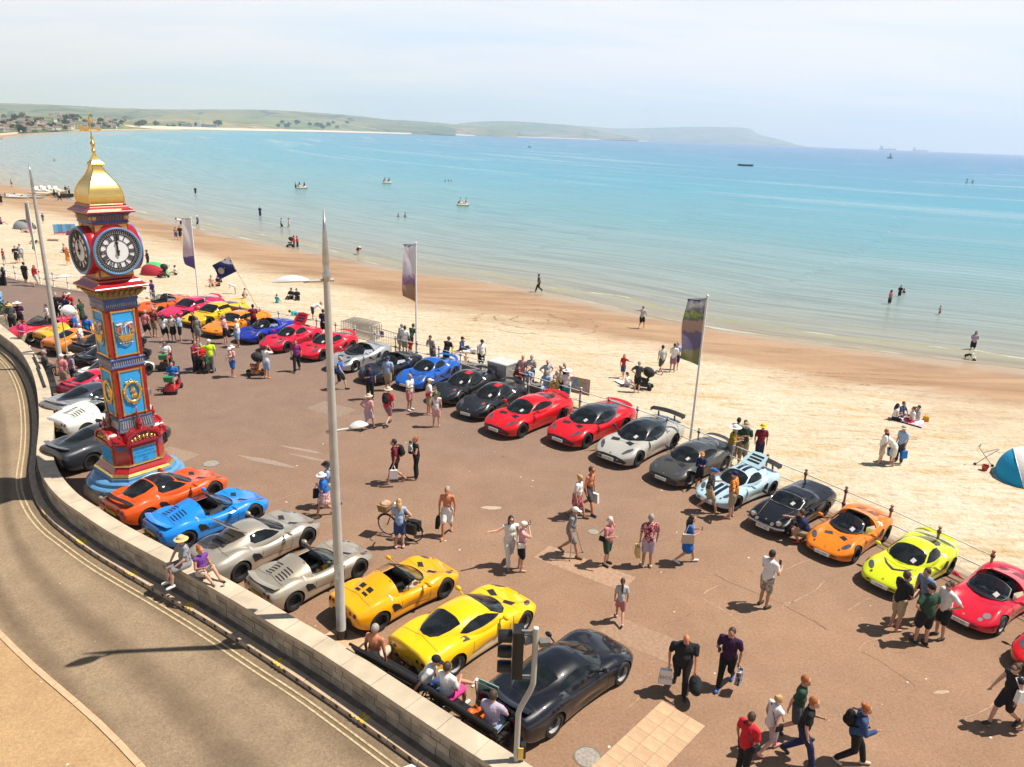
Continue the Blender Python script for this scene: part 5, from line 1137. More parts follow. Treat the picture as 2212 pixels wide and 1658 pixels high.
# crowd barriers
def barrier(a, b, label):
 d = b - a; L_ = d.length; o = thing('crowd_barrier', label, 'barrier', (a.x, a.y, 0), math.atan2(d.y, d.x), 'steel crowd barriers by the railing')
 f = MB(); f.tube([(0, 0, .18), (0, 0, 1.0), (.06, 0, 1.08), (L_ - .06, 0, 1.08), (L_, 0, 1.0), (L_, 0, .18)], .02, 7); f.cyl((0, 0, .2), (L_, 0, .2), .018); part('frame', f, STEEL, o, 60)
 br_ = MB().cyl((0, 0, .2), (0, 0, 1.07), .009, None, 5).mesh('bar')
 for i in range(1, 17): link('bar', br_, o, STEEL, (L_ * i / 17, 0, 0))
 for x in (.25, L_ - .25): part('foot', MB().tube([(x, -.3, .02), (x, -.1, .06), (x, 0, .2), (x, .1, .06), (x, .3, .02)], .018, 6), STEEL, o)
 return o
a_, b_ = at(803, 743), at(866, 762)
ba = barrier(a_, b_, 'single steel crowd barrier with a notice next to the barrier stack'); part('notice', MB().box((1.0, -.03, .8), (.32, .01, .36)), mat((0.16, 0.12, 0.3), .6, var=.6, scale=14), ba)
for i in range(6):
 d_ = Vector((.1 * i, .22 * i, 0)); barrier(at(738, 730) + d_, at(800, 744) + d_, 'steel crowd barrier %s in the stack leaning by the railing' % ('nearest the cars', 'next behind the nearest', 'in the near middle', 'in the far middle', 'next before the furthest', 'nearest the beach')[i])
# low concrete seats, steel cabinet, map board
def long_seat(p1, p2, label, h=.5, w=.5):
 a, b = at(*p1), at(*p2); d = b - a; o = thing('concrete_seat', label, 'seat wall', ((a.x + b.x) / 2, (a.y + b.y) / 2, 0), math.atan2(d.y, d.x))
 part('seat_block', MB().box((0, w / 2, h / 2), (d.length, w, h)), mat((0.2, 0.19, 0.17), .85, var=.2, scale=2), o); part('foot_slab', MB().box((0, w / 2 - .1, .03), (d.length + .1, w + .4, .06)), mat((0.42, 0.38, 0.33), .9), o); return o
long_seat((948, 797), (1043, 812), 'long dark grey concrete seat between the cars and the steel cabinet'); long_seat((1141, 848), (1194, 868), 'short dark grey concrete seat beside the map board')
ca = at(1053, 838); o = thing('steel_cabinet', 'square galvanised service cabinet by the railing behind the black cars', 'cabinet', (at(1085, 832).x, at(1085, 832).y, 0), R(-38)); part('cabinet_body', MB().box((0, 0, .62), (1.25, 1.0, 1.24)), mat((0.5, 0.5, 0.47), .4, .5, var=.1), o); part('cabinet_lid', MB().box((0, 0, 1.26), (1.3, 1.05, .05)), mat((0.66, 0.66, 0.64), .35, .4), o)
for x in (-.31, .31): part('lid_panel', MB().box((x, 0, 1.292), (.58, .96, .015)), mat((0.7, 0.7, 0.68), .35, .3), o)
part('cabinet_door', MB().box((-.28, -.506, .6), (.6, .015, 1.05)), mat((0.2, 0.19, 0.18), .5), o)
p = at(1251, 879); o = thing('map_board', 'small map board on a single white post at the railing', 'sign', (p.x, p.y, 0), R(-28)); part('post', MB().cyl((0, 0, 0), (0, 0, .75), .04), WHITEP, o); part('board', MB().box((0, 0, 1.05), (.95, .05, .8)), mat((0.42, 0.25, 0.14), .6), o)
mp_ = MB(); mp_.box((0, -.03, 1.12), (.88, .01, .6)); part('map_print', mp_, mat((0.5, 0.45, 0.35), .6, var=.3, scale=6), o); mp_ = MB().box((-.22, -.037, 1.2), (.3, .006, .36)); part('map_sea', mp_, mat((0.15, 0.4, 0.6), .6), o); mp_ = MB().box((-.02, -.038, 1.24), (.2, .006, .28)); part('map_land', mp_, mat((0.5, 0.5, 0.1), .6), o)
# banner tied on the railing, seen from the back
a_, b_ = at(498, 662, .95), at(552, 672, .95); d_ = b_ - a_; o = thing('railing_banner', 'purple pink cloth banner tied to the railing behind the yellow wedge car', 'banner', (a_.x, a_.y, 0), math.atan2(d_.y, d_.x)); bb = part('banner_cloth', MB().box((d_.length / 2, -.05, .72), (d_.length, .012, .55)), cloth((0.42, 0.2, 0.25)), o)
me = text_mesh('CYCLE HIRE', .3); me.transform(Matrix.Translation((d_.length / 2, -.06, .78)) @ Matrix(((-1, 0, 0, 0), (0, 0, 1, 0), (0, 1, 0, 0), (0, 0, 0, 1)))); link('reversed_print', me, bb, mat((0.12, 0.02, 0.1), .7))
# bin and planter at the far bend
p = at(2, 675); o = thing('litter_bin', 'light blue square bin on the promenade at the far bend', 'bin', (p.x - .3, p.y, 0), R(20)); part('bin_body', MB().box((0, 0, .5), (.75, .75, 1.0)), mat((0.16, 0.42, 0.7), .5), o); part('bin_hood', MB().box((0, 0, 1.14), (.8, .8, .28)), mat((0.2, 0.5, 0.75), .5), o); part('bin_mouth', MB().box((.1, -.402, 1.13), (.4, .01, .14)), BLACK, o); part('bin_door', MB().box((0, -.38, .45), (.55, .012, .6)), mat((0.1, 0.3, 0.6), .5), o)
p = at(3, 698); o = thing('stone_planter', 'stone planter of grey green shrubs and red flowers at the far bend', 'planter', (p.x - 1.2, p.y + .4, 0), R(-42))
for r_ in range(3):
 for i in range(7): part('planter_stone', MB().box((-1.5 + i * .5 + (.2 if r_ % 2 else 0), -.9, .11 + r_ * .19), (.48, .3, .18)), STONES[RNG.randrange(3)], o)
for i in range(5):
 for r_ in range(3): part('planter_stone', MB().box((1.75, -.65 + i * .5, .11 + r_ * .19), (.3, .48, .18)), STONES[RNG.randrange(3)], o)
part('soil', MB().box((0, .4, .25), (3.4, 2.4, .5)), mat((0.05, 0.035, 0.02), .95), o)
for (c_, n_, z_, s_, ox, oy) in (((0.1, 0.13, 0.07), 260, .75, .13, -.4, .5), ((0.16, 0.2, 0.06), 160, .62, .08, .9, -.2), ((0.35, 0.06, 0.06), 60, .66, .05, .9, -.3)):
 mb = MB(); g = random.Random(n_)
 for _ in range(n_):
  c0 = Vector((ox + g.gauss(0, .55), oy + g.gauss(0, .4), .45 + abs(g.gauss(0, .25)))); d0 = Vector((g.uniform(-1, 1), g.uniform(-1, 1), g.uniform(.3, 1.4))).normalized() * s_ * 2; w0 = d0.orthogonal().normalized() * s_ * .4; mb.add([c0 - w0, c0 + d0 * .5 - w0 * .6, c0 + d0, c0 + d0 * .5 + w0 * .6, c0 + w0], [(0, 1, 2, 3, 4)])
 part('shrub', mb, mat(c_, .8, var=.3), o)
# ================================================================== BEACH THINGS
def bpos(reg, x, y): return on_beach(*q(reg, x, y))
def dome_tent(p, rz, r, cols, label, h=1.15):
 o = thing('beach_tent', label, 'tent', p, rz); n = 16; k = len(cols)
 for s_ in range(k):
  mb = MB(); vs = []; nu = 8
  for i in range(nu + 1):
   a = math.pi * (s_ + i / nu) / k
   for j in range(9):
    b_ = math.pi * j / 8; rr = math.sin(b_); x_ = r * math.cos(b_); yz = (math.cos(a) * rr * r * .72, max(0, math.sin(a)) * rr * h)
    vs.append((x_, yz[0], yz[1]))
  mb.add(vs, [(i * 9 + j, i * 9 + j + 1, (i + 1) * 9 + j + 1, (i + 1) * 9 + j) for i in range(nu) for j in range(8)]); part('tent_panel', mb, cloth(cols[s_]), o, 179)
 for s_ in range(k + 1):
  a = math.pi * s_ / k; part('tent_pole', MB().tube([(r * 1.01 * math.cos(math.pi * j / 8), math.cos(a) * math.sin(math.pi * j / 8) * r * .735, max(0.02, math.sin(a) * math.sin(math.pi * j / 8) * h * 1.012)) for j in range(9)], .012, 5), WHITEP, o)
 return o
dome_tent(bpos('R1', 1340, 1545), R(-10), 1.3, [(0.03, 0.45, 0.12), (0.04, 0.5, 0.14), (0.5, 0.04, 0.06)], 'green pop up beach tent with a red back edge behind the clock')
dome_tent(bpos('R1', 215, 1150), R(-20), 1.5, [(0.03, 0.055, 0.045), (0.03, 0.06, 0.05), (0.3, 0.31, 0.33)], 'dark green and grey dome tent on the dry sand')
dome_tent(bpos('S3', 2190, 640), R(62), 1.45, [(0.01, 0.32, 0.6), (0.74, 0.72, 0.7), (0.66, 0.64, 0.6)], 'white beach tent with a bright blue side panel on the pale sand', 1.35)
pa, pb = bpos('R1', 470, 1205), bpos('R1', 660, 1205); d_ = pb - pa; o = thing('windbreak', 'blue striped canvas windbreak standing on the beach', 'windbreak', pa, math.atan2(d_.y, d_.x))
for i in range(5):
 L_ = d_.length / 5; part('canvas_bay', MB().quad((L_ * i, .08 * (i % 2), .15), (L_ * (i + 1), .08 * ((i + 1) % 2), .15), (L_ * (i + 1), .08 * ((i + 1) % 2), 1.25), (L_ * i, .08 * (i % 2), 1.25)), cloth((0.12, 0.36, 0.62)), o); part('windbreak_pole', MB().cyl((L_ * i, .08 * (i % 2), 0), (L_ * i, .08 * (i % 2), 1.35), .02), mat((0.3, 0.25, 0.2), .7), o)
part('red_hem', MB().quad((0, -.02, .16), (d_.length, -.02, .16), (d_.length, -.02, .3), (0, -.02, .3)), cloth((0.5, 0.1, 0.1)), o)
for (reg, x, y, sz, c_, lab, nm, cat_) in (('R1', 615, 1205, (1.1, .5, .5), (0.5, 0.05, 0.2), 'pink beach bag in front of the blue windbreak', 'beach_bag', 'bag'), ('R1', 672, 1235, (.8, .6, .8), (0.08, 0.2, 0.38), 'blue patterned cool bag near the windbreak end', 'cool_bag', 'bag'), ('S3', 1360, 150, (.28, .22, .26), (0.72, 0.32, 0.01), 'orange picnic bag beside the blanket', 'picnic_bag', 'bag')):
 p = bpos(reg, x, y); o = thing(nm, lab, cat_, p, R(-20)); part('bag_body', MB().box((0, 0, sz[2] / 2), sz, taper=.86), cloth(c_), o); part('bag_handle', MB().tube([(-sz[0] * .25, 0, sz[2]), (-sz[0] * .15, 0, sz[2] + .14), (sz[0] * .15, 0, sz[2] + .14), (sz[0] * .25, 0, sz[2])], .02, 5), cloth((0.75, 0.7, 0.6)), o)
def flat_cloth(pts, m, label, nm='beach_towel', cat_='towel', z=.02):
 P_ = [bpos(*p) for p in pts]; c_ = sum(P_, Vector()) / len(P_); o = thing(nm, label, cat_, c_); n = 6; vs = []
 for j in range(n + 1):
  for i in range(n + 1):
   u, v = i / n, j / n; a = P_[0] * (1 - u) + P_[1] * u; b_ = P_[3] * (1 - u) + P_[2] * u; w_ = a * (1 - v) + b_ * v - c_; w_.z = beach_z(w_.x + c_.x, w_.y + c_.y) - c_.z + z + .035 + RNG.uniform(0, .03); vs.append(w_)
 part('cloth', MB().add(vs, [(j * (n + 1) + i, j * (n + 1) + i + 1, (j + 1) * (n + 1) + i + 1, (j + 1) * (n + 1) + i) for j in range(n) for i in range(n)]), m, o, 179)
flat_cloth([('S3', 1025, 130), ('S3', 1330, 215), ('S3', 1350, 150), ('S3', 1130, 105)], cloth((0.42, 0.25, 0.42), 'floral', (0.72, 0.68, 0.72), 5), 'purple and white patterned picnic blanket on the sand', 'picnic_blanket', 'blanket')
flat_cloth([('R7', 1160, 810), ('R7', 1230, 850), ('R7', 1290, 840), ('R7', 1200, 805)], cloth((0.72, 0.7, 0.68)), 'white towel on the sand next to the girl sitting by the pushchair')
flat_cloth([('R1', 530, 1360), ('R1', 640, 1358), ('R1', 650, 1348), ('R1', 560, 1345)], cloth((0.7, 0.66, 0.62)), 'pale towel under the sunbather left of the clock')
flat_cloth([('R1', 400, 1252), ('R1', 505, 1257), ('R1', 510, 1246), ('R1', 420, 1243)], cloth((0.12, 0.08, 0.1), 'floral', (0.45, 0.12, 0.2), 4), 'dark red patterned towel lying on the sand below the windbreak')
flat_cloth([('R1', 600, 1330), ('R1', 670, 1333), ('R1', 668, 1322), ('R1', 610, 1318)], cloth((0.55, 0.5, 0.6), 'floral', (0.75, 0.75, 0.7), 4), 'pale mauve towel on the sand close to the clock')
p = bpos('S3', 1870, 575); o = thing('sand_bucket', 'small red bucket by the folded pushchair frame on the beach', 'bucket', p); part('bucket_body', MB().lathe([(0, 0), (.1, 0), (.15, .24), (.14, .24), (.09, .02), (0, .02)], 12), mat((0.5, 0.04, 0.03), .4), o, 40); part('handle', MB().tube([(-.14, 0, .23), (-.12, 0, .33), (.12, 0, .33), (.14, 0, .23)], .012, 5), WHITEP, o)
p = bpos('S3', 1880, 540); o = thing('pushchair', 'folded metal pushchair frame standing open on the beach beside the blue tent', 'pushchair', p, R(-10), None, .75); part('frame_tubes', MB().tube([(-.6, 0, .05), (0, .1, .6), (.55, .1, 1.1)], .022, 6).tube([(-.45, .2, 1.3), (-.5, .15, 1.05), (-.25, .1, .75), (.35, 0, .05)], .022, 6).tube([(-.65, 0, 1.15), (-.55, 0, 1.35), (-.4, .2, 1.33)], .025, 6).cyl((-.2, .3, .7), (.55, .3, 1.05), .02), mat((0.4, 0.4, 0.42), .35, .6), o, 60)
for (x, y) in ((-.6, 0), (.35, 0)): part('small_wheel', MB().lathe([(.0, -.03), (.08, -.03), (.08, .03), (0, .03)], 10, (x, y, .08), (R(90), 0, 0)), BLACK, o)
# ================================================================== BOATS
def hull(o, L_, W_, h, m, name='hull', sheer=.25, flat=False):
 n = 14; vs = []; fs = []
 for i in range(n + 1):
  u = i / n * 2 - 1; w_ = W_ / 2 * (1 - abs(u) ** 2.6) if not flat else W_ / 2 * (1 - max(0, abs(u) - .7) / .3 * .6)
  zt_ = h * (1 + sheer * u * u); zb_ = -.1 * h + .35 * h * abs(u) ** 4
  for (y, z) in ((w_, zt_), (w_ * .75, zb_ + .15 * h), (0, zb_), (-w_ * .75, zb_ + .15 * h), (-w_, zt_), (-w_ * .86, zt_ - .02), (0, zt_ - .35 * h), (w_ * .86, zt_ - .02)): vs.append((u * L_ / 2, y, z))
 for i in range(n):
  for j in range(8): fs.append((i * 8 + j, i * 8 + (j + 1) % 8, (i + 1) * 8 + (j + 1) % 8, (i + 1) * 8 + j))
 fs += [tuple(range(7, -1, -1)), tuple(n * 8 + j for j in range(8))]
 return part(name, MB().add(vs, fs), m, o, 40)
DK = mat((0.02, 0.022, 0.028), .4); WH = mat((0.78, 0.76, 0.72), .4); CREAM = mat((0.7, 0.58, 0.42), .5); PALEB = mat((0.6, 0.72, 0.74), .4)
def boat(nm, lab, cat_, p, rz): return thing(nm, lab, cat_, p, rz)
def sea_at(x, y): return at(x, y, SEA_Z)
p = bpos('R1', 548, 883); L_ = 44 / 1620 * (p - Vector((0, 0, CAM_H))).length; o = boat('rowing_boat', 'black open rowing boat drawn up at the water edge', 'boat', p + Vector((0, 0, .12)), R(-6)); hull(o, L_ * .95, 1.5, .6, DK)
for x in (-.6, .3, 1.1): part('thwart', MB().box((x, 0, .42), (.25, 1.1, .05)), mat((0.25, 0.16, 0.09), .7), o)
part('oar', MB().cyl((-1.5, .4, .62), (1.7, .55, .66), .03), mat((0.4, 0.28, 0.15), .6), o)
def pedalo(p, rz, lab, s=1.0):
 o = boat('pedalo', lab, 'pedalo', p, rz)
 for y in (-.5, .5):
  h_ = MB(); h_.tube([(-1.35, y, .3), (-1.1, y, .2), (0, y, .18), (1.0, y, .22), (1.4, y, .42)], [.1, .24, .26, .22, .05], 10); part('float', h_, CREAM, o, 60)
 part('deck', MB().box((0, 0, .42), (2.0, .95, .1)), CREAM, o)
 for x in (-.45, .45): part('seat', MB().box((x, 0, .58), (.5, .9, .12)).box((x - .22, 0, .8), (.1, .9, .45), (0, R(-15), 0)), WH, o)
 part('paddle_box', MB().lathe([(.0, -.15), (.3, -.15), (.3, .15), (0, .15)], 12, (-.95, 0, .45), (R(90), 0, 0)), CREAM, o)
 o.scale = (s, s, s); return o
for (x, y, rz, lab, s) in ((370, 860, 5, 'cream pedalo lying nearest on the wet sand by the moored boards', 1.5), (415, 848, 12, 'cream pedalo in the middle of the three on the wet sand', 1.5), (470, 848, 2, 'cream pedalo furthest along the water edge beside the black boat', 1.4)):
 pedalo(bpos('R1', x, y) + Vector((0, 0, .02)), R(rz), lab, s)
for (x, y, ln_, rz, m_, lab) in ((140, 885, 3.6, -3, WH, 'broad white hire board lying on the wet sand'), (165, 880, 3.4, 4, WH, 'white hire board under the top of the board pile'), (280, 885, 3.4, -2, PALEB, 'pale blue long board lying on the wet sand'), (250, 868, 4.6, 2, CREAM, 'thin cream board behind the pale blue board'), (130, 868, 3.0, 8, WH, 'short white board with a raised end on the pile')):
 p = bpos('R1', x, y); o = boat('paddle_board', lab, 'paddle board', p + Vector((0, 0, .05)), R(rz)); hull(o, ln_ * 1.35, 1.25, .22, m_, 'board', .5); part('fin', MB().box((-ln_ * .55, 0, .28), (.3, .03, .22)), BLACK, o); part('deck_pad', MB().box((0, 0, .19), (ln_ * .5, .5, .02)), mat((0.3, 0.32, 0.34), .8), o)
PEDALOS = []
for (x, y, rz, lab) in ((648, 541, 0, 'cream pedalo afloat nearest the shore behind the tall lamp'), (1382, 496, 5, 'cream pedalo afloat with two riders beyond the white banner'), (2040, 690, -5, 'cream pedalo with three riders on the calm water')):
 pp_ = sea_at(*q('S7', x, y)); PEDALOS.append(pp_); pedalo(pp_ + Vector((0, 0, .0)), R(rz), lab, .95)
p = sea_at(1610, 359); d_ = (p - Vector((0, 0, CAM_H))).length; Lg = 31 / 1620 * d_; o = boat('rowing_gig', 'long black rowing gig with a crew out on the blue water', 'boat', p, R(-3)); hull(o, Lg, 1.6, .9, DK)
gk = Lg
p2_ = sea_at(1922, 342.5); d2_ = (p2_ - Vector((0, 0, CAM_H))).length; s_ = 10.5 / 1620 * d2_; o = boat('sailing_boat', 'small dark hulled sailing boat with pale sails near the ships', 'boat', p2_, R(-2)); hull(o, s_, s_ * .3, s_ * .16, DK); part('mast', MB().cyl((0, 0, 0), (0, 0, s_ * 1.05), s_ * .02, None, 6), mat((0.3, 0.2, 0.1), .6), o)
part('mainsail', MB().prism([(.03 * s_, .15 * s_), (.3 * s_, .17 * s_), (.02 * s_, .95 * s_)], -.02 * s_, .02 * s_, lambda v: Vector((v.x, v.z, v.y))), mat((0.7, 0.6, 0.52), .8), o); part('foresail', MB().prism([(-.03 * s_, .2 * s_), (-.22 * s_, .2 * s_), (-.02 * s_, .8 * s_)], -.01 * s_, .02 * s_, lambda v: Vector((v.x, v.z, v.y))), mat((0.72, 0.64, 0.55), .8), o)
p = sea_at(1144, 319); s_ = 8 / 1620 * (p - Vector((0, 0, CAM_H))).length; o = boat('motor_boat', 'small white motor boat far out below the cliffs', 'boat', p, R(0)); hull(o, s_, s_ * .4, s_ * .25, WH); part('cabin', MB().box((-.05 * s_, 0, s_ * .34), (s_ * .4, s_ * .3, s_ * .25)), WH, o); part('windscreen', MB().box((.16 * s_, 0, s_ * .36), (.02 * s_, s_ * .28, s_ * .16)), DK, o)
SHIPM = mat((0.13, 0.13, 0.15), .6)
for (x, dst, ln_, lab) in ((1916, 8800, 29, 'grey cargo ship at anchor on the horizon, the larger of the two'), (1986, 9400, 25, 'grey cargo ship at anchor on the horizon, the fainter smaller one')):
 v = ray(x, 330); h = math.hypot(v[0], v[1]); p = Vector((v[0] / h * dst, v[1] / h * dst, SEA_Z)); s_ = ln_ / 1620 * dst; o = boat('cargo_ship', lab, 'ship', p, R(-28)); hull(o, s_, s_ * .16, s_ * .09, SHIPM)
 part('bridge_house', MB().box((-s_ * .36, 0, s_ * .17), (s_ * .13, s_ * .13, s_ * .17)), SHIPM, o); part('funnel', MB().cyl((-s_ * .42, 0, s_ * .2), (-s_ * .42, 0, s_ * .3), s_ * .02), SHIPM, o)
 for k in (-.1, .1, .3): part('deck_crane', MB().box((k * s_, 0, s_ * .13), (s_ * .012, s_ * .02, s_ * .1)).box((k * s_ + s_ * .03, 0, s_ * .17), (s_ * .08, s_ * .01, s_ * .012)), SHIPM, o)
p = sea_at(1985, 331);
for (x, y, lab) in ((2089, 395, 'white stand up board with a tall paddler, the one nearer the ships'), (2101, 396, 'white stand up board with a kneeling paddler')):
 p = sea_at(x, y); s_ = 7 / 1620 * (p - Vector((0, 0, CAM_H))).length; o = boat('paddle_board', lab, 'paddle board', p, R(-5)); hull(o, s_, .8, .25, WH, 'board', .5)
# ================================================================== MARKS IN THE SURFACING: open joints, filled cracks, patches, covers
def crack(pts, m, w=.025):
 P_ = [at(*q(*p)) for p in pts]; xy, tg = polyline([(p.x, p.y) for p in P_], .22); g = random.Random(len(pts) + int(P_[0].x * 10)); A_, B_ = [], []
 for i in range(len(xy)):
  n = np.array([-tg[i][1], tg[i][0]]); j = g.uniform(-.035, .035); w_ = w * g.uniform(.25, 1); A_.append(xy[i] + n * (j + w_ / 2)); B_.append(xy[i] + n * (j - w_ / 2))
 structure('surface_crack', strip(A_, B_, .0045, .0045), m)
DKC, PLC = mat((0.17, 0.105, 0.07), .9, var=.4), mat((0.4, 0.26, 0.17), .9, var=.3)
for pts in ([('S1', 1150, -10), ('S1', 1280, 55), ('S1', 1480, 140), ('S1', 1700, 232), ('S1', 1900, 335), ('S1', 2130, 475)], [('S2', 730, 40), ('S2', 820, 80)], [('S1', 700, 440), ('S1', 960, 330)], [('S2', 380, 380), ('S2', 520, 470)], [('R8', 1500, 560), ('R8', 1640, 500), ('R8', 1700, 480)], [('S2', 800, 660), ('S2', 1060, 800), ('S2', 1280, 960)]): crack(pts, DKC)
for pts in ([('S1', 1050, 195), ('S1', 1150, 250), ('S1', 1240, 312), ('S1', 1385, 410)], [('S1', 1195, 85), ('S1', 1060, 160)], [('S1', 1300, 355), ('S1', 1320, 325), ('S1', 1360, 320)], [('S1', 1730, 270), ('S1', 1780, 240), ('S1', 1845, 228)], [('S2', 120, 285), ('S2', 230, 225), ('S2', 380, 140), ('S2', 500, 55)], [('S2', 790, 650), ('S2', 870, 570), ('S2', 990, 535)], [('S2', 1710, 1280), ('S2', 1720, 1230), ('S2', 1960, 1110)], [('R5', 330, 215), ('R5', 480, 160), ('R5', 640, 110)], [('S1', 380, 1160), ('S1', 520, 1040)], [('S3', 60, 1480), ('S3', 200, 1410), ('S3', 390, 1340)], [('S2', 690, 300), ('S2', 880, 190)]): crack(pts, PLC, .035)
for (rg_, x, y, w_, d_, a_, c_) in (('R4', 330, 1500, 2.6, .35, -20, (0.3, 0.22, 0.17)), ('R4', 640, 1400, 2.2, .22, -18, (0.31, 0.23, 0.175)), ('R4', 700, 1470, 1.9, .2, -20, (0.3, 0.22, 0.17)), ('R8', 100, 245, .8, .25, 5, (0.42, 0.34, 0.26)), ('S2', 1500, 1010, .5, .12, 10, (0.42, 0.3, 0.2)), ('R2', 1500, 1450, 1.6, 1.1, -25, (0.29, 0.2, 0.14)), ('S1', 560, 560, 2.4, 1.0, -33, (0.31, 0.195, 0.125)), ('R8', 900, 760, 3.0, .9, -33, (0.36, 0.225, 0.145)), ('R4', 900, 1050, 2.0, 1.2, -30, (0.25, 0.18, 0.135))):
 p = at(*q(rg_, x, y)); g = random.Random(int(x)); n_ = 14; poly = [(w_ / 2 * math.cos(2 * math.pi * i / n_) * g.uniform(.75, 1.1), d_ / 2 * math.sin(2 * math.pi * i / n_) * g.uniform(.7, 1.15)) for i in range(n_)] if d_ < .6 else [(-w_ / 2, -d_ / 2), (w_ / 2, -d_ / 2), (w_ / 2, d_ / 2), (-w_ / 2, d_ / 2)]
 o = part('surface_patch', MB().add([(u, v, 0) for u, v in poly], [tuple(range(len(poly)))]), mat(c_, .9, var=.18, scale=9, bump=.4), None, None, (p.x, p.y, .0038), (0, 0, R(a_))); o['kind'] = 'structure'
for (rg_, x, y, r_, lab) in (('R2', 1825, 1520, .32, 'round grey access cover in the surfacing right of the tower base'), ('R8', 985, 452, .2, 'small round cover behind the white haired woman'), ('S1', 60, 1570, .3, 'pale worn round cover near the black coupe')):
 p = at(*q(rg_, x, y)); o = thing('access_cover', lab, 'manhole cover', (p.x, p.y, .003)); part('cover_frame', MB().lathe([(r_ * .9, 0), (r_, 0), (r_, .006), (r_ * .9, .006), (r_ * .9, 0)], 24), mat((0.2, 0.16, 0.13), .7), o); part('cover_plate', MB().lathe([(0, .003), (r_ * .88, .003), (r_ * .88, .004), (0, .004)], 24), mat((0.3, 0.26, 0.22), .6, var=.3, scale=14), o)
# ================================================================== CARS
def loft(st, sec, nv=22, cap=True):
 """closed skin through half sections sec(x) -> list of (y, z) from the outer bottom up to the centre line"""
 mb = MB(); vs = []; fs = []; m = None
 for x in st:
  h = sec(x); full = [(x, y, z) for y, z in h] + [(x, -y, z) for y, z in h[-2::-1]]
  m = len(full); vs += full
 n = len(st)
 for i in range(n - 1):
  for j in range(m): fs.append((i * m + j, i * m + (j + 1) % m, (i + 1) * m + (j + 1) % m, (i + 1) * m + j))
 fs += [tuple(range(m - 1, -1, -1)), tuple((n - 1) * m + j for j in range(m))]
 return mb.add(vs, fs)
def stations(a, b, n, extra=()):
 t = np.linspace(0, math.pi, n); x = (a + b) / 2 - (b - a) / 2 * np.cos(t) * 1.0; y = np.linspace(a, b, n); return sorted(set(np.round(np.concatenate([x * .55 + y * .45, np.array(extra)]), 4)))
MODEL = {}
def shape(name, zt, Wd, zb, cabz, cabw, wb, tread, wr, hump, zs=.47, n=3.2, cn=2.6, cz0=.55, tumble=.0, cockpit=None, screen=None, rear_cut=None):
 """the bare shells of a model: body with wheel arches (and cockpit) cut out, cabin, and a tree to lay details on"""
 Zt, Wf, Zb = pchip(*zip(*zt)), pchip(*zip(*Wd)), pchip(*zip(*zb)); x0, x1 = zt[0][0], zt[-1][0]
 def sec(x):
  t, w, b_ = float(Zt(x)), float(Wf(x)), float(Zb(x)); s_ = min(zs, b_ + (t - b_) * .62); out = []
  for k in range(7): f = k / 6; out.append((w * (.955 + .045 * math.sin(f * math.pi / 2) - .05 * math.exp(-((x + .05) / .55) ** 2) * math.sin(f * math.pi) ** 1.5 - (.03 if k == 0 else 0)), b_ + (s_ - b_) * f))
  N = 17
  for k in range(1, N + 1):
   a = math.pi / 2 * k / N; y = w * max(0, math.cos(a)) ** (2 / n); z = s_ + (t - s_) * math.sin(a) ** (2 / n)
   for (hx, hy, ha, sx, sy) in hump: z += ha * math.exp(-((x - hx) / sx) ** 2 - ((abs(y) - hy) / sy) ** 2) * min(1, math.sin(a) * 1.6)
   out.append((y, z))
  return [(y, z) for y, z in out]
 st = stations(x0, x1, 74)
 body = loft(st, sec).mesh(name + '_shell', 40)
 cut = MB()
 for x in (-wb / 2, wb / 2):
  for s_ in (-1, 1): cut.lathe([(0, -.19), (wr + .035, -.19), (wr + .035, .3), (0, .3)], 30, (x, s_ * (tread / 2), wr), (R(90), 0, 0))
 cme = cut.mesh('arch_cutter'); cme.materials.append(BLACK)
 body.materials.append(None)
 objs = []
 bo = bpy.data.objects.new('tmp', body); co = bpy.data.objects.new('tmp', cme); COL.objects.link(bo); COL.objects.link(co); objs += [bo, co]
 md = bo.modifiers.new('b', 'BOOLEAN'); md.operation = 'DIFFERENCE'; md.object = co; md.solver = 'EXACT'; md.material_mode = 'TRANSFER'
 if cockpit:
  xa, xb, hw, zf = cockpit; pc = MB(); pc.prism([(xa, -hw * .95), (xa + .1, -hw), (xb - .15, -hw), (xb, -hw * .8), (xb, hw * .8), (xb - .15, hw), (xa + .1, hw), (xa, hw * .95)], zf, 2.0); pme = pc.mesh('cockpit_cutter'); pme.materials.append(BLACK)
  po = bpy.data.objects.new('tmp', pme); COL.objects.link(po); objs.append(po); m2 = bo.modifiers.new('c', 'BOOLEAN'); m2.operation = 'DIFFERENCE'; m2.object = po; m2.solver = 'EXACT'; m2.material_mode = 'TRANSFER'
 dg = bpy.context.evaluated_depsgraph_get(); full = bpy.data.meshes.new_from_object(bo.evaluated_get(dg)); full.name = name + '_body'
 for o in objs: bpy.data.objects.remove(o)
 full.polygons.foreach_set('use_smooth', [True] * len(full.polygons)); full.set_sharp_from_angle(angle=R(38))
 Cz, Cw = pchip(*zip(*cabz)), pchip(*zip(*cabw)); c0, c1 = cabz[0][0], cabz[-1][0]
 def csec(x):
  t, w = float(Cz(x)), float(Cw(x)); out = [(w, cz0 - .12)]
  for k in range(0, 19):
   a = math.pi / 2 * k / 18; y = w * max(0, math.cos(a)) ** (2 / cn); z = cz0 + (t - cz0) * math.sin(a) ** (2 / cn); y *= 1 - tumble * max(0, (z - .75))
   out.append((y, z))
  return out
 lim = (lambda x: True) if rear_cut is None else (lambda x: x <= rear_cut)
 cst = [x for x in stations(c0, c1, 46, () if rear_cut is None else (rear_cut,)) if lim(x)]
 cab = loft(cst, csec).mesh(name + '_cabin', 50)
 cabfull = cab if rear_cut is None else loft(stations(c0, c1, 46), csec).mesh('full_cabin', 50)
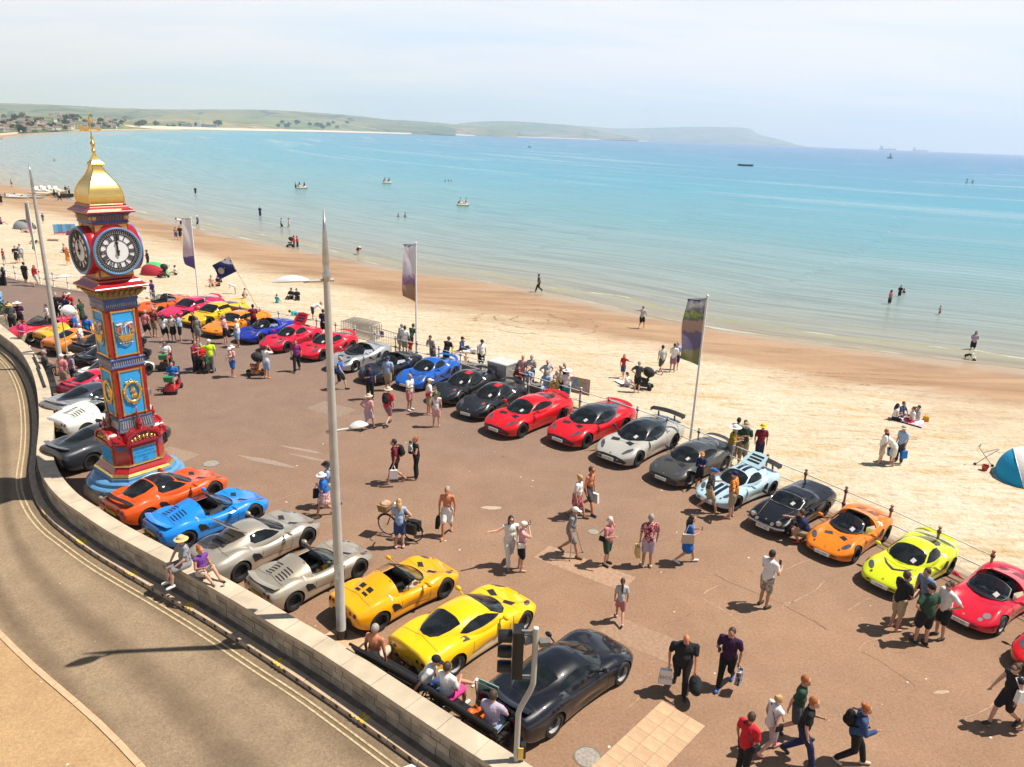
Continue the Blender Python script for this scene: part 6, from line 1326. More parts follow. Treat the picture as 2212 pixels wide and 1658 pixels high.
 def tree(*mes):
  V = []; F = []
  for me in mes: o = len(V); V += [v.co.copy() for v in me.vertices]; F += [tuple(i + o for i in p.vertices) for p in me.polygons]
  return BVHTree.FromPolygons(V, F)
 return dict(name=name, body=full, cabin=cab, T=tree(body, cab), TB=tree(body), TC=tree(cabfull), x0=x0, x1=x1, wb=wb, tread=tread, wr=wr, W=Wf, Z=Zt, Cz=Cz)
DIRS = dict(top=(Vector((0, 0, -1)), lambda p: Vector((p[0], p[1], 3))), front=(Vector((-1, 0, 0)), lambda p: Vector((4, p[0], p[1]))), rear=(Vector((1, 0, 0)), lambda p: Vector((-4, p[0], p[1]))), left=(Vector((0, -1, 0)), lambda p: Vector((p[0], 3, p[1]))), right=(Vector((0, 1, 0)), lambda p: Vector((p[0], -3, p[1]))))
def patch(tree, poly, d, off_=.004, cell=.07, mb=None, thick=0.0):
 """a piece laid on the shell: the outline poly seen along direction d"""
 dv, to3 = DIRS[d]; bm = bmesh.new(); f = bm.faces.new([bm.verts.new((p[0], p[1], 0)) for p in poly]); xs = [p[0] for p in poly]; ys = [p[1] for p in poly]
 for ax, lo, hi in ((0, min(xs), max(xs)), (1, min(ys), max(ys))):
  k = int((hi - lo) / cell);
  for i in range(1, k + 1):
   c = [0, 0, 0]; c[ax] = lo + (hi - lo) * i / (k + 1); nn = [0, 0, 0]; nn[ax] = 1; bmesh.ops.bisect_plane(bm, geom=bm.verts[:] + bm.edges[:] + bm.faces[:], plane_co=c, plane_no=nn)
 bm.verts.index_update(); vs = []
 for v in bm.verts:
  h = tree.ray_cast(to3((v.co.x, v.co.y)), dv)
  if h[0] is None:
   h = tree.find_nearest(to3((v.co.x, v.co.y)) + dv * 2.2)
  nrm = h[1] if h[1].dot(dv) < 0 else -h[1]
  vs.append(h[0] + nrm * off_)
 fs = [tuple(v.index for v in fc.verts) for fc in bm.faces]; bm.free()
 mb = mb or MB(); mb.add(vs, fs); return mb
def mir(poly): return [(-0 + p[0], -p[1]) for p in poly[::-1]]
def mirx(poly): return [(-p[0], p[1]) for p in poly[::-1]]
def oval(cx, cy, rx, ry, n=12, rot=0.0): return [(cx + rx * math.cos(2 * math.pi * i / n) * math.cos(rot) - ry * math.sin(2 * math.pi * i / n) * math.sin(rot), cy + rx * math.cos(2 * math.pi * i / n) * math.sin(rot) + ry * math.sin(2 * math.pi * i / n) * math.cos(rot)) for i in range(n)]
TAIL = mat((0.2, 0.006, 0.006), .15, 0, var=.05, coat=.5); LAMP = mat((0.11, 0.12, 0.13), .08, .3, var=.3, scale=14, coat=1.0); PLW = mat((0.75, 0.75, 0.7), .4, var=.03); PLY = mat((0.78, 0.5, 0.05), .4, var=.03); SEATM = mat((0.025, 0.025, 0.028), .6, var=.3)
TYRE = mat((0.016, 0.016, 0.017), .8, var=.2)
PAPER = mat((0.55, 0.5, 0.5), .6, var=.1, scale=20)
def wheel_meshes(r, spokes, w=.2):
 t_ = MB().lathe([(r * .68, -w / 2), (r * .9, -w / 2), (r * .985, -w * .36), (r, -w * .2), (r, w * .2), (r * .985, w * .36), (r * .9, w / 2), (r * .68, w / 2), (r * .66, w * .3), (r * .68, -w / 2)], 28, (0, 0, 0), (R(90), 0, 0)).mesh('tyre', 40)
 m = MB(); rot = Euler((R(90), 0, 0)).to_matrix()
 m.lathe([(r * .62, -w * .5), (r * .71, -w * .52), (r * .71, -w * .44), (r * .64, -w * .4), (r * .62, w * .4), (r * .62, -w * .5)], 28, (0, 0, 0), rot)
 for k in range(spokes):
  a = 2 * math.pi * k / spokes; wd = .16 if spokes <= 5 else (.085 if spokes <= 8 else .06)
  P_ = [(r * .1, -r * wd), (r * .64, -r * wd * .7), (r * .64, r * wd * .7), (r * .1, r * wd)]
  m.prism([(x * math.cos(a) - y * math.sin(a), x * math.sin(a) + y * math.cos(a)) for x, y in P_], -w * .47, -w * .3, lambda v: rot @ v)
 m.lathe([(r * .15, -w * .5), (r * .15, -w * .3), (0, -w * .3)], 14, (0, 0, 0), rot); m.lathe([(0, -w * .52), (r * .07, -w * .51), (r * .07, -w * .4)], 10, (0, 0, 0), rot)
 return t_, m.mesh('rim', 40), MB().lathe([(0, -w * .12), (r * .66, -w * .12), (r * .66, -w * .05), (0, -w * .05)], 24, (0, 0, 0), rot).mesh('brake_disc')
elise_Z = [(-1.83, .7), (-1.78, .79), (-1.5, .82), (-1.0, .83), (-.55, .79), (0, .73), (.5, .735), (.8, .71), (1.2, .645), (1.55, .565), (1.8, .48), (1.91, .42), (1.95, .37)]
elise_W = [(-1.83, .64), (-1.8, .7), (-1.7, .76), (-1.5, .82), (-1.15, .865), (-.7, .835), (-.1, .8), (.55, .815), (1.1, .86), (1.4, .84), (1.65, .75), (1.82, .62), (1.92, .44), (1.95, .28)]
elise_B = [(-1.83, .36), (-1.7, .27), (-1.45, .17), (-.9, .13), (1.3, .14), (1.75, .19), (1.95, .26)]
elise_H = [(1.13, .64, .1, .4, .17), (-1.1, .67, .085, .48, .18), (1.75, .0, -.03, .3, .4), (1.0, 0, -.045, .42, .3)]
el_cz = [(-1.65, .8), (-1.3, .9), (-.9, 1.02), (-.55, 1.12), (-.28, 1.145), (-.02, 1.11), (.25, 1.01), (.55, .84), (.8, .69)]
el_cw = [(-1.65, .3), (-1.3, .47), (-.85, .64), (-.3, .71), (.2, .7), (.5, .62), (.7, .48), (.8, .3)]
EXIGE = shape('coupe', elise_Z, elise_W, elise_B, el_cz, el_cw, 2.3, 1.46, .305, elise_H, tumble=.25)
ro_cz = [(-1.6, .8), (-1.2, .88), (-.85, .98), (-.5, 1.07), (-.28, 1.1), (-.02, 1.09), (.25, 1.0), (.55, .84), (.8, .69)]
ELISE = shape('roadster', elise_Z, elise_W, elise_B, ro_cz, el_cw, 2.3, 1.46, .305, elise_H, tumble=.25, cockpit=(-.5, .42, .6, .3), rear_cut=-.42)
ev_Z = [(-2.21, .8), (-2.16, .915), (-1.9, .935), (-1.4, .94), (-.8, .9), (0, .85), (.7, .83), (1.2, .765), (1.6, .67), (1.9, .56), (2.05, .47), (2.11, .41), (2.13, .37)]
ev_W = [(-2.21, .76), (-2.18, .81), (-2.05, .86), (-1.8, .9), (-1.3, .93), (-.7, .885), (0, .86), (.6, .87), (1.25, .925), (1.6, .88), (1.85, .77), (2.02, .6), (2.1, .43), (2.13, .28)]
EVORA = shape('gt_coupe', ev_Z, ev_W, [(-2.21, .38), (-2.1, .28), (-1.8, .18), (-1.2, .14), (1.5, .15), (1.95, .2), (2.13, .27)], [(-1.95, .92), (-1.6, .99), (-1.2, 1.09), (-.8, 1.18), (-.45, 1.225), (-.15, 1.225), (.15, 1.17), (.45, 1.05), (.75, .905), (1.0, .8)], [(-1.95, .3), (-1.6, .46), (-1.2, .62), (-.75, .76), (-.2, .79), (.3, .77), (.65, .68), (.87, .52), (1.0, .33)], 2.575, 1.56, .325, [(1.25, .68, .06, .45, .2), (-1.25, .72, .06, .55, .22), (1.2, 0, -.025, .5, .35)], zs=.5, tumble=.3, cz0=.62)
ESPRIT = shape('wedge_coupe', [(-2.12, .68), (-2.08, .82), (-1.9, .87), (-1.2, .87), (-.5, .83), (.3, .78), (.9, .71), (1.5, .6), (1.95, .49), (2.12, .42), (2.18, .36)], [(-2.12, .78), (-2.05, .84), (-1.6, .91), (-1.0, .92), (0, .9), (1.1, .91), (1.7, .85), (2.0, .76), (2.14, .6), (2.18, .4)], [(-2.12, .34), (-1.8, .2), (-1.2, .15), (1.5, .16), (2.18, .24)], [(-1.95, .9), (-1.5, .96), (-1.0, 1.06), (-.5, 1.13), (-.1, 1.13), (.15, 1.09), (.5, .95), (.9, .76)], [(-1.95, .55), (-1.4, .68), (-.6, .76), (.1, .77), (.5, .73), (.8, .64), (.9, .56)], 2.44, 1.56, .31, [(1.2, .75, .02, .4, .15)], n=4.5, cn=4.2, tumble=.4)
EUROPA = shape('classic_coupe', [(-2.0, .62), (-1.96, .8), (-1.7, .87), (-1.0, .88), (-.6, .86), (0, .8), (.6, .77), (1.1, .7), (1.6, .6), (1.85, .53), (1.93, .47), (1.96, .42)], [(-2.0, .7), (-1.9, .77), (-1.2, .81), (0, .79), (1.1, .81), (1.55, .77), (1.8, .68), (1.93, .5), (1.96, .38)], [(-2.0, .36), (-1.7, .24), (-1.0, .17), (1.4, .17), (1.96, .28)], [(-1.9, .88), (-1.2, .9), (-.75, .93), (-.62, 1.05), (-.45, 1.08), (.0, 1.08), (.18, 1.05), (.45, .93), (.78, .76)], [(-1.9, .66), (-1.2, .69), (-.5, .69), (.1, .68), (.45, .65), (.7, .58), (.78, .52)], 2.33, 1.36, .3, [(1.15, .6, .06, .4, .16)], n=3.8, cn=4.0, tumble=.35)
ELAN = shape('front_engined_roadster', [(-1.9, .6), (-1.84, .8), (-1.5, .88), (-.9, .88), (-.2, .82), (.4, .82), (.9, .78), (1.4, .69), (1.75, .58), (1.87, .5), (1.92, .42)], [(-1.9, .6), (-1.8, .74), (-1.4, .84), (-.6, .86), (.4, .86), (1.1, .87), (1.5, .82), (1.75, .66), (1.88, .42), (1.92, .22)], [(-1.9, .36), (-1.6, .2), (-.9, .15), (1.3, .15), (1.92, .26)], [(-1.4, .85), (-1.0, .9), (-.62, .95), (-.3, 1.12), (0, 1.2), (.12, 1.18), (.4, 1.02), (.75, .8)], [(-1.4, .5), (-.9, .68), (-.3, .72), (.2, .71), (.5, .64), (.75, .4)], 2.25, 1.5, .305, [(1.1, .66, .05, .4, .2)], tumble=.25, cockpit=(-.75, .4, .62, .32), rear_cut=-.7)
GL, GC = glass_dark(), glass_clear()
RIMS = dict(black=mat((0.06, 0.06, 0.064), .3, .3), silver=mat((0.58, 0.57, 0.55), .3, .25), gold=mat((0.4, 0.28, 0.12), .3, .8), grey=mat((0.2, 0.2, 0.2), .3, .7), white=mat((0.7, 0.7, 0.68), .4))
_pc = {}
def cached(key, fn):
 if key not in _pc: _pc[key] = fn()
 return _pc[key]
def screen_poly(kind):
 if kind == 'EVORA': h = [(.97, 0), (.94, .25), (.84, .47), (.68, .59), (.54, .61), (.25, .53), (.19, .3), (.16, 0)]
 elif kind == 'ESPRIT': h = [(.86, 0), (.85, .4), (.8, .6), (.68, .66), (.22, .58), (.16, .5), (.15, 0)]
 elif kind == 'EUROPA': h = [(.74, 0), (.73, .35), (.66, .53), (.56, .58), (.22, .55), (.17, .45), (.16, 0)]
 elif kind == 'ELAN': h = [(.7, 0), (.66, .25), (.52, .5), (.4, .58), (.1, .56), (.06, .45), (.05, 0)]
 else: h = [(.76, 0), (.73, .24), (.6, .46), (.48, .52), (.36, .54), (.12, .48), (.08, .3), (.05, 0)]
 return h + [(x, -y) for x, y in h[-2:0:-1]]
def window_poly(kind):
 return dict(EVORA=[(.5, .88), (.3, .97), (.06, 1.06), (-.2, 1.1), (-.5, 1.085), (-.78, 1.02), (-.92, .955), (-.75, .905), (-.3, .88)], ESPRIT=[(.55, .84), (.2, 1.0), (-.1, 1.05), (-.6, 1.05), (-.68, .86)], EUROPA=[(.4, .84), (.12, 1.0), (-.4, 1.0), (-.5, .84)]).get(kind, [(.34, .81), (.16, .92), (-.04, 1.01), (-.3, 1.05), (-.56, 1.02), (-.62, .9), (-.52, .83), (0, .8)])
def car(kind, col, label, A, B, ends, roof=None, rims='black', spokes=7, metallic=0.0, wing=None, plate=None, plate_y=None, paper=False, stripes=None, lower=None, vents='elise', lights='oval', lid=False, rear_glass=True, scoop=True, deckvent='slats', circ=True, pair=True, wing_col=None, group='sports cars parked on the promenade', header=None, lights_col=None):
 """a car from the ground marks of its two wheels on one side. ends: 'RF' rear wheel first then front wheel on the car's right side, 'LF' on its left: front wheel first"""
 M_ = globals()[kind]; a = at(*A); b = at(*B)
 if ends[0] == 'R': rear_w, front_w, side = a, b, -1
 else: front_w, rear_w, side = a, b, 1
 d = (front_w - rear_w); sc = max(.93, min(1.04, d.length / M_['wb'])); d.normalize(); nl = Vector((-d.y, d.x, 0)); c = (front_w + rear_w) / 2 - nl * side * (M_['tread'] / 2 + .09) * sc
 o = thing('parked_car', label, 'car', (c.x, c.y, .006), math.atan2(d.y, d.x), group, sc)
 pm = paint(col, metallic); rm = paint(roof, 0) if roof and kind != 'EXIGE' else pm; K = kind; T = M_['T']; x0, x1, W_, Z_ = M_['x0'], M_['x1'], M_['W'], M_['Z']; open_ = kind in ('ELISE', 'ELAN')
 link('body', M_['body'], o, [pm, BLACK])
 cabn = link('roof' if not open_ else 'rear_deck', M_['cabin'], o, rm if not open_ else pm)
 TS = M_['TC'] if open_ else T
 def pt_(name, key, fn, m, parent=o, smooth=60): return link(name, cached((K, key), lambda: fn().mesh(name, smooth)), parent, m)
 if roof and K == 'EXIGE': pt_('roof_panel', 'rp', lambda: patch(M_['TC'], [(.04, .46), (-.57, .5), (-.57, -.5), (.04, -.46)], 'top', .004, .08), paint(roof))
 sp_ = screen_poly(K)
 pt_('windscreen', 'ws', lambda: patch(TS, sp_, 'top', .005, .06), GC if open_ else GL)
 if open_ or K == 'EUROPA':
  def frame():
   dv, to3 = DIRS['top']; P_ = []
   for i in range(len(sp_)):
    p, q_ = sp_[i], sp_[(i + 1) % len(sp_)]
    for f in (0, .5):
     h = TS.ray_cast(to3((p[0] + (q_[0] - p[0]) * f, p[1] + (q_[1] - p[1]) * f)), dv)
     if h[0] is not None: P_.append(h[0])
   return MB().tube(P_, .022, 6, True)
  pt_('windscreen_frame', 'wf', frame, CHROME if K == 'EUROPA' else BLACK)
 for s_ in (-1, 1):
  if not open_:
   pt_('side_window', 'sw%d' % s_, lambda: patch(M_['TC'], window_poly(K), 'left' if s_ > 0 else 'right', .005, .07), GL)
  else:
   pt_('door_window', 'dw%d' % s_, lambda: MB().add([(.4, s_ * .66, .74), (-.3, s_ * .7, .76), (-.28, s_ * .66, .86), (.2, s_ * .6, .93)], [(0, 1, 2, 3)]), GC)
  # mirror, side intake, door gap
  def mirror():
   m = MB(); m.ell((.42, s_ * .95, .84 if K != 'EVORA' else .95), (.07, .11, .065), None, 10, 7); m.tube([(.44, s_ * .72, .78), (.42, s_ * .9, .82 if K != 'EVORA' else .92)], .022, 6); return m
  pt_('door_mirror', 'mi%d' % s_, mirror, pm if K not in ('EVORA',) or roof is None else rm)
  if scoop and K not in ('EUROPA', 'ELAN', 'ESPRIT'):
   P_ = [(-.4, .4), (-.52, .58), (-.7, .66), (-.78, .62), (-.7, .4)] if K != 'EVORA' else [(-.72, .78), (-.8, .88), (-1.0, .9), (-.98, .83)]
   pt_('side_intake', 'si%d' % s_, lambda: patch(T, P_, 'left' if s_ > 0 else 'right', .004, .08), BLACK)
  xa, xb, zt_, zb_ = (.62, -.36, .74, .24) if K not in ('EVORA',) else (.72, -.62, .84, .26)
  def gap():
   m = MB()
   for p, q_ in (((xa, zt_), (xa - .05, zb_)), ((xb, zt_), (xb - .08, zb_ + .12)), ((xa - .05, zb_), (xb - .08, zb_ + .12))):
    dx, dz = q_[0] - p[0], q_[1] - p[1]; L_ = math.hypot(dx, dz); ux, uz = -dz / L_ * .007, dx / L_ * .007
    patch(M_['TB'], [(p[0] - ux, p[1] - uz), (q_[0] - ux, q_[1] - uz), (q_[0] + ux, q_[1] + uz), (p[0] + ux, p[1] + uz)], 'left' if s_ > 0 else 'right', .003, .09, m)
   return m
  pt_('door_gap', 'dg%d' % s_, gap, BLACK)
  if lower: pt_('sill_panel', 'sl%d' % s_, lambda: patch(M_['TB'], [(M_['wb'] / 2 - .4, .15), (M_['wb'] / 2 - .4, .42), (-M_['wb'] / 2 + .4, .3), (-M_['wb'] / 2 + .4, .15)], 'left' if s_ > 0 else 'right', .004, .1), paint(lower))
  # lamps
  fx = M_['wb'] / 2
  if lights == 'oval':
   P_ = {'EVORA': [(1.62, .5), (1.45, .66), (1.5, .72), (1.66, .67), (1.88, .5), (1.86, .42)], 'ESPRIT': [(1.95, .35), (1.95, .62), (2.05, .6), (2.07, .35)]}.get(K, oval(1.48, .56, .17, .085, 12, R(-32)))
   pt_('headlight', 'hl%d' % s_, lambda: patch(T, P_ if s_ > 0 else mir(P_), 'top', .006, .06), LAMP if not lights_col else mat(lights_col, .15))
   b0 = {'EVORA': (1.62, .57), 'ESPRIT': (2.0, .5)}.get(K, (1.5, .55)); pt_('lamp_bulb', 'lb%d' % s_, lambda: patch(T, oval(b0[0], s_ * b0[1], .05, .04, 8), 'top', .011, .06), CHROME)
   if K in ('ELISE', 'EXIGE'): pt_('indicator', 'in%d' % s_, lambda: patch(T, oval(1.7, s_ * .43, .055, .04, 10), 'top', .006, .06), LAMP)
  elif lights == 'round':
   for (xx, yy, rr) in ((1.52, .5, .1), (1.72, .42, .06)): pt_('headlight', 'hr%d%d' % (s_, int(rr * 100)), lambda: patch(T, oval(xx, s_ * yy, rr * 1.15, rr, 12), 'top', .007, .06), mat((0.5, 0.47, 0.44), .12, .6))
  else:
   pt_('headlight', 'hp%d' % s_, lambda: MB().lathe([(.0, .06), (.09, .045), (.1, 0), (.09, -.05)], 14, (1.8, s_ * .5, .58), (0, R(75), 0)), CHROME); pt_('driving_lamp', 'hp2%d' % s_, lambda: MB().lathe([(.0, .04), (.06, .03), (.07, 0), (.06, -.05)], 12, (1.9, s_ * .3, .5), (0, R(80), 0)), CHROME)
  xr_ = [.58, .4] if pair else [.52]
  for i, yy in enumerate(xr_):
   if K in ('ESPRIT', 'EUROPA', 'ELAN'): pt_('tail_light', 'tl%d' % s_, lambda: patch(M_['TB'], [(s_ * .4, .64), (s_ * .72, .64), (s_ * .72, .74), (s_ * .4, .74)][::s_], 'rear', .006, .1), TAIL); break
   pt_('tail_light', 'tl%d%d' % (s_, i), lambda: patch(M_['TB'], oval(s_ * yy * (1.12 if K == 'EVORA' else 1), .66 if K != 'EVORA' else .7, .06, .06, 10), 'rear', .008, .1), TAIL)
  # exhaust, tyres
 for sx in (1, -1):
  for s_ in (-1, 1):
   tm_, rm_, bm_ = cached((K, 'wh', spokes), lambda: wheel_meshes(M_['wr'], spokes)); w_ = link('wheel', tm_, o, TYRE, (sx * M_['wb'] / 2, s_ * (M_['tread'] / 2 - .0), M_['wr']), (0, 0, 0 if s_ < 0 else math.pi)); link('rim', rm_, w_, RIMS[rims]); link('brake_disc', bm_, w_, mat((0.02, 0.02, 0.02), .5, .3))
   pass
 # front
 g_ = {'EVORA': [(-.64, .23), (.64, .23), (.72, .31), (.56, .44), (.3, .48), (-.3, .48), (-.56, .44), (-.72, .31)], 'ESPRIT': [(-.6, .26), (.6, .26), (.6, .33), (-.6, .33)], 'EUROPA': [(-.5, .4), (.5, .4), (.45, .46), (-.45, .46)]}.get(K, [(-.44, .23), (.44, .23), (.5, .3), (.36, .37), (-.36, .37), (-.5, .3)])
 pt_('grille', 'gr', lambda: patch(M_['TB'], g_, 'front', .005, .08), BLACK)
 pt_('splitter', 'sp', lambda: patch(M_['TB'], [(-.68, .15), (.68, .15), (.7, .205), (-.7, .205)], 'front', .006, .1), BLACK)
 for nm_, xx in (('bonnet_gap', .86 if K != 'EVORA' else 1.06), ('tail_gap', x0 + .42)):
  ww = float(W_(xx)) * .93; pt_('panel_gap', nm_, lambda: patch(T, [(xx, -ww), (xx + .012, -ww), (xx + .1, 0), (xx + .012, ww), (xx, ww), (xx + .088, 0)], 'top', .003, .08), BLACK)
 if vents in ('elise', 'evora'):
  for s_ in (-1, 1):
   P_ = [(1.08, .1), (1.22, .36), (1.06, .4), (.94, .2)] if K != 'EVORA' else [(1.2, .14), (1.34, .46), (1.1, .5), (1.02, .22)]
   pt_('bonnet_vent', 'bv%d' % s_, lambda: patch(T, P_ if s_ > 0 else mir(P_), 'top', .004, .08), BLACK)
 elif vents == 'wide': pt_('bonnet_vent', 'bvw', lambda: patch(T, [(1.28, 0), (1.12, .3), (.92, .46), (.9, .42), (1.05, .25), (1.16, 0), (1.05, -.25), (.9, -.42), (.92, -.46), (1.12, -.3)], 'top', .004, .08), BLACK)
 pt_('nose_badge', 'nb', lambda: patch(T, oval(x1 - .17, 0, .035, .035, 10), 'top', .008, .1), GOLD)
 if K == 'EUROPA':
  for nm_, xx in (('front_bumper', x1 - .02), ('rear_bumper', x0)): pt_(nm_, nm_, lambda: MB().tube([(xx - .16 * (1 if xx > 0 else -1), -.72, .4), (xx - .02 * (1 if xx > 0 else -1), -.5, .4), (xx + .03 * (1 if xx > 0 else -1), 0, .4), (xx - .02 * (1 if xx > 0 else -1), .5, .4), (xx - .16 * (1 if xx > 0 else -1), .72, .4)], .045, 8), CHROME)
  pt_('bonnet_trim', 'bt', lambda: patch(T, [(.85, .5), (1.75, .36), (1.75, .37), (.85, .51)], 'top', .005, .1, patch(T, [(.85, -.51), (1.75, -.37), (1.75, -.36), (.85, -.5)], 'top', .005, .1)), GOLD)
 def platebox(text, xx, z, m, ry, nm_):
  p_ = link('number_plate', cached('platebox', lambda: MB().box((0, 0, 0), (.02, .52, .115)).mesh('number_plate')), o, m, (xx, 0, z), (0, ry, 0))
  if text:
   me = text_mesh(text, .1); me.transform(Matrix.Translation((.012, 0, 0)) @ Matrix(((0, 0, 1, 0), (1, 0, 0, 0), (0, 1, 0, 0), (0, 0, 0, 1)))); link('registration', me, p_, BLACK)
   if xx < 0: p_.rotation_euler = (0, -ry, math.pi)
 if plate is not None: platebox(plate, x1 + .012, .3 if K != 'EVORA' else .36, PLW, R(-8), 'f')
 if plate_y is not None: platebox(plate_y, x0 - .02, .52, PLY, R(-8), 'r')
 # rear
 if lower: pt_('rear_valance', 'rvl', lambda: patch(M_['TB'], [(-.88, .3), (.88, .3), (.86, .5), (-.86, .5)], 'rear', .004, .08), paint(lower)); pt_('front_valance', 'fvl', lambda: patch(M_['TB'], [(-.8, .2), (.8, .2), (.8, .26), (-.8, .26)], 'front', .007, .08), paint(lower))
 pt_('rear_diffuser', 'rd', lambda: patch(M_['TB'], [(-.5, .37 if K == 'ELISE' or K == 'EXIGE' else .39), (.5, .37 if K == 'ELISE' or K == 'EXIGE' else .39), (.4, .5), (-.4, .5)], 'rear', .006, .1), BLACK)
 pt_('exhaust', 'ex', lambda: MB().lathe([(.05, 0), (.05, .14), (.04, .14), (.04, .02), (.05, 0)], 12, (x0 + .06, -.09, .37), (0, R(-90), 0)).lathe([(.05, 0), (.05, .14), (.04, .14), (.04, .02), (.05, 0)], 12, (x0 + .06, .09, .37), (0, R(-90), 0)), CHROME)
 if rear_glass and not open_:
  P_ = {'EVORA': [(-.78, .46), (-1.1, .42), (-1.42, .33), (-1.6, .2), (-1.65, 0), (-1.6, -.2), (-1.42, -.33), (-1.1, -.42), (-.78, -.46), (-.74, -.25), (-.74, .25)], 'ESPRIT': [(-.65, .55), (-1.55, .5), (-1.55, -.5), (-.65, -.55)], 'EUROPA': [(-.66, .45), (-.72, .48), (-.72, -.48), (-.66, -.45)]}.get(K, [(-.62, .4), (-.95, .4), (-1.3, .3), (-1.36, 0), (-1.3, -.3), (-.95, -.4), (-.62, -.4)])
  rgp = pt_('rear_window', 'rw', lambda: patch(T, P_, 'top', .005, .08), GL)
 if open_ and K == 'ELISE':
  for s_ in (-1, 1):
   if deckvent == 'slats':
    for i in range(5): pt_('engine_vent', 'ev%d%d' % (s_, i), lambda: patch(T, [(-.86 - i * .095, s_ * .09), (-.9 - i * .095, s_ * .09), (-.9 - i * .095, s_ * .4), (-.86 - i * .095, s_ * .4)][::s_], 'top', .004, .09), BLACK)
   else:
    for i in range(2): pt_('engine_vent', 'eq%d%d' % (s_, i), lambda: patch(T, [(-.95 - i * .2, s_ * .06), (-1.1 - i * .2 + .06 * i, s_ * .06), (-1.1 - i * .2 + .06 * i, s_ * .26), (-.95 - i * .2, s_ * .26)][::s_], 'top', .004, .09), BLACK)
  pt_('rear_screen', 'rs', lambda: MB().prism([(-.42, .82), (.42, .82), (.4, 1.0), (.3, 1.035), (-.3, 1.035), (-.4, 1.0)], -.405, -.412, lambda v: Vector((v.z, v.x, v.y))), GL)
 if open_:
  for s_ in (-1, 1):
   def seat():
    m = MB(); m.ell((-.18, s_ * .3, .42), (.3, .2, .12)); m.ell((-.4, s_ * .3, .68), (.11, .2, .32), (0, R(-14), 0)); m.ell((-.46, s_ * .3, .95), (.06, .12, .1)); return m
   pt_('seat', 'se%d' % s_, seat, SEATM)
  pt_('dashboard', 'da', lambda: MB().tube([(.36, -.56, .62), (.4, 0, .66), (.36, .56, .62)], .12, 8), SEATM); pt_('steering_wheel', 'stw', lambda: MB().tube([(.13 + .05 * math.sin(i * .63), -.3 + .16 * math.cos(i * .63), .7 + .15 * math.sin(i * .63)) for i in range(10)], .018, 6, True), BLACK)
  pt_('centre_tunnel', 'ct', lambda: MB().box((-.05, 0, .42), (.85, .14, .22)), SEATM)
 if paper: pt_('windscreen_notice', 'pp', lambda: patch(TS, [(.46, .24), (.6, .2), (.63, .32), (.49, .36)] if K != 'EVORA' else [(.64, .25), (.79, .21), (.81, .33), (.66, .37)], 'top', .012, .1), PAPER)
 if stripes:
  for (ya, yb) in ((-.2, -.04), (.04, .2)):
   seg = []
   pt_('stripe', 'st%s' % ya, lambda: patch(T, [(x1 - .1, ya), (x1 - .1, yb), (.84, yb), (.84, ya)], 'top', .003, .08, patch(T, [(.02, ya), (.02, yb), (-.58, yb), (-.58, ya)], 'top', .003, .08)), paint(stripes))
 if header: pt_('roof_flash', 'rf', lambda: patch(T, [(.0, .05), (.0, .3), (-.35, .34), (-.35, .1)], 'top', .004, .08, patch(T, [(1.12, .3), (1.3, .36), (1.25, .5), (1.08, .42)], 'top', .005, .08)), paint(header))
 wc = paint(wing_col) if wing_col is not None else BLACK
 if wing == 'gt':
  def gt():
   m = MB(); hw = .66 if K != 'EVORA' else .74; xx = x0 + .14; zz = 1.1 if K != 'EVORA' else 1.19; P_ = []
   for i in range(13):
    y = -hw + 2 * hw * i / 12; zc = zz - .06 * (abs(y) / hw) ** 2; P_.append([(xx + .16, y, zc - .02), (xx + .02, y, zc + .02), (xx - .14, y, zc + .05), (xx - .13, y, zc + .03), (xx + .02, y, zc - .01)])
   vs = [p for r_ in P_ for p in r_]; fs = [(i * 5 + j, i * 5 + (j + 1) % 5, (i + 1) * 5 + (j + 1) % 5, (i + 1) * 5 + j) for i in range(12) for j in range(5)] + [tuple(range(4, -1, -1)), tuple(60 + j for j in range(5))]
   m.add(vs, fs)
   for y in (-hw, hw): m.box((xx, y, zz - .07), (.28, .015, .14))
   return m
  w_ = pt_('rear_wing', 'gt', gt, wc, smooth=40); pt_('wing_stay', 'gts', lambda: MB().box((x0 + .2, -.38, .96), (.1, .02, .3), (0, R(14), 0)).box((x0 + .2, .38, .96), (.1, .02, .3), (0, R(14), 0)), BLACK, w_)
 elif wing in ('bow', 'lip'):
  def bow():
   m = MB(); n = 14; P_ = []; lift = .14 if wing == 'bow' else .05
   for i in range(n + 1):
    u = -1 + 2 * i / n; y = u * .68; xx = x0 + .1 + .16 * u * u; z = float(Z_(x0 + .2)) + .02 + lift * (1 - u ** 4); P_.append([(xx + .1, y, z - .015), (xx, y, z + .015), (xx - .1, y, z + .035), (xx - .09, y, z + .01), (xx, y, z - .015)])
   m.add([p for r_ in P_ for p in r_], [(i * 5 + j, i * 5 + (j + 1) % 5, (i + 1) * 5 + (j + 1) % 5, (i + 1) * 5 + j) for i in range(n) for j in range(5)] + [tuple(range(4, -1, -1)), tuple(n * 5 + j for j in range(5))]); return m
  pt_('rear_spoiler', wing, bow, wc if wing_col is not None else pm, smooth=40)
 if lid:      # engine cover standing open
  lm = MB(); lm.prism([(0, -.42), (-.3, -.45), (-.72, -.36), (-.78, 0), (-.72, .36), (-.3, .45), (0, .42)], 0, .035, lambda v: Matrix.Rotation(R(lid), 3, 'Y') @ v + Vector((-.62, 0, 1.1))); lo = part('engine_cover', lm, rm, o, 30)
  for i in range(3): part('cover_slat', MB().prism([(-.18 - i * .17, -.28), (-.28 - i * .17, -.27), (-.28 - i * .17, .27), (-.18 - i * .17, .28)], .036, .042, lambda v: Matrix.Rotation(R(lid), 3, 'Y') @ v + Vector((-.62, 0, 1.1))), BLACK, lo)
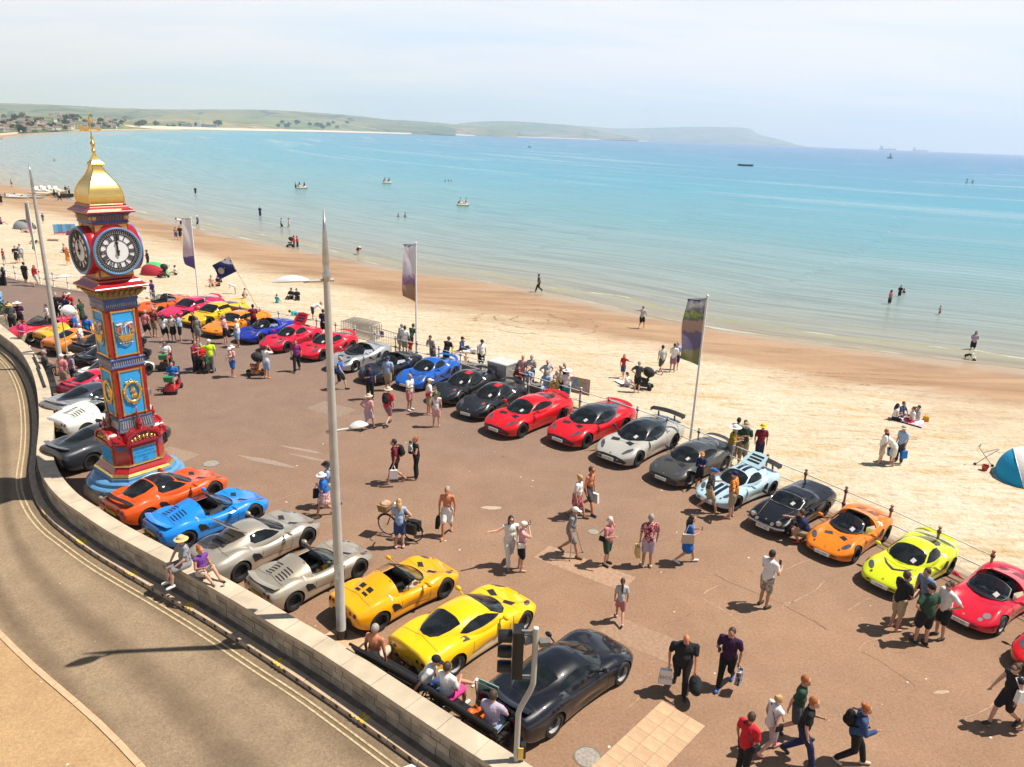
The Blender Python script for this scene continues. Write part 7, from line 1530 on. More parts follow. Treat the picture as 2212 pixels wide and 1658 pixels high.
  part('engine', MB().box((-1.0, 0, .86), (.5, .5, .22)).cyl((-.85, -.2, .98), (-.85, .2, .98), .06).cyl((-1.1, -.25, .98), (-1.1, .25, .98), .05), mat((0.1, 0.1, 0.1), .4, .5, var=.5, scale=12), o)
 if circ:
  for s_ in (-1, 1):
   if K in ('ELISE', 'EXIGE'): pt_('fuel_cap', 'fc%d' % s_, lambda: patch(T, oval(-.72, .78, .05, .05, 10), 'left' if s_ > 0 else 'right', .006, .1), STEEL)
 return o
Y1, Y2 = '#f2a202', '#ffc400'
ORANGE, RED, RED2, BLK, GRYM = (0.72, 0.13, 0.006), (0.58, 0.006, 0.012), (0.62, 0.008, 0.035), (0.008, 0.009, 0.012), (0.1, 0.098, 0.09)
# the row along the wall, tails to the wall, nearest first
car('EVORA', (0.007, 0.008, 0.013), 'glossy black coupe nearest the traffic signal with its tail to the wall', (1199, 1591), (1342, 1481), 'RF', rims='silver', spokes=5, plate_y='DG13 MOU', vents='evora', wing='lip')
car('EVORA', (0.86, 0.5, 0.002), 'yellow coupe with white lower body parked behind the topless man on the bench', (986.5, 1460), (1131.5, 1368), 'RF', rims='silver', spokes=10, plate_y='W1 RGH', lower=(0.7, 0.68, 0.63), vents='evora')
car('ELISE', (0.84, 0.36, 0.002), 'orange yellow open roadster beside the foot of the tall lamp column', (823, 1365), (963, 1292.5), 'RF', spokes=6, deckvent='square', plate_y='')
car('ELISE', (0.45, 0.395, 0.31), 'pale bronze open roadster with a silver rear spoiler left of the lamp column', (638, 1320), (778, 1249), 'RF', metallic=.5, spokes=6, wing='lip', plate_y='')
car('EXIGE', (0.44, 0.4, 0.335), 'silver bronze coupe with its engine cover raised', (523, 1257.5), (666, 1183), 'RF', metallic=.5, spokes=10, lid=38, rear_glass=False, plate_y='')
car('ELISE', (0.01, 0.23, 0.72), 'bright blue open roadster with black hoop next to the orange coupe', (407, 1186), (551, 1128), 'RF', spokes=6, wing='lip', plate_y='')
car('EXIGE', (0.68, 0.085, 0.008), 'orange red coupe with black roof and wing parked at the clock tower foot', (322, 1139), (467, 1078), 'RF', roof=BLK, wing='bow', wing_col=(0.02, 0.02, 0.022), spokes=6, plate_y='')
car('EVORA', (0.035, 0.038, 0.045), 'dark grey coupe half hidden by the left side of the clock tower base', (194, 1019), (352, 963), 'RF', rims='black', spokes=8, plate_y='', wing='lip', metallic=.3)
car('ELISE', (0.72, 0.71, 0.66), 'white open roadster with red seats behind the clock tower base', (176, 951), (318, 905), 'RF', plate_y='', rims='grey')
car('EVORA', (0.45, 0.45, 0.45), 'silver coupe with a dark roof beside the white roadster', (172, 918), (322, 868), 'RF', roof=(0.03, 0.04, 0.06), metallic=.6, wing='lip')
car('EXIGE', (0.6, 0.01, 0.06), 'crimson coupe with a black rear wing near the bend of the wall', (184, 876), (318, 833), 'RF', wing='bow', wing_col=(0.02, 0.02, 0.02))
car('EXIGE', (0.74, 0.73, 0.68), 'white coupe mostly hidden behind the clock tower shaft', (240, 842), (322, 812), 'RF', wing='bow')
car('EXIGE', BLK, 'black coupe with a tail spoiler second before the orange car at the bend', (210, 812), (330, 776), 'RF', wing='bow')
car('EXIGE', (0.01, 0.011, 0.016), 'black coupe directly beside the orange car at the bend', (198, 782), (320, 750), 'RF', wing='lip')
car('EXIGE', (0.72, 0.2, 0.01), 'orange coupe parked behind the far lamp column', (142, 772), (255, 742), 'RF', spokes=5)
car('ELISE', (0.76, 0.42, 0.01), 'yellow low car between the red convertible and the orange coupe', (118, 753), (235, 728), 'RF')
car('ELAN', (0.6, 0.012, 0.04), 'red convertible facing the wall near the two men in hats', (66, 743), (160, 723), 'LF', rims='silver', spokes=7, vents=None)
# the row along the railing, noses to the promenade, nearest first
car('ELISE', (0.6, 0.008, 0.03), 'red open roadster at the frame edge with white sheet behind its windscreen', (2161.5, 1371), (2232, 1318), 'LF', rims='silver', spokes=6, plate='E12 SES', lights='round', vents=None, paper=True)
car('EXIGE', (0.62, 0.006, 0.008), 'red car only showing its nose at the edge of the frame', (2340, 1484), (2408, 1427), 'LF', rims='silver', spokes=6, lower=(0.7, 0.68, 0.65))
car('EXIGE', (0.6, 0.66, 0.012), 'lime green coupe with a green roof spoiler behind the chatting men', (1984, 1288), (2046.5, 1245), 'LF', spokes=6, wing='bow', plate='AU05', vents='wide', paper=True)
car('ELISE', (0.76, 0.2, 0.006), 'orange open roadster beside the black classic coupe', (1851.5, 1214), (1909, 1173), 'LF', spokes=6, plate='E11 SVE', paper=True)
car('EUROPA', (0.007, 0.007, 0.01), 'black classic coupe with chrome bumper and gold pinstripe', (1713, 1158), (1781, 1117), 'LF', rims='grey', spokes=8, lights='pop', vents=None, plate='CPG 280L', paper=True, scoop=False, circ=False)
car('EXIGE', (0.44, 0.62, 0.7), 'pale blue coupe with dark stripes and a tall black rear wing', (1594, 1102.6), (1664, 1072), 'LF', spokes=8, wing='gt', stripes=(0.01, 0.014, 0.03), plate='EXG', vents=None, lights='oval', lid=28, rear_glass=False)
car('EVORA', (0.09, 0.088, 0.082), 'dark grey coupe beside the boy in the orange cap', (1490, 1054), (1564, 1017), 'LF', rims='silver', spokes=8, plate='GN60 EWT', vents='evora', paper=True, metallic=.4, wing='bow', roof=(0.05, 0.055, 0.06))
car('EVORA', (0.43, 0.42, 0.38), 'pale grey coupe with a black roof and tall black wing', (1378, 1010), (1456, 969), 'LF', roof=(0.02, 0.025, 0.032), wing='gt', plate='CU07 RAC', vents='evora', paper=True)
car('EVORA', (0.62, 0.006, 0.015), 'red coupe with a black roof in the railing row', (1266, 970.5), (1350, 934), 'LF', roof=(0.02, 0.025, 0.035), plate='LT63 TUS', vents='evora', paper=True, wing='lip')
car('EVORA', (0.64, 0.006, 0.014), 'all red coupe between the black coupe and the black roofed red one', (1128.7, 946.7), (1212.5, 913), 'LF', plate='AU60 KHY', vents='evora', paper=True, wing='lip')
car('EXIGE', (0.014, 0.015, 0.018), 'black coupe with red roof flash and bronze wheels beside the all red coupe', (1053.7, 910.5), (1132, 874), 'LF', rims='gold', spokes=5, header=(0.6, 0.02, 0.02), plate='LT12 EXE', paper=True, wing='bow', vents='wide')
car('EXIGE', (0.012, 0.013, 0.016), 'black coupe with red roof flash next to the mid blue coupe', (990.8, 879), (1068, 845), 'LF', rims='gold', spokes=5, header=(0.6, 0.02, 0.02), paper=True, wing='bow', vents='wide')
car('EXIGE', (0.008, 0.1, 0.46), 'mid blue coupe with a rear wing behind the man in pink shorts', (915.8, 847), (990, 814), 'LF', wing='bow', plate='KX13 OJP', vents='wide', paper=True, rims='silver', spokes=5)
car('ELISE', (0.012, 0.013, 0.018), 'black open roadster behind the man in the pale blue shirt', (839, 831), (905, 803), 'LF', spokes=8, lights='oval')
car('ELISE', (0.48, 0.5, 0.51), 'silver open roadster beside the black roadster', (765.8, 805.5), (836, 781.7), 'LF', metallic=.6, rims='silver', spokes=5)
car('EXIGE', (0.62, 0.008, 0.03), 'red coupe with closed tail next to the silver roadster', (693, 781.7), (766, 758), 'LF', wing='bow', paper=True)
car('EXIGE', (0.6, 0.008, 0.04), 'red coupe with its rear cover raised by the lamp column', (615.8, 764), (690, 741), 'LF', lid=52, rear_glass=False, paper=True)
car('ELISE', (0.012, 0.03, 0.34), 'dark blue open roadster under the club flag', (562, 744), (632, 724), 'LF', rims='silver', spokes=7, paper=True)
car('ESPRIT', (0.74, 0.24, 0.008), 'orange wedge shaped coupe nearest in the wedge group', (499, 729), (570, 709), 'LF', rims='silver', vents=None)
car('ESPRIT', (0.76, 0.46, 0.006), 'yellow wedge shaped coupe with a rear spoiler', (452, 707), (522, 689), 'LF', rims='silver', vents=None, wing='bow')
car('ESPRIT', (0.62, 0.012, 0.09), 'magenta red wedge shaped coupe furthest in the wedge group', (401, 694), (471, 676.7), 'LF', rims='silver', vents=None, wing='bow')
car('ELISE', (0.72, 0.11, 0.008), 'orange red open roadster at the end of the railing row behind the tower', (345, 684), (408, 667), 'LF', spokes=6)
# ================================================================== PEOPLE
HUE = dict(w=(0.74, 0.72, 0.7), k=(0.016, 0.017, 0.02), n=(0.02, 0.028, 0.085), g=(0.22, 0.22, 0.22), lg=(0.45, 0.45, 0.45), dg=(0.07, 0.072, 0.075), r=(0.55, 0.02, 0.03), m=(0.2, 0.02, 0.035), p=(0.66, 0.36, 0.36), hp=(0.7, 0.05, 0.26), b=(0.02, 0.14, 0.5), lb=(0.3, 0.42, 0.62), db=(0.04, 0.08, 0.2), kh=(0.38, 0.31, 0.2), be=(0.55, 0.46, 0.36), y=(0.75, 0.5, 0.03), hv=(0.55, 0.75, 0.03), o=(0.72, 0.22, 0.02), t=(0.02, 0.35, 0.42), gr=(0.03, 0.07, 0.045), li=(0.44, 0.38, 0.5), pu=(0.16, 0.05, 0.3), dp=(0.04, 0.015, 0.05), mv=(0.32, 0.16, 0.22), br=(0.16, 0.09, 0.05), st=(0.66, 0.46, 0.2), pk=(0.5, 0.2, 0.2))
HAIRC = dict(k=(0.012, 0.01, 0.009), br=(0.06, 0.032, 0.018), fa=(0.45, 0.28, 0.11), gi=(0.36, 0.11, 0.025), gy=(0.33, 0.31, 0.29), wh=(0.62, 0.59, 0.54))
SKINS = [mat(c, .5, var=.1, scale=8) for c in ((0.56, 0.3, 0.2), (0.62, 0.36, 0.26), (0.48, 0.24, 0.15), (0.54, 0.26, 0.17))]
SK_RED = mat((0.56, 0.2, 0.1), .5, var=.12, scale=8); SK_DK = mat((0.16, 0.08, 0.05), .5, var=.1)
def hue(s):
 c, *k = s.split('/');
 if not k: return cloth(HUE[c])
 return cloth(HUE[c], {'f': 'floral', 's': 'stripe', 'c': 'check'}[k[0]], HUE[k[1]], 24 if k[0] != 'f' else 13)
def cap_(mb, a, b, ra, rb=None, n=9):
 a, b = Vector(a), Vector(b); rb = ra if rb is None else rb; d = b - a; d = d.normalized() if d.length > 1e-5 else Vector((0, 0, 1))
 mb.tube([a - d * ra * .94, a - d * ra * .6, a, b, b + d * rb * .6, b + d * rb * .94], [ra * .34, ra * .8, ra, rb, rb * .8, rb * .34], n)
PENDING = []; FIG = [0]
def queue(mb, vox, fn): PENDING.append((mb, vox, fn))
def P(reg, x, y, face, pose, arms, spec, label, h=1.72, b=1.0, lod=1, dz=0.0, beach=False, lean=0.0, hd=0.0, bags=(), skin=None, at_=None, yaw=0.0):
 """one person. spec: top, bottom, hair, hat as short tokens; face: heading in degrees from +X"""
 if at_ is not None: loc = Vector(at_)
 elif beach: loc = on_beach(*q(reg, x, y)).copy()
 else: loc = at(*q(reg, x, y))
 loc.z += dz; FIG[0] += 1; g = random.Random(FIG[0] * 13); s = h / 1.75; vox = (.017, .024, .034)[lod]; th = .02 + .004 * lod
 f = Vector((1, 0, 0)); L = Vector((0, 1, 0)); U = Vector((0, 0, 1)); w = b
 jit = lambda a: g.uniform(-a, a)
 if pose == 'walk':
  sg = 1 if FIG[0] % 2 else -1; hip = .9; leg = {sg: ((.2, .09, .53), (.3, .09, .1), 0), -sg: ((.03, .09, .49), (-.33, .085, .17), -.6)}; pel = Vector((0, 0, .92))
 elif pose == 'sit': leg = {k: ((.44, .13, .5), (.46 + jit(.05), .14, .09), 0) for k in (1, -1)}; pel = Vector((0, 0, .54))
 elif pose == 'sitx': leg = {1: ((.42, .06, .62), (.6, -.28, .58), .3), -1: ((.44, .14, .5), (.46, .14, .09), 0)}; pel = Vector((0, 0, .54))
 elif pose == 'ground': leg = {k: ((.36, .14, .34 if k > 0 else .26), (.66, .12, .08), .2) for k in (1, -1)}; pel = Vector((0, 0, .13))
 elif pose == 'cross': leg = {k: ((.28, .28, .14), (.2, -.08, .07), 0) for k in (1, -1)}; pel = Vector((0, 0, .13))
 elif pose == 'crouch': leg = {1: ((.36, .2, .5), (.12, .16, .09), 0), -1: ((.3, .14, .2), (-.1, .14, .12), -.7)}; pel = Vector((-.08, 0, .38)); lean = lean or .35
 elif pose == 'lie': leg = {k: ((.42, .1, .11), (.82, .11, .07), .5) for k in (1, -1)}; pel = Vector((0, 0, .12)); lean = -1.25 if not lean else lean
 else:
  o_ = jit(.05); leg = {1: ((.03 + o_, .1, .5), (.0 + o_, .12, .09), 0), -1: ((.02 - o_, .1, .5), (-.02 - o_, .11, .09), 0)}; pel = Vector((0, 0, .94))
 if pose == 'bend': lean = lean or 1.15
 ln = lean if lean else (.05 if pose != 'walk' else .09); tdir = Vector((math.sin(ln), 0, math.cos(ln))); fw = Vector((math.cos(ln), 0, -math.sin(ln)))
 wst = pel + tdir * .2; chest = pel + tdir * .37; neck = pel + tdir * .53; hd_ = neck + (tdir * .85 + fw * .12 + Vector((0, 0, .12))).normalized() * .17
 if pose == 'bend': hd_ = neck + (tdir * .9 + Vector((0, 0, -.1))).normalized() * .17
 hl = hd; hf = (fw * math.cos(hl) + L * math.sin(hl));
 V3 = lambda t, sg: Vector((t[0], t[1] * sg, t[2]))
 body, top, bot = MB(), MB(), MB(); bell = max(0, w - 1.12)
 body.ell(pel, (.115 * w, .15 * w, .12)); cap_(body, pel + U * .02, wst, .12 * w, .11 * w); body.ell(wst + fw * (.02 + bell * .1), (.115 * w + bell * .08, .14 * w, .14)); body.ell(chest, (.115 * w, .165 * w, .19), Matrix((fw, L, tdir)).transposed()); cap_(body, chest + tdir * .1, neck + tdir * .03, .085, .052)
 cap_(body, neck, hd_, .05, .055); body.ell(hd_, (.1, .08, .122)); body.ell(hd_ + hf * .06 - U * .06, (.045, .05, .05))
 if lod < 2:
  cap_(body, hd_ + hf * .09 - U * .0, hd_ + hf * .112 - U * .03, .012, .017, 6)
  hn = hf.cross(U)
  for sg in (1, -1): body.ell(hd_ + hn * .08 * sg, (.022, .014, .032))
 tops = [t_ for t_ in spec.split() if t_[0] in 'tlvnd' and t_[1] == '.']; tk = tops[0] if tops else 'n.'
 bots = [t_ for t_ in spec.split() if t_[0] in 'SJKU' and t_[1] == '.']; bk = bots[0] if bots else 'U.k'
 hands = []
 for sg, code in ((1, arms[0]), (-1, arms[1])):
  sh = neck - tdir * .06 + L * (.18 * w) * sg; body.ell(sh, (.06, .06, .065)); cap_(body, chest + tdir * .1, sh, .075, .058)
  if code == 'd': el = sh + Vector((-.02, .07 * sg, -.28)); ha = el + Vector((.06, -.01 * sg, -.24))
  elif code == 's': el = sh + Vector((.12, .06 * sg, -.25)); ha = el + Vector((.16, 0, -.18))
  elif code == 'k': el = sh + Vector((-.16, .07 * sg, -.23)); ha = el + Vector((-.04, .0, -.25))
  elif code == 'f': el = sh + Vector((.06, .06 * sg, -.27)); ha = el + Vector((.22, -.1 * sg, .08))
  elif code == 'u': el = sh + Vector((.2, .1 * sg, -.06)); ha = hd_ + hf * .14 + L * .06 * sg + U * .02
  elif code == 'h': el = sh + Vector((-.1, .2 * sg, -.2)); ha = pel + Vector((.03, .19 * sg * w, .1))
  elif code == 'c': el = sh + Vector((.08, .08 * sg, -.26)); ha = chest + fw * .2 - L * .1 * sg - U * .04
  elif code == 'o': el = sh + Vector((.22, .06 * sg, -.12)); ha = el + Vector((.25, 0, .02))
  elif code == 'w': el = sh + Vector((.05, .24 * sg, -.1)); ha = el + Vector((.05, .25 * sg, .02))
  elif code == 'r': el = sh + Vector((.14, .08 * sg, -.24)); ha = V3(leg[sg][0], sg) + U * .08 - f * .06
  elif code == 'p': el = sh + Vector((-.16, .08 * sg, -.22)); ha = Vector((pel.x - .34, .24 * sg, .06))
  else: el = sh + Vector((.16, .0, -.24)); ha = el + Vector((.12, 0, -.24))          # 'g': reaching down
  ua, fa = (.052 * (.6 + .4 * w), .034)
  cap_(body, sh, el, ua, .041); cap_(body, el, ha, .041, .028); dh = (ha - el).normalized(); hand = ha + dh * .045; body.ell(hand, (.034, .03, .04)); hands.append((sg, ha, hand, dh))
  if tk[0] in 'tld':
   top.ell(sh, (.064, .064, .068)); cap_(top, sh, sh + (el - sh) * (.62 if tk[0] != 'l' else 1.0), ua + th, .041 + th + .008)
   if tk[0] == 'l': cap_(top, el, el + (ha - el) * .9, .041 + th, .034 + th)
  if tk[0] in 'tlvd': cap_(top, chest + tdir * .09, sh, .08 + th, .055 + th)
 if tk[0] in 'tlvd':
  top.ell(chest, (.115 * w + th, .165 * w + th, .2), Matrix((fw, L, tdir)).transposed()); top.ell(wst + fw * (.02 + bell * .1), (.12 * w + th + bell * .08, .145 * w + th, .16)); cap_(top, wst, pel + tdir * (.02 if pose in ('stand', 'walk', 'bend') else .1), .125 * w + th, .135 * w + th, 12)
  if tk[0] == 'd': cap_(top, pel + U * .05, pel + U * .05 + Vector((.05, 0, -.42)) if pose in ('stand', 'walk') else pel + f * .36, .17 * w, .21 * w, 14)
 for sg in (1, -1):
  hp = pel + L * .085 * w * sg - U * .03; kn, an, pitch = V3(leg[sg][0], sg), V3(leg[sg][1], sg), leg[sg][2]
  cap_(body, hp, kn, .082 * (.32 + .68 * w), .055); cap_(body, kn, an + (kn - an) * .62, .052, .055); cap_(body, an + (kn - an) * .62, an, .055, .036)
  fd = Vector((math.cos(pitch), 0, math.sin(pitch))); hl_ = an - U * .045 - fd * .03; toe = an - U * .05 + fd * .15 + L * .02 * sg; cap_(body, hl_, toe, .038, .03)
  if bk[0] == 'J': cap_(bot, hp, kn, .09 * (.32 + .68 * w) + th, .064 + th); cap_(bot, kn, an + (kn - an) * .06, .062 + th, .05 + th)
  elif bk[0] == 'S': cap_(bot, hp, hp + (kn - hp) * .88, .098 * (.32 + .68 * w) + th, .078 + th)
  elif bk[0] == 'U': cap_(bot, hp, hp + (kn - hp) * .18, .09 * (.32 + .68 * w) + th, .085 + th)
 if bk[0] in 'SJU': bot.ell(pel, (.12 * w + th, .155 * w + th, .125)); cap_(bot, pel, pel + tdir * .1, .125 * w + th, .12 * w + th, 12)
 if bk[0] == 'K': cap_(bot, pel + tdir * .08, pel + tdir * .02, .13 * w + th, .15 * w + th, 14); cap_(bot, pel, pel + Vector((.03, 0, -.3)) if pose in ('stand', 'walk') else pel + f * .3, .16 * w, .2 * w, 14)
 def sc(mb): mb.v = [(p[0] * s, p[1] * s, p[2] * s) for p in mb.v]; return mb
 fing = MB()
 if lod == 0:
  for (sg, ha, hand, dh) in hands:
   sd = dh.cross(U); sd = sd.normalized() if sd.length > .1 else f.copy(); pn = dh.cross(sd).normalized()
   if pn.x < 0 and code != 'x': pn = -pn
   for k, ln_f in enumerate((.062, .072, .068, .052)):
    r0 = hand + dh * .025 + sd * (.013 * (k - 1.5)); m1 = r0 + dh * ln_f * .55 + pn * .006; fing.tube([r0, m1, m1 + dh * ln_f * .4 + pn * .022], [.0085, .008, .0055], 5)
   r0 = hand - dh * .01 + sd * .02 * (1 if sg > 0 else -1); fing.tube([r0, r0 + sd * .022 * (1 if sg > 0 else -1) + dh * .022, r0 + sd * .028 * (1 if sg > 0 else -1) + dh * .05 + pn * .01], [.011, .0095, .006], 5)
  sc(fing)
 rz = R(face); st = dict(loc=loc, rz=rz)
 sk = {'r': SK_RED, 'd': SK_DK}.get(skin) or SKINS[FIG[0] % 4]
 def made(me):
  if fing.v:
   v0 = len(me.vertices); bm = bmesh.new(); bm.from_mesh(me); vs = [bm.verts.new(p) for p in fing.v]
   for fc in fing.f: bm.faces.new([vs[i] for i in fc]).smooth = True
   bm.to_mesh(me); bm.free()
  me.name = 'person'; o = link('person', me, None, sk, loc, (0, 0, rz)); tag(o, label, 'person'); st['o'] = o
  sub(o)
 def child(nm, mb, m, smooth=179): part(nm, sc(mb), m, st['o'], smooth)
 def sub(o):
  for t_ in spec.split():
   k, *rest = t_.split('.')
   if k == 'h':
    kind, c_ = rest; hb = MB(); hm_ = mat(HAIRC[c_], .55, var=.35, scale=30, bump=.6, bscale=60)
    bk_ = hd_ - hf * .028 + U * .022; hb.ell(bk_, (.104, .089, .118), Matrix.Rotation(hd, 3, 'Z'), 14, 10)
    if kind == 'long': hb.tube([hd_ - hf * .05 + U * .02, hd_ - hf * .1 - U * .1, hd_ - hf * .12 - U * .24, hd_ - hf * .11 - U * .34], [.08, .085, .07, .02], 9); hn = hf.cross(U); hb.ell(hd_ + hn * .07 - U * .06 - hf * .02, (.04, .03, .12)).ell(hd_ - hn * .07 - U * .06 - hf * .02, (.04, .03, .12))
    if kind == 'pony': hb.ell(hd_ - hf * .12 + U * .03, (.04, .035, .04)); hb.tube([hd_ - hf * .13 + U * .02, hd_ - hf * .17 - U * .1, hd_ - hf * .16 - U * .3, hd_ - hf * .15 - U * .42], [.03, .042, .035, .008], 8)
    if kind == 'bun': hb.ell(hd_ - hf * .1 + U * .09, (.055, .055, .05))
    if kind == 'curl':
     for _ in range(16): hb.ell(bk_ + Vector((g.uniform(-.1, .05), g.uniform(-.08, .08), g.uniform(-.04, .11))), (.04, .04, .04), None, 6, 5)
    child('hair', hb, hm_)
   elif k == 'c':
    kind, c_ = rest; cb = MB(); cm_ = hue(c_) if kind != 'straw' else mat(HUE[c_], .8, var=.2, scale=30)
    if kind == 'cap': cb.ell(hd_ + U * .045 - hf * .008, (.112, .096, .09), Matrix.Rotation(hd, 3, 'Z'), 14, 8); hn = hf.cross(U); cb.add([hd_ + hf * .07 + hn * .07 + U * .05, hd_ + hf * .2 + hn * .05 + U * .03, hd_ + hf * .2 - hn * .05 + U * .03, hd_ + hf * .07 - hn * .07 + U * .05, hd_ + hf * .07 + hn * .07 + U * .06, hd_ + hf * .2 + hn * .05 + U * .042, hd_ + hf * .2 - hn * .05 + U * .042, hd_ + hf * .07 - hn * .07 + U * .06], [(0, 1, 2, 3), (7, 6, 5, 4), (0, 4, 5, 1), (1, 5, 6, 2), (2, 6, 7, 3), (3, 7, 4, 0)])
    else: cb.lathe([(.0, .135), (.07, .13), (.1, .1), (.108, .05), (.18, .03), (.19, .025), (.18, .018), (.1, .035), (0, .04)] if kind != 'big' else [(0, .16), (.08, .15), (.11, .1), (.115, .05), (.22, .04), (.25, .055), (.22, .03), (.1, .035), (0, .04)], 18, hd_)
    child('hat' if kind != 'cap' else 'cap', cb, cm_, 60)
   elif k == 'x':                                # shoes
    for sg in (1, -1):
     an, pitch = V3(leg[sg][1], sg), leg[sg][2]; fd = Vector((math.cos(pitch), 0, math.sin(pitch))); sb = MB(); cap_(sb, an - U * .04 - fd * .035, an - U * .045 + fd * .15 + L * .02 * sg, .048, .038, 8); child('shoe', sb, mat(HUE[rest[0]], .6))
   elif k == 'sg':
    hn = hf.cross(U); sb = MB().tube([hd_ + hn * .07 + hf * .05 + U * .02, hd_ + hn * .04 + hf * .098 + U * .02, hd_ - hn * .04 + hf * .098 + U * .02, hd_ - hn * .07 + hf * .05 + U * .02], .017, 6); child('sunglasses', sb, BLACK)
   elif k == 'ph':
    cb = MB().box((0, 0, 0), (.012, .075, .15)); cb.v = [tuple(Vector(p) + hands[0][2] * .5 + hands[1][2] * .5 + f * .07 + U * .05) if rest and rest[0] == '2' else tuple(Vector(p) + hands[1][2] + f * .05 + U * .05) for p in cb.v]; sc(cb); po = part('phone', cb, BLACK, None, None, loc, (0, 0, rz)); tag(po, ' '.join(('dark phone held by the ' + label.split(',')[0]).split()[:15]), 'phone')
  if lod == 0 and 'sg' not in spec:
   hn = hf.cross(U)
   for sg in (1, -1): child('eye', MB().ell(hd_ + hf * .088 + hn * .033 * sg + U * .018, (.012, .014, .009), None, 8, 6), BLACK)
  if top.v: queue(sc(top), vox, lambda me: link({'t': 'shirt', 'l': 'jacket', 'v': 'vest_top', 'd': 'dress'}[tk[0]], me, o, hue(tk[2:])))
  if bot.v: queue(sc(bot), vox, lambda me: link({'S': 'shorts', 'J': 'trousers', 'K': 'skirt', 'U': 'swim_shorts'}[bk[0]], me, o, hue(bk[2:])))
  for (kind, c_, lab) in bags:
   bg = MB(); hs = MB(); cm_ = hue(c_)
   def bt(nm, cat_): ob = thing(nm, lab, cat_, loc, rz); part(nm + '_body', sc(bg), cm_, ob, 60); part('handle', sc(hs), cm_, ob, 60); return ob
   if kind in ('hr', 'hl', 'big'):
    sg, ha, hand, dh = hands[0 if kind != 'hr' else 1]; prt = 'printed' in lab; w_, t_, h_ = ((.12, .34, .4) if prt else (.32, .12, .34)) if kind != 'big' else (.62, .34, .4); c0 = hand - U * (h_ / 2 + .16) + L * sg * .05
    (bg.ell(c0, (w_ / 2, t_ / 2, h_ / 2), None, 14, 9) if kind == 'big' else bg.box(c0, (w_, t_, h_), None, .82)); hs.tube([c0 + f * w_ * .25 + U * h_ / 2, hand + f * .02 - U * .01, hand - f * .02 - U * .01, c0 - f * w_ * .25 + U * h_ / 2], .011, 5); ob = bt('carrier_bag' if kind != 'big' else 'holdall', 'bag')
    if prt: me = text_mesh('ESCC', .13 * s); me.transform(Matrix.Translation((c0 + f * (w_ / 2 + .004)) * s) @ Matrix(((0, 0, 1, 0), (1, 0, 0, 0), (0, 1, 0, 0), (0, 0, 0, 1)))); link('print', me, ob, mat((0.4, 0.02, 0.1), .6))
   elif kind == 'pack':
    c0 = chest - fw * (.2 * (.32 + .68 * w) + .02) - tdir * .03; bg.ell(c0, (.12, .15, .23), None, 12, 9); bg.ell(c0 - fw * .07 - tdir * .07, (.08, .11, .11))
    for sg in (1, -1): hs.tube([c0 + L * .1 * sg + tdir * .2, neck + L * .12 * sg + fw * .03, chest + L * .15 * sg * w + fw * (.13 * w + .02), c0 + L * .13 * sg - tdir * .15], .02, 6)
    bt('backpack', 'backpack')
   elif kind in ('tr', 'tl', 'cross'):
    sg = 1 if kind == 'tl' else -1; c0 = pel + L * sg * (.25 * w) + U * .12 - f * .05; bg.box(c0, (.4, .12, .32) if kind != 'cross' else (.22, .08, .16), None, .9); hs.tube([c0 + f * .12 + U * .14, neck + L * sg * (.1 if kind != 'cross' else -.1) + f * .09, neck + L * sg * (.12 if kind != 'cross' else -.12) - f * .08, c0 - f * .12 + U * .14], .012, 5); bt('shoulder_bag', 'bag')
 queue(sc(body), vox, made)
 return hands, s, loc, rz
def run_queue():
 while PENDING:
  batch = PENDING[:]; PENDING.clear(); tmp = []
  for mb, vox, fn in batch:
   me = bpy.data.meshes.new('tmp'); me.from_pydata([tuple(p) for p in mb.v], [], mb.f); o = bpy.data.objects.new('tmp', me); COL.objects.link(o)
   r = o.modifiers.new('r', 'REMESH'); r.mode = 'VOXEL'; r.voxel_size = vox; r.use_smooth_shade = True
   sm_ = o.modifiers.new('s', 'SMOOTH'); sm_.factor = .5; sm_.iterations = 3; tmp.append((o, fn))
  dg = bpy.context.evaluated_depsgraph_get(); dg.update()
  res = [(bpy.data.meshes.new_from_object(o.evaluated_get(dg)), fn) for o, fn in tmp]
  for o, _ in tmp: me = o.data; bpy.data.objects.remove(o); bpy.data.meshes.remove(me)
  for me, fn in res: me.materials.clear(); fn(me)
# ---- near group
P('S1', 850, 985, 262, 'walk', 'gd', 't.k J.k x.k', 'heavily built balding man in black shirt and trousers carrying a white carrier bag', 1.66, 1.5, 0, bags=(('hr', 'w', 'white printed carrier bag held by the heavily built man in black'), ('big', 'k', 'bulky black holdall carried between the two men in dark clothes')), hd=.35, lean=.2, skin='r')
P('S1', 1245, 945, 240, 'walk', 'df', 't.dp J.k h.short.br x.b ph.', 'man in dark purple shirt looking at his phone with a patterned bag', 1.68, 1.2, 0, bags=(('hl', 'n/f/lg', 'dark patterned shopping bag of the man in the purple shirt'),), hd=-.2, lean=.15)
P('S1', 1825, 1390, 330, 'walk', 'dk', 't.gr S.dg h.short.gi x.k', 'young man in dark green shirt and shorts walking behind the ginger lad', 1.64, .95, 0)
P('S1', 1870, 1600, 335, 'walk', 'fd', 't.k J.n h.short.gi x.k', 'ginger haired lad in black shirt and dark jeans', 1.68, .92, 0, lean=.15)
P('S1', 1610, 1535, 20, 'walk', 'dk', 'v.w S.li h.bun.fa x.pk', 'blond woman in white sleeveless top and lilac shorts with crossed bag strap', 1.5, 1.12, 0, bags=(('cross', 'k', 'small black cross strap bag of the blond woman in lilac shorts'),))
P('S1', 1385, 1735, 35, 'stand', 'dd', 't.r J.k h.short.br', 'man in a bright red shirt at the bottom edge', 1.58, 1.15, 0, bags=(('cross', 'k', 'black shoulder bag on the man in the bright red shirt'),))
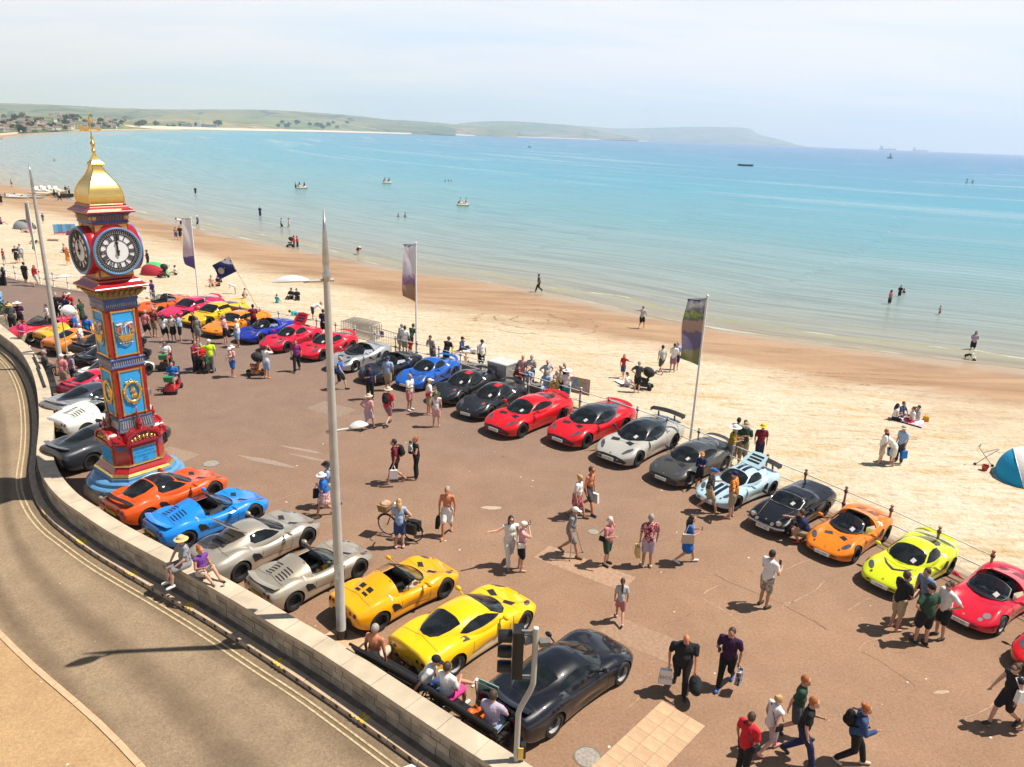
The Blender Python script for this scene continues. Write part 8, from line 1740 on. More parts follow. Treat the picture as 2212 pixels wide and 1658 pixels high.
P('S2', 700, 1630, 345, 'walk', 'df', 'l.db J.k h.bun.gi x.be', 'ginger haired woman in blue denim jacket and black leggings', 1.58, 1.12, 0, bags=(('pack', 'k', 'black backpack on the woman in the denim jacket'),), lean=.15)
P('S2', 2020, 1290, 195, 'walk', 'ds', 'v.k S.k h.bun.br sg. x.k', 'woman in black shorts walking at the frame edge with a white tote', 1.68, 1.0, 0, bags=(('tl', 'w', 'large white tote bag on the shoulder of the woman in black shorts'),))
P('S2', 2260, 1300, 190, 'walk', 'dd', 't.n S.k h.short.br', 'person in navy mostly cut off by the frame edge', 1.7, 1, 0)
P('S2', 1085, 465, 15, 'stand', 'ff', 't.k S.kh h.short.br', 'man in black polo and khaki shorts facing the lime green car', 1.78, 1.1, 0)
P('S2', 1310, 590, 100, 'stand', 'hd', 't.gr S.k c.cap.k x.k', 'man in dark shirt, black shorts and black cap with his back turned', 1.78, 1.15, 0)
P('S2', 1470, 535, 195, 'stand', 'hd', 't.w S.k h.short.br sg. x.k', 'man in white shirt and black shorts beside the red roadster', 1.72, 1.05, 0)
P('S2', 1320, 395, 200, 'walk', 'dd', 't.lb/c/n J.dg h.short.br x.br', 'man in blue checked shirt leaning by the lime green car', 1.74, 1.1, 0, lean=.3)
P('S1', 1575, 270, 30, 'stand', 'ff', 't.w S.g/f/be h.short.k x.k ph.2', 'man in white shirt and camouflage shorts looking at his phone', 1.78, 1.1, 0, hd=.0)
P('R8', 1205, 1235, 85, 'walk', 'dd', 't.lg S.pk h.pony.br x.p', 'girl with a long ponytail, pale shirt and pink shorts seen from behind', 1.34, .85, 0)
P('R8', 250, 735, 285, 'walk', 'dw', 'v.w J.w h.long.k sg.', 'dark haired woman all in white posing beside the woman in pink', 1.68, 1.1, 0)
P('R8', 350, 785, 10, 'stand', 'cu', 't.p S.k c.cap.w ph.', 'woman in pink top, black shorts and white cap taking a picture', 1.62, 1.05, 0, bags=(('cross', 'w', 'white shoulder bag hugged by the woman in the white cap'),))
CR = P('R8', 770, 655, 340, 'walk', 'dd', 't.g S.g c.cap.w x.br', 'elderly man in grey walking on two crutches', 1.7, 1.0, 0, lean=.15)
P('R8', 830, 330, 335, 'walk', 'dd', 't.w K.pk/f/m h.bun.fa x.br', 'woman in white shirt and long reddish patterned skirt', 1.62, 1.1, 0)
P('R8', 925, 285, 320, 'walk', 'dd', 'n. S.dg h.short.br sg. x.n', 'bare chested tanned man in dark grey shorts holding a white bag', 1.76, 1.0, 0, skin='r', bags=(('hl', 'w', 'small white plastic bag of the tanned man in grey shorts'),))
P('R8', 1090, 735, 320, 'stand', 'hf', 't.pk S.gr h.curl.wh x.k', 'white haired woman in pinkish blouse and green shorts', 1.6, 1.1, 0, bags=(('cross', 'k', 'small black bag of the white haired woman'),))
P('R8', 1440, 755, 95, 'stand', 'dd', 't.m/f/p S.li h.short.gy x.be', 'man in a red flowered shirt seen from behind', 1.76, 1.05, 0, bags=(('hl', 'st', 'straw coloured shopping bag of the man in the flowered shirt'),))
P('R8', 1770, 720, 0, 'walk', 'ff', 'd.b h.long.k x.w ph.2', 'dark haired woman in a short blue dress looking at her phone', 1.64, .95, 0, bags=(('tr', 'be', 'cream tote bag of the woman in the blue dress'),))
P('S4', 870, 930, 350, 'walk', 'fd', 't.k/f/g S.kh c.cap.b', 'man in black patterned shirt and blue cap passing the pale blue car', 1.68, 1.0, 0)
P('S4', 1075, 985, 150, 'stand', 'hd', 't.o/f/br S.kh c.cap.n', 'man in orange patterned shirt and navy cap before the pale blue car', 1.74, 1.15, 0)
P('S4', 795, 725, 270, 'stand', 'ff', 'l.n S.k c.cap.o', 'boy in orange cap with navy sleeved top', 1.45, .8, 0)
P('S4', 1690, 1195, 165, 'crouch', 'ro', 't.n S.kh h.short.br x.r', 'man crouching by the headlamp of the black classic coupe', 1.76, 1.1, 0)
P('S4', 1060, 545, 340, 'stand', 'ff', 't.y/s/k J.g c.big.w', 'man in wide white hat and striped yellow shirt behind the pale blue car', 1.78, 1.05, 0)
P('S4', 1170, 515, 250, 'stand', 'fc', 't.gr J.kh c.sun.kh', 'man in dark green shirt and soft hat behind the pale blue car', 1.78, 1.1, 1)
P('S4', 1095, 470, 60, 'stand', 'of', 't.g S.kh h.short.k', 'man in grey shirt leaning on the railing behind the hatted men', 1.74, 1.05, 1, lean=.3)
P('S4', 1165, 455, 60, 'stand', 'ff', 't.lb J.db h.short.br', 'person in pale blue at the railing between the hatted men', 1.6, .95, 1)
P('S4', 1310, 505, 265, 'stand', 'dd', 't.m J.n c.sun.y', 'person in dark red with a yellow orange hat behind the tall wing', 1.68, 1.0, 1)
# benches and wall
def on_bench(i, f_, **k):
 c, rz, ln = BEN[i]; d = Vector((math.cos(rz), math.sin(rz))); n = Vector((-d.y, d.x)); p = Vector(c) + d * (f_ * ln) + n * .3; return dict(at_=(p.x, p.y, 0))
bf_ = math.degrees(BEN[0][1]) + 90
P('D', 0, 0, bf_ + 8, 'sit', 'dd', 'n. S.be h.short.gy', 'bare chested man with grey hair sitting on the bench', 1.78, 1.1, 0, skin='r', **on_bench(0, -.28))
P('D', 0, 0, bf_ - 70, 'sit', 'dp', 't.w J.db c.cap.k', 'man in white shirt and black cap leaning on the bench end', 1.78, 1.05, 0, lean=.45, **on_bench(0, .46))
P('D', 0, 0, bf_, 'sitx', 'rf', 't.w S.hp h.short.br x.w', 'man in white shirt and bright pink shorts on the second bench', 1.8, 1.0, 0, **on_bench(1, -.34))
P('D', 0, 0, bf_ + 10, 'sit', 'fr', 't.li J.lb h.short.br', 'man in lilac shirt and pale jeans at the bench end nearest the signal', 1.78, 1.05, 0, **on_bench(1, .33))
p = Vector(on_bench(1, .1)['at_']); ob = thing('carrier_bag', 'crumpled orange carrier bag lying on the second bench', 'bag', (p.x, p.y, .46)); bg = MB().ell((0, -.05, .1), (.2, .15, .12)).ell((.1, 0, .16), (.1, .1, .1)).ell((-.1, -.05, .17), (.09, .1, .08)); part('bag_body', bg, mat((0.75, 0.13, 0.01), .4, bump=1.0, bscale=16), ob, 60); part('bag_handles', MB().tube([(-.08, 0, .2), (0, .02, .32), (.08, 0, .2)], .012, 5), mat((0.75, 0.13, 0.01), .4), ob)
pb = Vector(on_bench(1, .1)['at_']) + Vector((.22, .42, 0)); ob = thing('folding_chair', 'folded green camping chair leaning beside the second bench', 'chair', pb, R(-30)); part('chair_canvas', MB().box((0, 0, .62), (.5, .03, .7), (R(-12), 0, 0)), cloth((0.2, 0.36, 0.28)), ob); part('chair_frame', MB().tube([(-.26, .1, 0), (-.26, -.08, 1.0), (.26, -.08, 1.0), (.26, .1, 0)], .016, 6), STEEL, ob)
w1 = at(402, 1221, .72); P('D', 0, 0, 228, 'sit', 'rr', 't.lg/c/n S.g c.straw.st x.w', 'man in straw hat and checked shirt sitting on the wall facing the road', 1.78, 1.05, 0, at_=(w1.x, w1.y, .27))
w2 = at(436, 1243, .72); P('D', 0, 0, -33, 'ground', 'ff', 'v.pu S.be h.bun.gi', 'woman in purple top sitting along the top of the wall', 1.66, .95, 0, at_=(w2.x, w2.y, .72))
c1 = at(485, 1266, .73); ob = thing('coffee_cup', 'white takeaway coffee cup standing on the wall by the woman', 'cup', (c1.x, c1.y, .724)); part('cup_body', MB().lathe([(.03, 0), (.042, .11), (0, .11)], 12), WHITEP, ob, 40); part('cup_lid', MB().lathe([(.045, .11), (.045, .12), (.035, .135), (0, .135)], 12), BLACK, ob, 40)
P('R5', 850, 318, 200, 'walk', 'cd', 't.b K.pk/f/w c.sun.w x.be', 'woman in blue top, flowered skirt and white sun hat', 1.62, 1.2, 0, bags=(('hl', 'k', 'black handbag of the woman in the flowered skirt'),))
P('R5', 895, 235, 190, 'walk', 'fd', 't.lb S.be h.short.br c.sun.k x.k', 'person in dark bush hat partly behind the tall lamp column', 1.7, 1.0, 1, bags=(('pack', 'k', 'black backpack half hidden by the tall lamp column'),))
P('R5', 1490, 590, 100, 'stand', 'fh', 'v.lb S.db h.long.fa x.p', 'blond woman in pale vest and denim shorts holding a bicycle', 1.66, .95, 0)
P('R5', 1900, 480, 265, 'walk', 'dd', 'n. S.w h.short.gy', 'bare chested balding man in white shorts carrying dark shoes', 1.76, 1.0, 0, skin='r', bags=(('hr', 'k', 'dark bag hanging from the hand of the man in white shorts'),))
P('R4', 1460, 1690, 190, 'walk', 'dd', 't.m S.k h.short.k', 'bearded man in maroon shirt with a black backpack', 1.76, 1.0, 0, skin=None, bags=(('pack', 'k', 'black backpack of the bearded man in maroon'), ('hl', 'w', 'white cloth bag of the bearded man in maroon')))
P('R4', 1635, 1650, 205, 'stand', 'cc', 'v.k J.k h.bun.gi', 'woman in black vest and leggings holding a toddler', 1.68, .95, 0)
tp_ = at(*q('R4', 1635, 1650)); P('D', 0, 0, 30, 'sit', 'cc', 't.t/s/w S.n h.short.br', 'toddler in striped top carried by the woman in black', .95, .95, 1, at_=(tp_.x - .22, tp_.y - .1, .82))
# ---- middle
P('R4', 1390, 890, 80, 'stand', 'dd', 't.lb S.kh c.cap.db', 'man in pale blue shirt and khaki shorts looking at the black roadster', 1.76, 1.05, 1)
P('R4', 1235, 965, 300, 'stand', 'df', 't.n J.k c.cap.n', 'man in navy with a navy cap behind the woman in pink', 1.74, 1.1, 1)
P('R4', 1220, 1230, 60, 'walk', 'hd', 't.p S.li c.sun.be x.k', 'woman in pink shirt, lilac shorts and beige hat', 1.64, 1.05, 1)
P('R4', 1390, 1190, 70, 'walk', 'dd', 't.r S.mv c.sun.be x.k', 'man in red shirt and mauve shorts with hat', 1.76, 1.05, 1, bags=(('pack', 'k', 'black rucksack on the man in the red shirt'),))
P('R4', 1575, 1060, 330, 'stand', 'df', 't.w S.pk h.short.gy x.w', 'man in white shirt and pink shorts before the mid blue car', 1.76, 1.05, 1)
P('R4', 1740, 1095, 10, 'stand', 'ff', 't.w S.kh c.cap.w', 'man in white shirt and white cap with a red bag', 1.72, 1.05, 1, bags=(('cross', 'r', 'small red bag of the man in the white cap'),))
P('R4', 1805, 1205, 80, 'stand', 'dd', 'v.w S.p h.long.fa c.sun.gr', 'woman in pink shorts and white top with a green hat', 1.64, .95, 1)
P('R4', 975, 880, 350, 'walk', 'fs', 'v.b S.k h.short.gy x.k', 'man in blue vest and black shorts striding past the lamp column', 1.72, 1.05, 1)
P('R4', 605, 722, 280, 'walk', 'dd', 't.pu/f/r J.k h.short.br x.k', 'man in purple and red shirt with black trousers', 1.76, 1.05, 1)
P('R4', 345, 785, 70, 'stand', 'uu', 't.w S.lb h.short.br', 'man in white shirt and blue shorts holding his hands to his face', 1.74, 1.0, 1)
P('R4', 50, 772, 60, 'stand', 'cd', 't.p S.b h.short.fa c.sun.w', 'woman in pink top and denim shorts carrying a child', 1.66, .95, 1)
tp_ = at(*q('R4', 50, 772)); P('D', 0, 0, 200, 'sit', 'cc', 't.p S.be h.short.fa c.sun.w', 'small child in a sun hat on the arm of the woman in denim shorts', .9, .95, 2, at_=(tp_.x + .05, tp_.y - .2, .9))
P('R4', 835, 430, 80, 'stand', 'ff', 't.n S.k h.short.k', 'man in navy shirt by the raised rear of the red car', 1.76, 1.05, 1)
P('R4', 1535, 590, 80, 'stand', 'dd', 't.w S.kh h.short.k', 'man in white shirt and khaki shorts at the railing beside a child', 1.76, 1.05, 1)
P('R4', 1580, 592, 80, 'stand', 'dd', 't.r S.r h.short.br', 'small child in red standing at the railing', 1.05, .8, 1)
P('R4', 1490, 565, 40, 'stand', 'ff', 't.lg S.be h.short.gy', 'man in pale grey leaning on the railing by the barrier', 1.74, 1.05, 1, lean=.25)
P('R4', 1585, 560, 60, 'stand', 'of', 't.gr S.k h.short.br', 'man in dark green leaning over the railing', 1.72, 1.0, 1, lean=.4)
P('R4', 1785, 700, 200, 'sit', 'rf', 't.dg J.k h.short.br', 'man in dark grey seated by the railing behind the blue car', 1.74, 1.0, 1)
P('R4', 1775, 650, 250, 'stand', 'cf', 't.lg S.g h.short.k', 'man in pale shirt bending at the railing', 1.72, 1.0, 1, lean=.5)
P('R4', 1890, 690, 60, 'stand', 'of', 't.k J.k c.cap.dg', 'man in black with a grey cap leaning on the concrete seat', 1.74, 1.1, 1, lean=.35)
P('R7', 10, 715, 300, 'stand', 'dd', 't.w S.k c.cap.k', 'man in white shirt and dark cap by the steel cabinet', 1.74, 1.05, 1)
for (x, y, fc, ps, ar, sp_, lab, hh) in (
 (740, 1005, 80, 'stand', 'ff', 't.w S.t c.big.w', 'person in white shirt, teal shorts and wide white hat', 1.74), (680, 955, 320, 'stand', 'cd', 't.be S.k c.cap.be', 'woman in beige top with a black bag near the map board', 1.7), (715, 950, 300, 'stand', 'dd', 't.k J.k h.short.gy', 'man in black behind the person in the wide white hat', 1.78),
 (572, 895, 290, 'stand', 'hh', 't.w/s/db J.li c.cap.p', 'woman in striped top and pink cap by the short concrete seat', 1.66), (572, 935, 250, 'sit', 'rr', 't.lb J.lb h.short.gy', 'grey haired man in pale blue seated on the short concrete seat', 1.7), (640, 985, 235, 'sit', 'rf', 't.y S.be h.short.gy', 'man in a yellow shirt seated behind the all red car', 1.72),
 (655, 935, 240, 'stand', 'dd', 't.br S.k h.long.gi', 'ginger haired child among the group by the map board', 1.3), (365, 850, 250, 'stand', 'ff', 't.p J.pk h.short.fa', 'woman in pink standing at the end of the steel cabinet', 1.64), (440, 865, 250, 'stand', 'cd', 't.w/s/n J.n h.short.gy', 'man in navy and white striped shirt by the short seat', 1.74),
 (335, 890, 260, 'sit', 'cc', 't.m J.k h.short.k', 'person in dark red seated behind the black wing', 1.72), (420, 900, 250, 'sit', 'rd', 't.lb J.g c.cap.be', 'man in grey blue shirt and beige cap seated on the short seat', 1.72)):
 P('R7', x, y, fc, ps, ar, sp_, lab, hh, .92 if hh < 1.4 else 1.05, 1)
for (x, y, fc, ps, ar, sp_, lab, hh) in (
 (1715, 485, 90, 'stand', 'dd', 'v.g S.g h.short.fa', 'woman in grey strapped top and grey shorts near the wedge cars', 1.66), (1690, 455, 270, 'stand', 'ff', 't.k S.k h.short.k', 'man in black behind the woman in grey', 1.76), (1565, 472, 200, 'stand', 'fd', 't.lb S.k h.short.br', 'man in pale blue with a backpack and black shorts', 1.74),
 (1505, 468, 275, 'stand', 'uh', 'v.w K.k h.long.br', 'woman in short black skirt with an arm raised', 1.66), (1430, 470, 90, 'walk', 'dd', 't.w S.k h.long.k', 'long haired woman in white top and black shorts from behind', 1.66), (1345, 428, 80, 'stand', 'dd', 't.dg/f/r S.kh h.short.gy', 'man in dark shirt with red motif and khaki shorts', 1.8),
 (1272, 442, 80, 'walk', 'dd', 't.p/s/r S.k h.short.gy', 'man in pink striped top and long black shorts by the tower', 1.74), (1955, 485, 190, 'stand', 'ff', 't.p S.k h.short.gy', 'man in pale pink shirt and black shorts at the orange wedge car', 1.74), (2062, 515, 200, 'stand', 'fd', 't.w S.lb h.short.wh', 'white haired person in white top and pale denim shorts', 1.68),
 (2200, 385, 120, 'stand', 'of', 't.m J.k h.short.k', 'man in dark maroon holding the club flag pole', 1.76), (1695, 735, 350, 'stand', 'df', 't.m J.k h.short.k', 'man in maroon shirt and black trousers talking to the steward', 1.74), (1828, 738, 110, 'stand', 'wd', 't.hv J.g c.cap.w', 'steward in bright yellow vest and white cap', 1.78),
 (1325, 135, 60, 'stand', 'fd', 't.pu S.g h.bun.br', 'woman in purple top and grey shorts at the railing by the orange roadster', 1.66), (512, 285, 290, 'stand', 'ff', 't.k J.k h.short.gy', 'man in black shirt and trousers reading by the lamp column', 1.8), (582, 303, 80, 'stand', 'hf', 't.n J.db h.short.k', 'man in navy shirt and jeans in the talking group', 1.76),
 (590, 275, 300, 'stand', 'dd', 't.r J.n h.short.br', 'man in coral red behind the man in navy', 1.78), (632, 280, 260, 'stand', 'cc', 't.r J.k c.cap.w', 'man in coral red shirt and white cap with folded arms', 1.78), (718, 332, 350, 'stand', 'dd', 'd.gr h.bun.br sg.', 'woman in dark green dress with a shoulder bag', 1.68),
 (682, 400, 200, 'stand', 'dd', 'v.be S.be h.short.gy', 'older man in beige vest near the red convertible', 1.72), (672, 465, 200, 'stand', 'dd', 't.b S.n h.short.gy', 'grey haired man in bright blue shirt at the yellow car', 1.72), (775, 500, 90, 'stand', 'dd', 't.b S.k h.short.k', 'dark haired man in bright blue shirt seen from behind', 1.74),
 (715, 575, 20, 'stand', 'dd', 't.w J.dg h.short.wh', 'white haired man in white shirt by the orange coupe', 1.72), (425, 345, 240, 'stand', 'ff', 't.w S.g h.short.k', 'boy in white shirt behind the red convertible', 1.45), (118, 385, 310, 'stand', 'dd', 't.dg J.k c.straw.st', 'man in straw hat and dark shirt beside the planter', 1.74),
 (188, 370, 300, 'stand', 'ff', 't.dp S.k c.big.w', 'man in wide white hat and dark shirt near the planter', 1.76), (222, 545, 255, 'walk', 'fd', 't.hp S.kh h.short.br x.w', 'man in bright pink shirt and khaki shorts by the wall bend', 1.76), (568, 885, 80, 'stand', 'cd', 't.p/c/r S.kh c.cap.w', 'man in pinkish checked shirt and white cap by the bench', 1.76), (638, 860, 60, 'stand', 'dd', 't.li/c/n J.n c.sun.be', 'man in plaid shirt and pale brimmed hat by the bench', 1.72)):
 P('R2', x, y, fc, ps, ar, sp_, lab, hh, .85 if hh < 1.5 else 1.05, 1)
c_, rz_, ln_ = BEN[2]; d_ = Vector((math.cos(rz_), math.sin(rz_))); n_ = Vector((-d_.y, d_.x)); pq = Vector(c_) + n_ * .3 + d_ * .1
P('D', 0, 0, math.degrees(rz_) + 90, 'sit', 'rr', 't.dg S.dg h.short.gy x.k', 'man in dark grey sitting on the bench at the wall bend', 1.76, 1.1, 1, at_=(pq.x, pq.y, 0))
# mobility scooters and their riders
def scooter(p, rz, col, label):
 o = thing('mobility_scooter', label, 'mobility scooter', p, R(rz)); part('floor_pan', MB().box((.1, 0, .2), (.9, .5, .1)), mat(col, .4), o); part('front_cowl', MB().box((.58, 0, .34), (.26, .5, .3), taper=.7), mat(col, .35), o); part('tiller', MB().tube([(.55, 0, .3), (.42, 0, .95)], .035, 8), BLACK, o); part('handlebar', MB().tube([(.36, .26, .98), (.42, 0, .97), (.36, -.26, .98)], .02, 6), BLACK, o)
 part('seat', MB().box((-.22, 0, .5), (.46, .5, .1)).box((-.46, 0, .8), (.1, .48, .55), (0, R(-8), 0)), mat((0.03, 0.03, 0.035), .6), o); part('seat_post', MB().cyl((-.22, 0, .2), (-.22, 0, .48), .06), BLACK, o); part('basket', MB().box((.62, 0, .78), (.22, .36, .24), taper=1.15), mat((0.02, 0.2, 0.07), .6), o); part('motor_cover', MB().box((-.4, 0, .3), (.46, .46, .22)), mat(col, .35), o)
 wm_ = MB().lathe([(0, -.05), (.1, -.05), (.13, -.03), (.13, .03), (.1, .05), (0, .05)], 14, (0, 0, 0), (R(90), 0, 0)).mesh('wheel', 40)
 for (x, y) in ((.55, .26), (.55, -.26), (-.42, .28), (-.42, -.28)): link('wheel', wm_, o, TYRE, (x, y, .13))
for (x, y, fc, col, lab, sp_, lab2) in ((1440, 695, 285, (0.02, 0.02, 0.022), 'black mobility scooter with green basket ridden by the woman in white', 't.w S.r h.long.k sg.', 'dark haired woman in white riding the black mobility scooter'), (1500, 890, 280, (0.5, 0.02, 0.03), 'red mobility scooter with green basket ridden by the man in blue', 't.b S.mv h.short.k', 'man in royal blue shirt riding the red mobility scooter'), (1765, 715, 320, (0.03, 0.03, 0.035), 'dark mobility scooter between the steward and the man in maroon', 't.r S.k h.short.gy', 'person in red sitting on the scooter beside the steward')):
 p = at(*q('R2', x, y)); scooter(p, fc, col, lab); d_ = Vector((math.cos(R(fc)), math.sin(R(fc)), 0)); P('D', 0, 0, fc, 'sit', 'ff', sp_, lab2, 1.7, 1.1, 1, at_=p - d_ * .2 + Vector((0, 0, .1)))
# pushchairs
def pushchair(p, rz, label, col=(0.015, 0.015, 0.018), col2=None, s=1.0):
 o = thing('pushchair', label, 'pushchair', p, R(rz), None, s); fr = MB()
 for y in (-.25, .25): fr.tube([(-.55, y, 1.05), (-.35, y, .8), (.3, y, .2)], .017, 6); fr.tube([(-.3, y, .12), (.12, y, .55)], .015, 6)
 fr.cyl((-.55, -.25, 1.05), (-.55, .25, 1.05), .02); part('frame', fr, BLACK, o, 60); part('seat_shell', MB().box((.02, 0, .5), (.45, .42, .08), (0, R(-10), 0)).box((-.2, 0, .72), (.08, .42, .5), (0, R(-20), 0)), mat(col2 or col, .8), o)
 part('hood', MB().ell((-.16, 0, .95), (.34, .26, .26), (0, R(-25), 0), 14, 9), mat(col, .8), o, 60); part('basket', MB().box((-.05, 0, .24), (.5, .4, .16)), mat(col2 or (0.05, 0.05, 0.05), .8), o); wm_ = MB().lathe([(0, -.025), (.11, -.025), (.13, 0), (.11, .025), (0, .025)], 14, (0, 0, 0), (R(90), 0, 0)).mesh('wheel', 40)
 for (x, y) in ((.33, .24), (.33, -.24), (-.32, .28), (-.32, -.28)): link('wheel', wm_, o, TYRE, (x, y, .13))
pushchair(at(*q('R4', 245, 755)), 200, 'black pushchair with an orange bag under it by the man in white', col2=(0.45, 0.14, 0.03)); pushchair(on_beach(*q('R7', 1420, 875)), 160, 'black pushchair with reclined hood on the sand', s=1.05); pushchair(on_beach(*q('S7', 545, 1045)), 190, 'black pushchair at the edge of the wet sand'); pushchair(on_beach(*q('R1', 1412, 1572)), 230, 'dark pushchair beside the green beach tent')
# bicycle
bp0, bp1 = at(*q('R5', 1385, 470)), at(*q('R5', 1605, 532)); d_ = bp1 - bp0; o = thing('bicycle', 'black bicycle with wicker front basket and rear panniers held by the blond woman', 'bicycle', bp0, math.atan2(d_.y, d_.x)); wb_ = d_.length; rw = .34
for x in (0, wb_):
 w_ = MB().tube([(rw * math.cos(i * 2 * math.pi / 28), 0, rw * math.sin(i * 2 * math.pi / 28)) for i in range(28)], .02, 6, True); wo = part('wheel', w_, TYRE, o, 60, (x, 0, rw)); sp_ = MB()
 for i in range(14): sp_.cyl((0, 0, 0), ((rw - .02) * math.cos(i * .449), 0, (rw - .02) * math.sin(i * .449)), .003, None, 4)
 part('spokes', sp_, CHROME, wo)
 part('mudguard', MB().tube([((rw + .04) * math.cos(a), 0, rw + (rw + .04) * math.sin(a)) for a in np.linspace(.2, 2.9, 10)], .02, 5), BLACK, o, 60, (x, 0, 0))
fr = MB(); hdp = Vector((.2, 0, .85)); bbp = Vector((wb_ * .6, 0, .3)); stp = Vector((wb_ * .72, 0, .82))
for a, b_ in ((hdp, bbp), (hdp - Vector((0, 0, .02)), bbp + Vector((0, 0, .12))), (bbp, stp), (bbp, Vector((wb_, 0, rw))), (stp, Vector((wb_, 0, rw))), (Vector((0, 0, rw)), hdp)): fr.cyl(a, b_, .018, None, 8)
part('frame', fr, mat((0.03, 0.04, 0.06), .3), o, 60); part('saddle', MB().ell((wb_ * .74, 0, .92), (.14, .08, .04)).cyl(stp, (wb_ * .74, 0, .9), .015), BLACK, o, 60); part('handlebar', MB().tube([(.34, .28, 1.02), (.2, .2, 1.06), (.16, 0, 1.02), (.2, -.2, 1.06), (.34, -.28, 1.02)], .014, 6).cyl(hdp, (.16, 0, 1.02), .016), CHROME, o, 60)
part('front_basket', MB().box((-.06, 0, .95), (.3, .36, .24), taper=1.2), mat((0.3, 0.17, 0.07), .8, var=.5, scale=30), o); part('basket_blanket', MB().ell((-.06, 0, 1.08), (.17, .18, .08)), mat((0.5, 0.3, 0.2), .8, var=.5), o, 60)
for y in (-.14, .14): part('pannier', MB().box((wb_ + .02, y, .5), (.34, .13, .34)), BLACK, o)
part('carrier_rack', MB().box((wb_, 0, .72), (.4, .14, .02)), BLACK, o); part('crank', MB().lathe([(0, -.01), (.1, -.01), (.1, .01), (0, .01)], 16, bbp, (R(90), 0, 0)), STEEL, o)
# crutches
hh_, s_, lc_, rz_ = CR; Rm = Matrix.Rotation(rz_, 3, 'Z')
for (sg, ha, hand, dh), fx_ in zip(hh_, (.35, .12)):
 g_ = lc_ + Rm @ (hand * s_); b_ = Vector((lc_.x, lc_.y, 0)) + Rm @ Vector((fx_, sg * .32, 0)); o = thing('crutch', 'metal crutch in the %s hand of the elderly man in grey' % ('further' if sg > 0 else 'nearer'), 'crutch', b_); part('shaft', MB().cyl((0, 0, 0), g_ - b_, .013, None, 7).cyl(g_ - b_, g_ - b_ + Vector((-.03, 0, .24)), .012, None, 7), STEEL, o); part('rubber_tip', MB().cyl((0, 0, 0), (0, 0, .04), .02), BLACK, o); part('arm_cuff', MB().tube([(g_ - b_) + Vector((-.03 + .05 * math.cos(a), .05 * math.sin(a), .24)) for a in np.linspace(-2.4, 2.4, 8)], .012, 5), mat((0.3, 0.3, 0.3), .6), o)
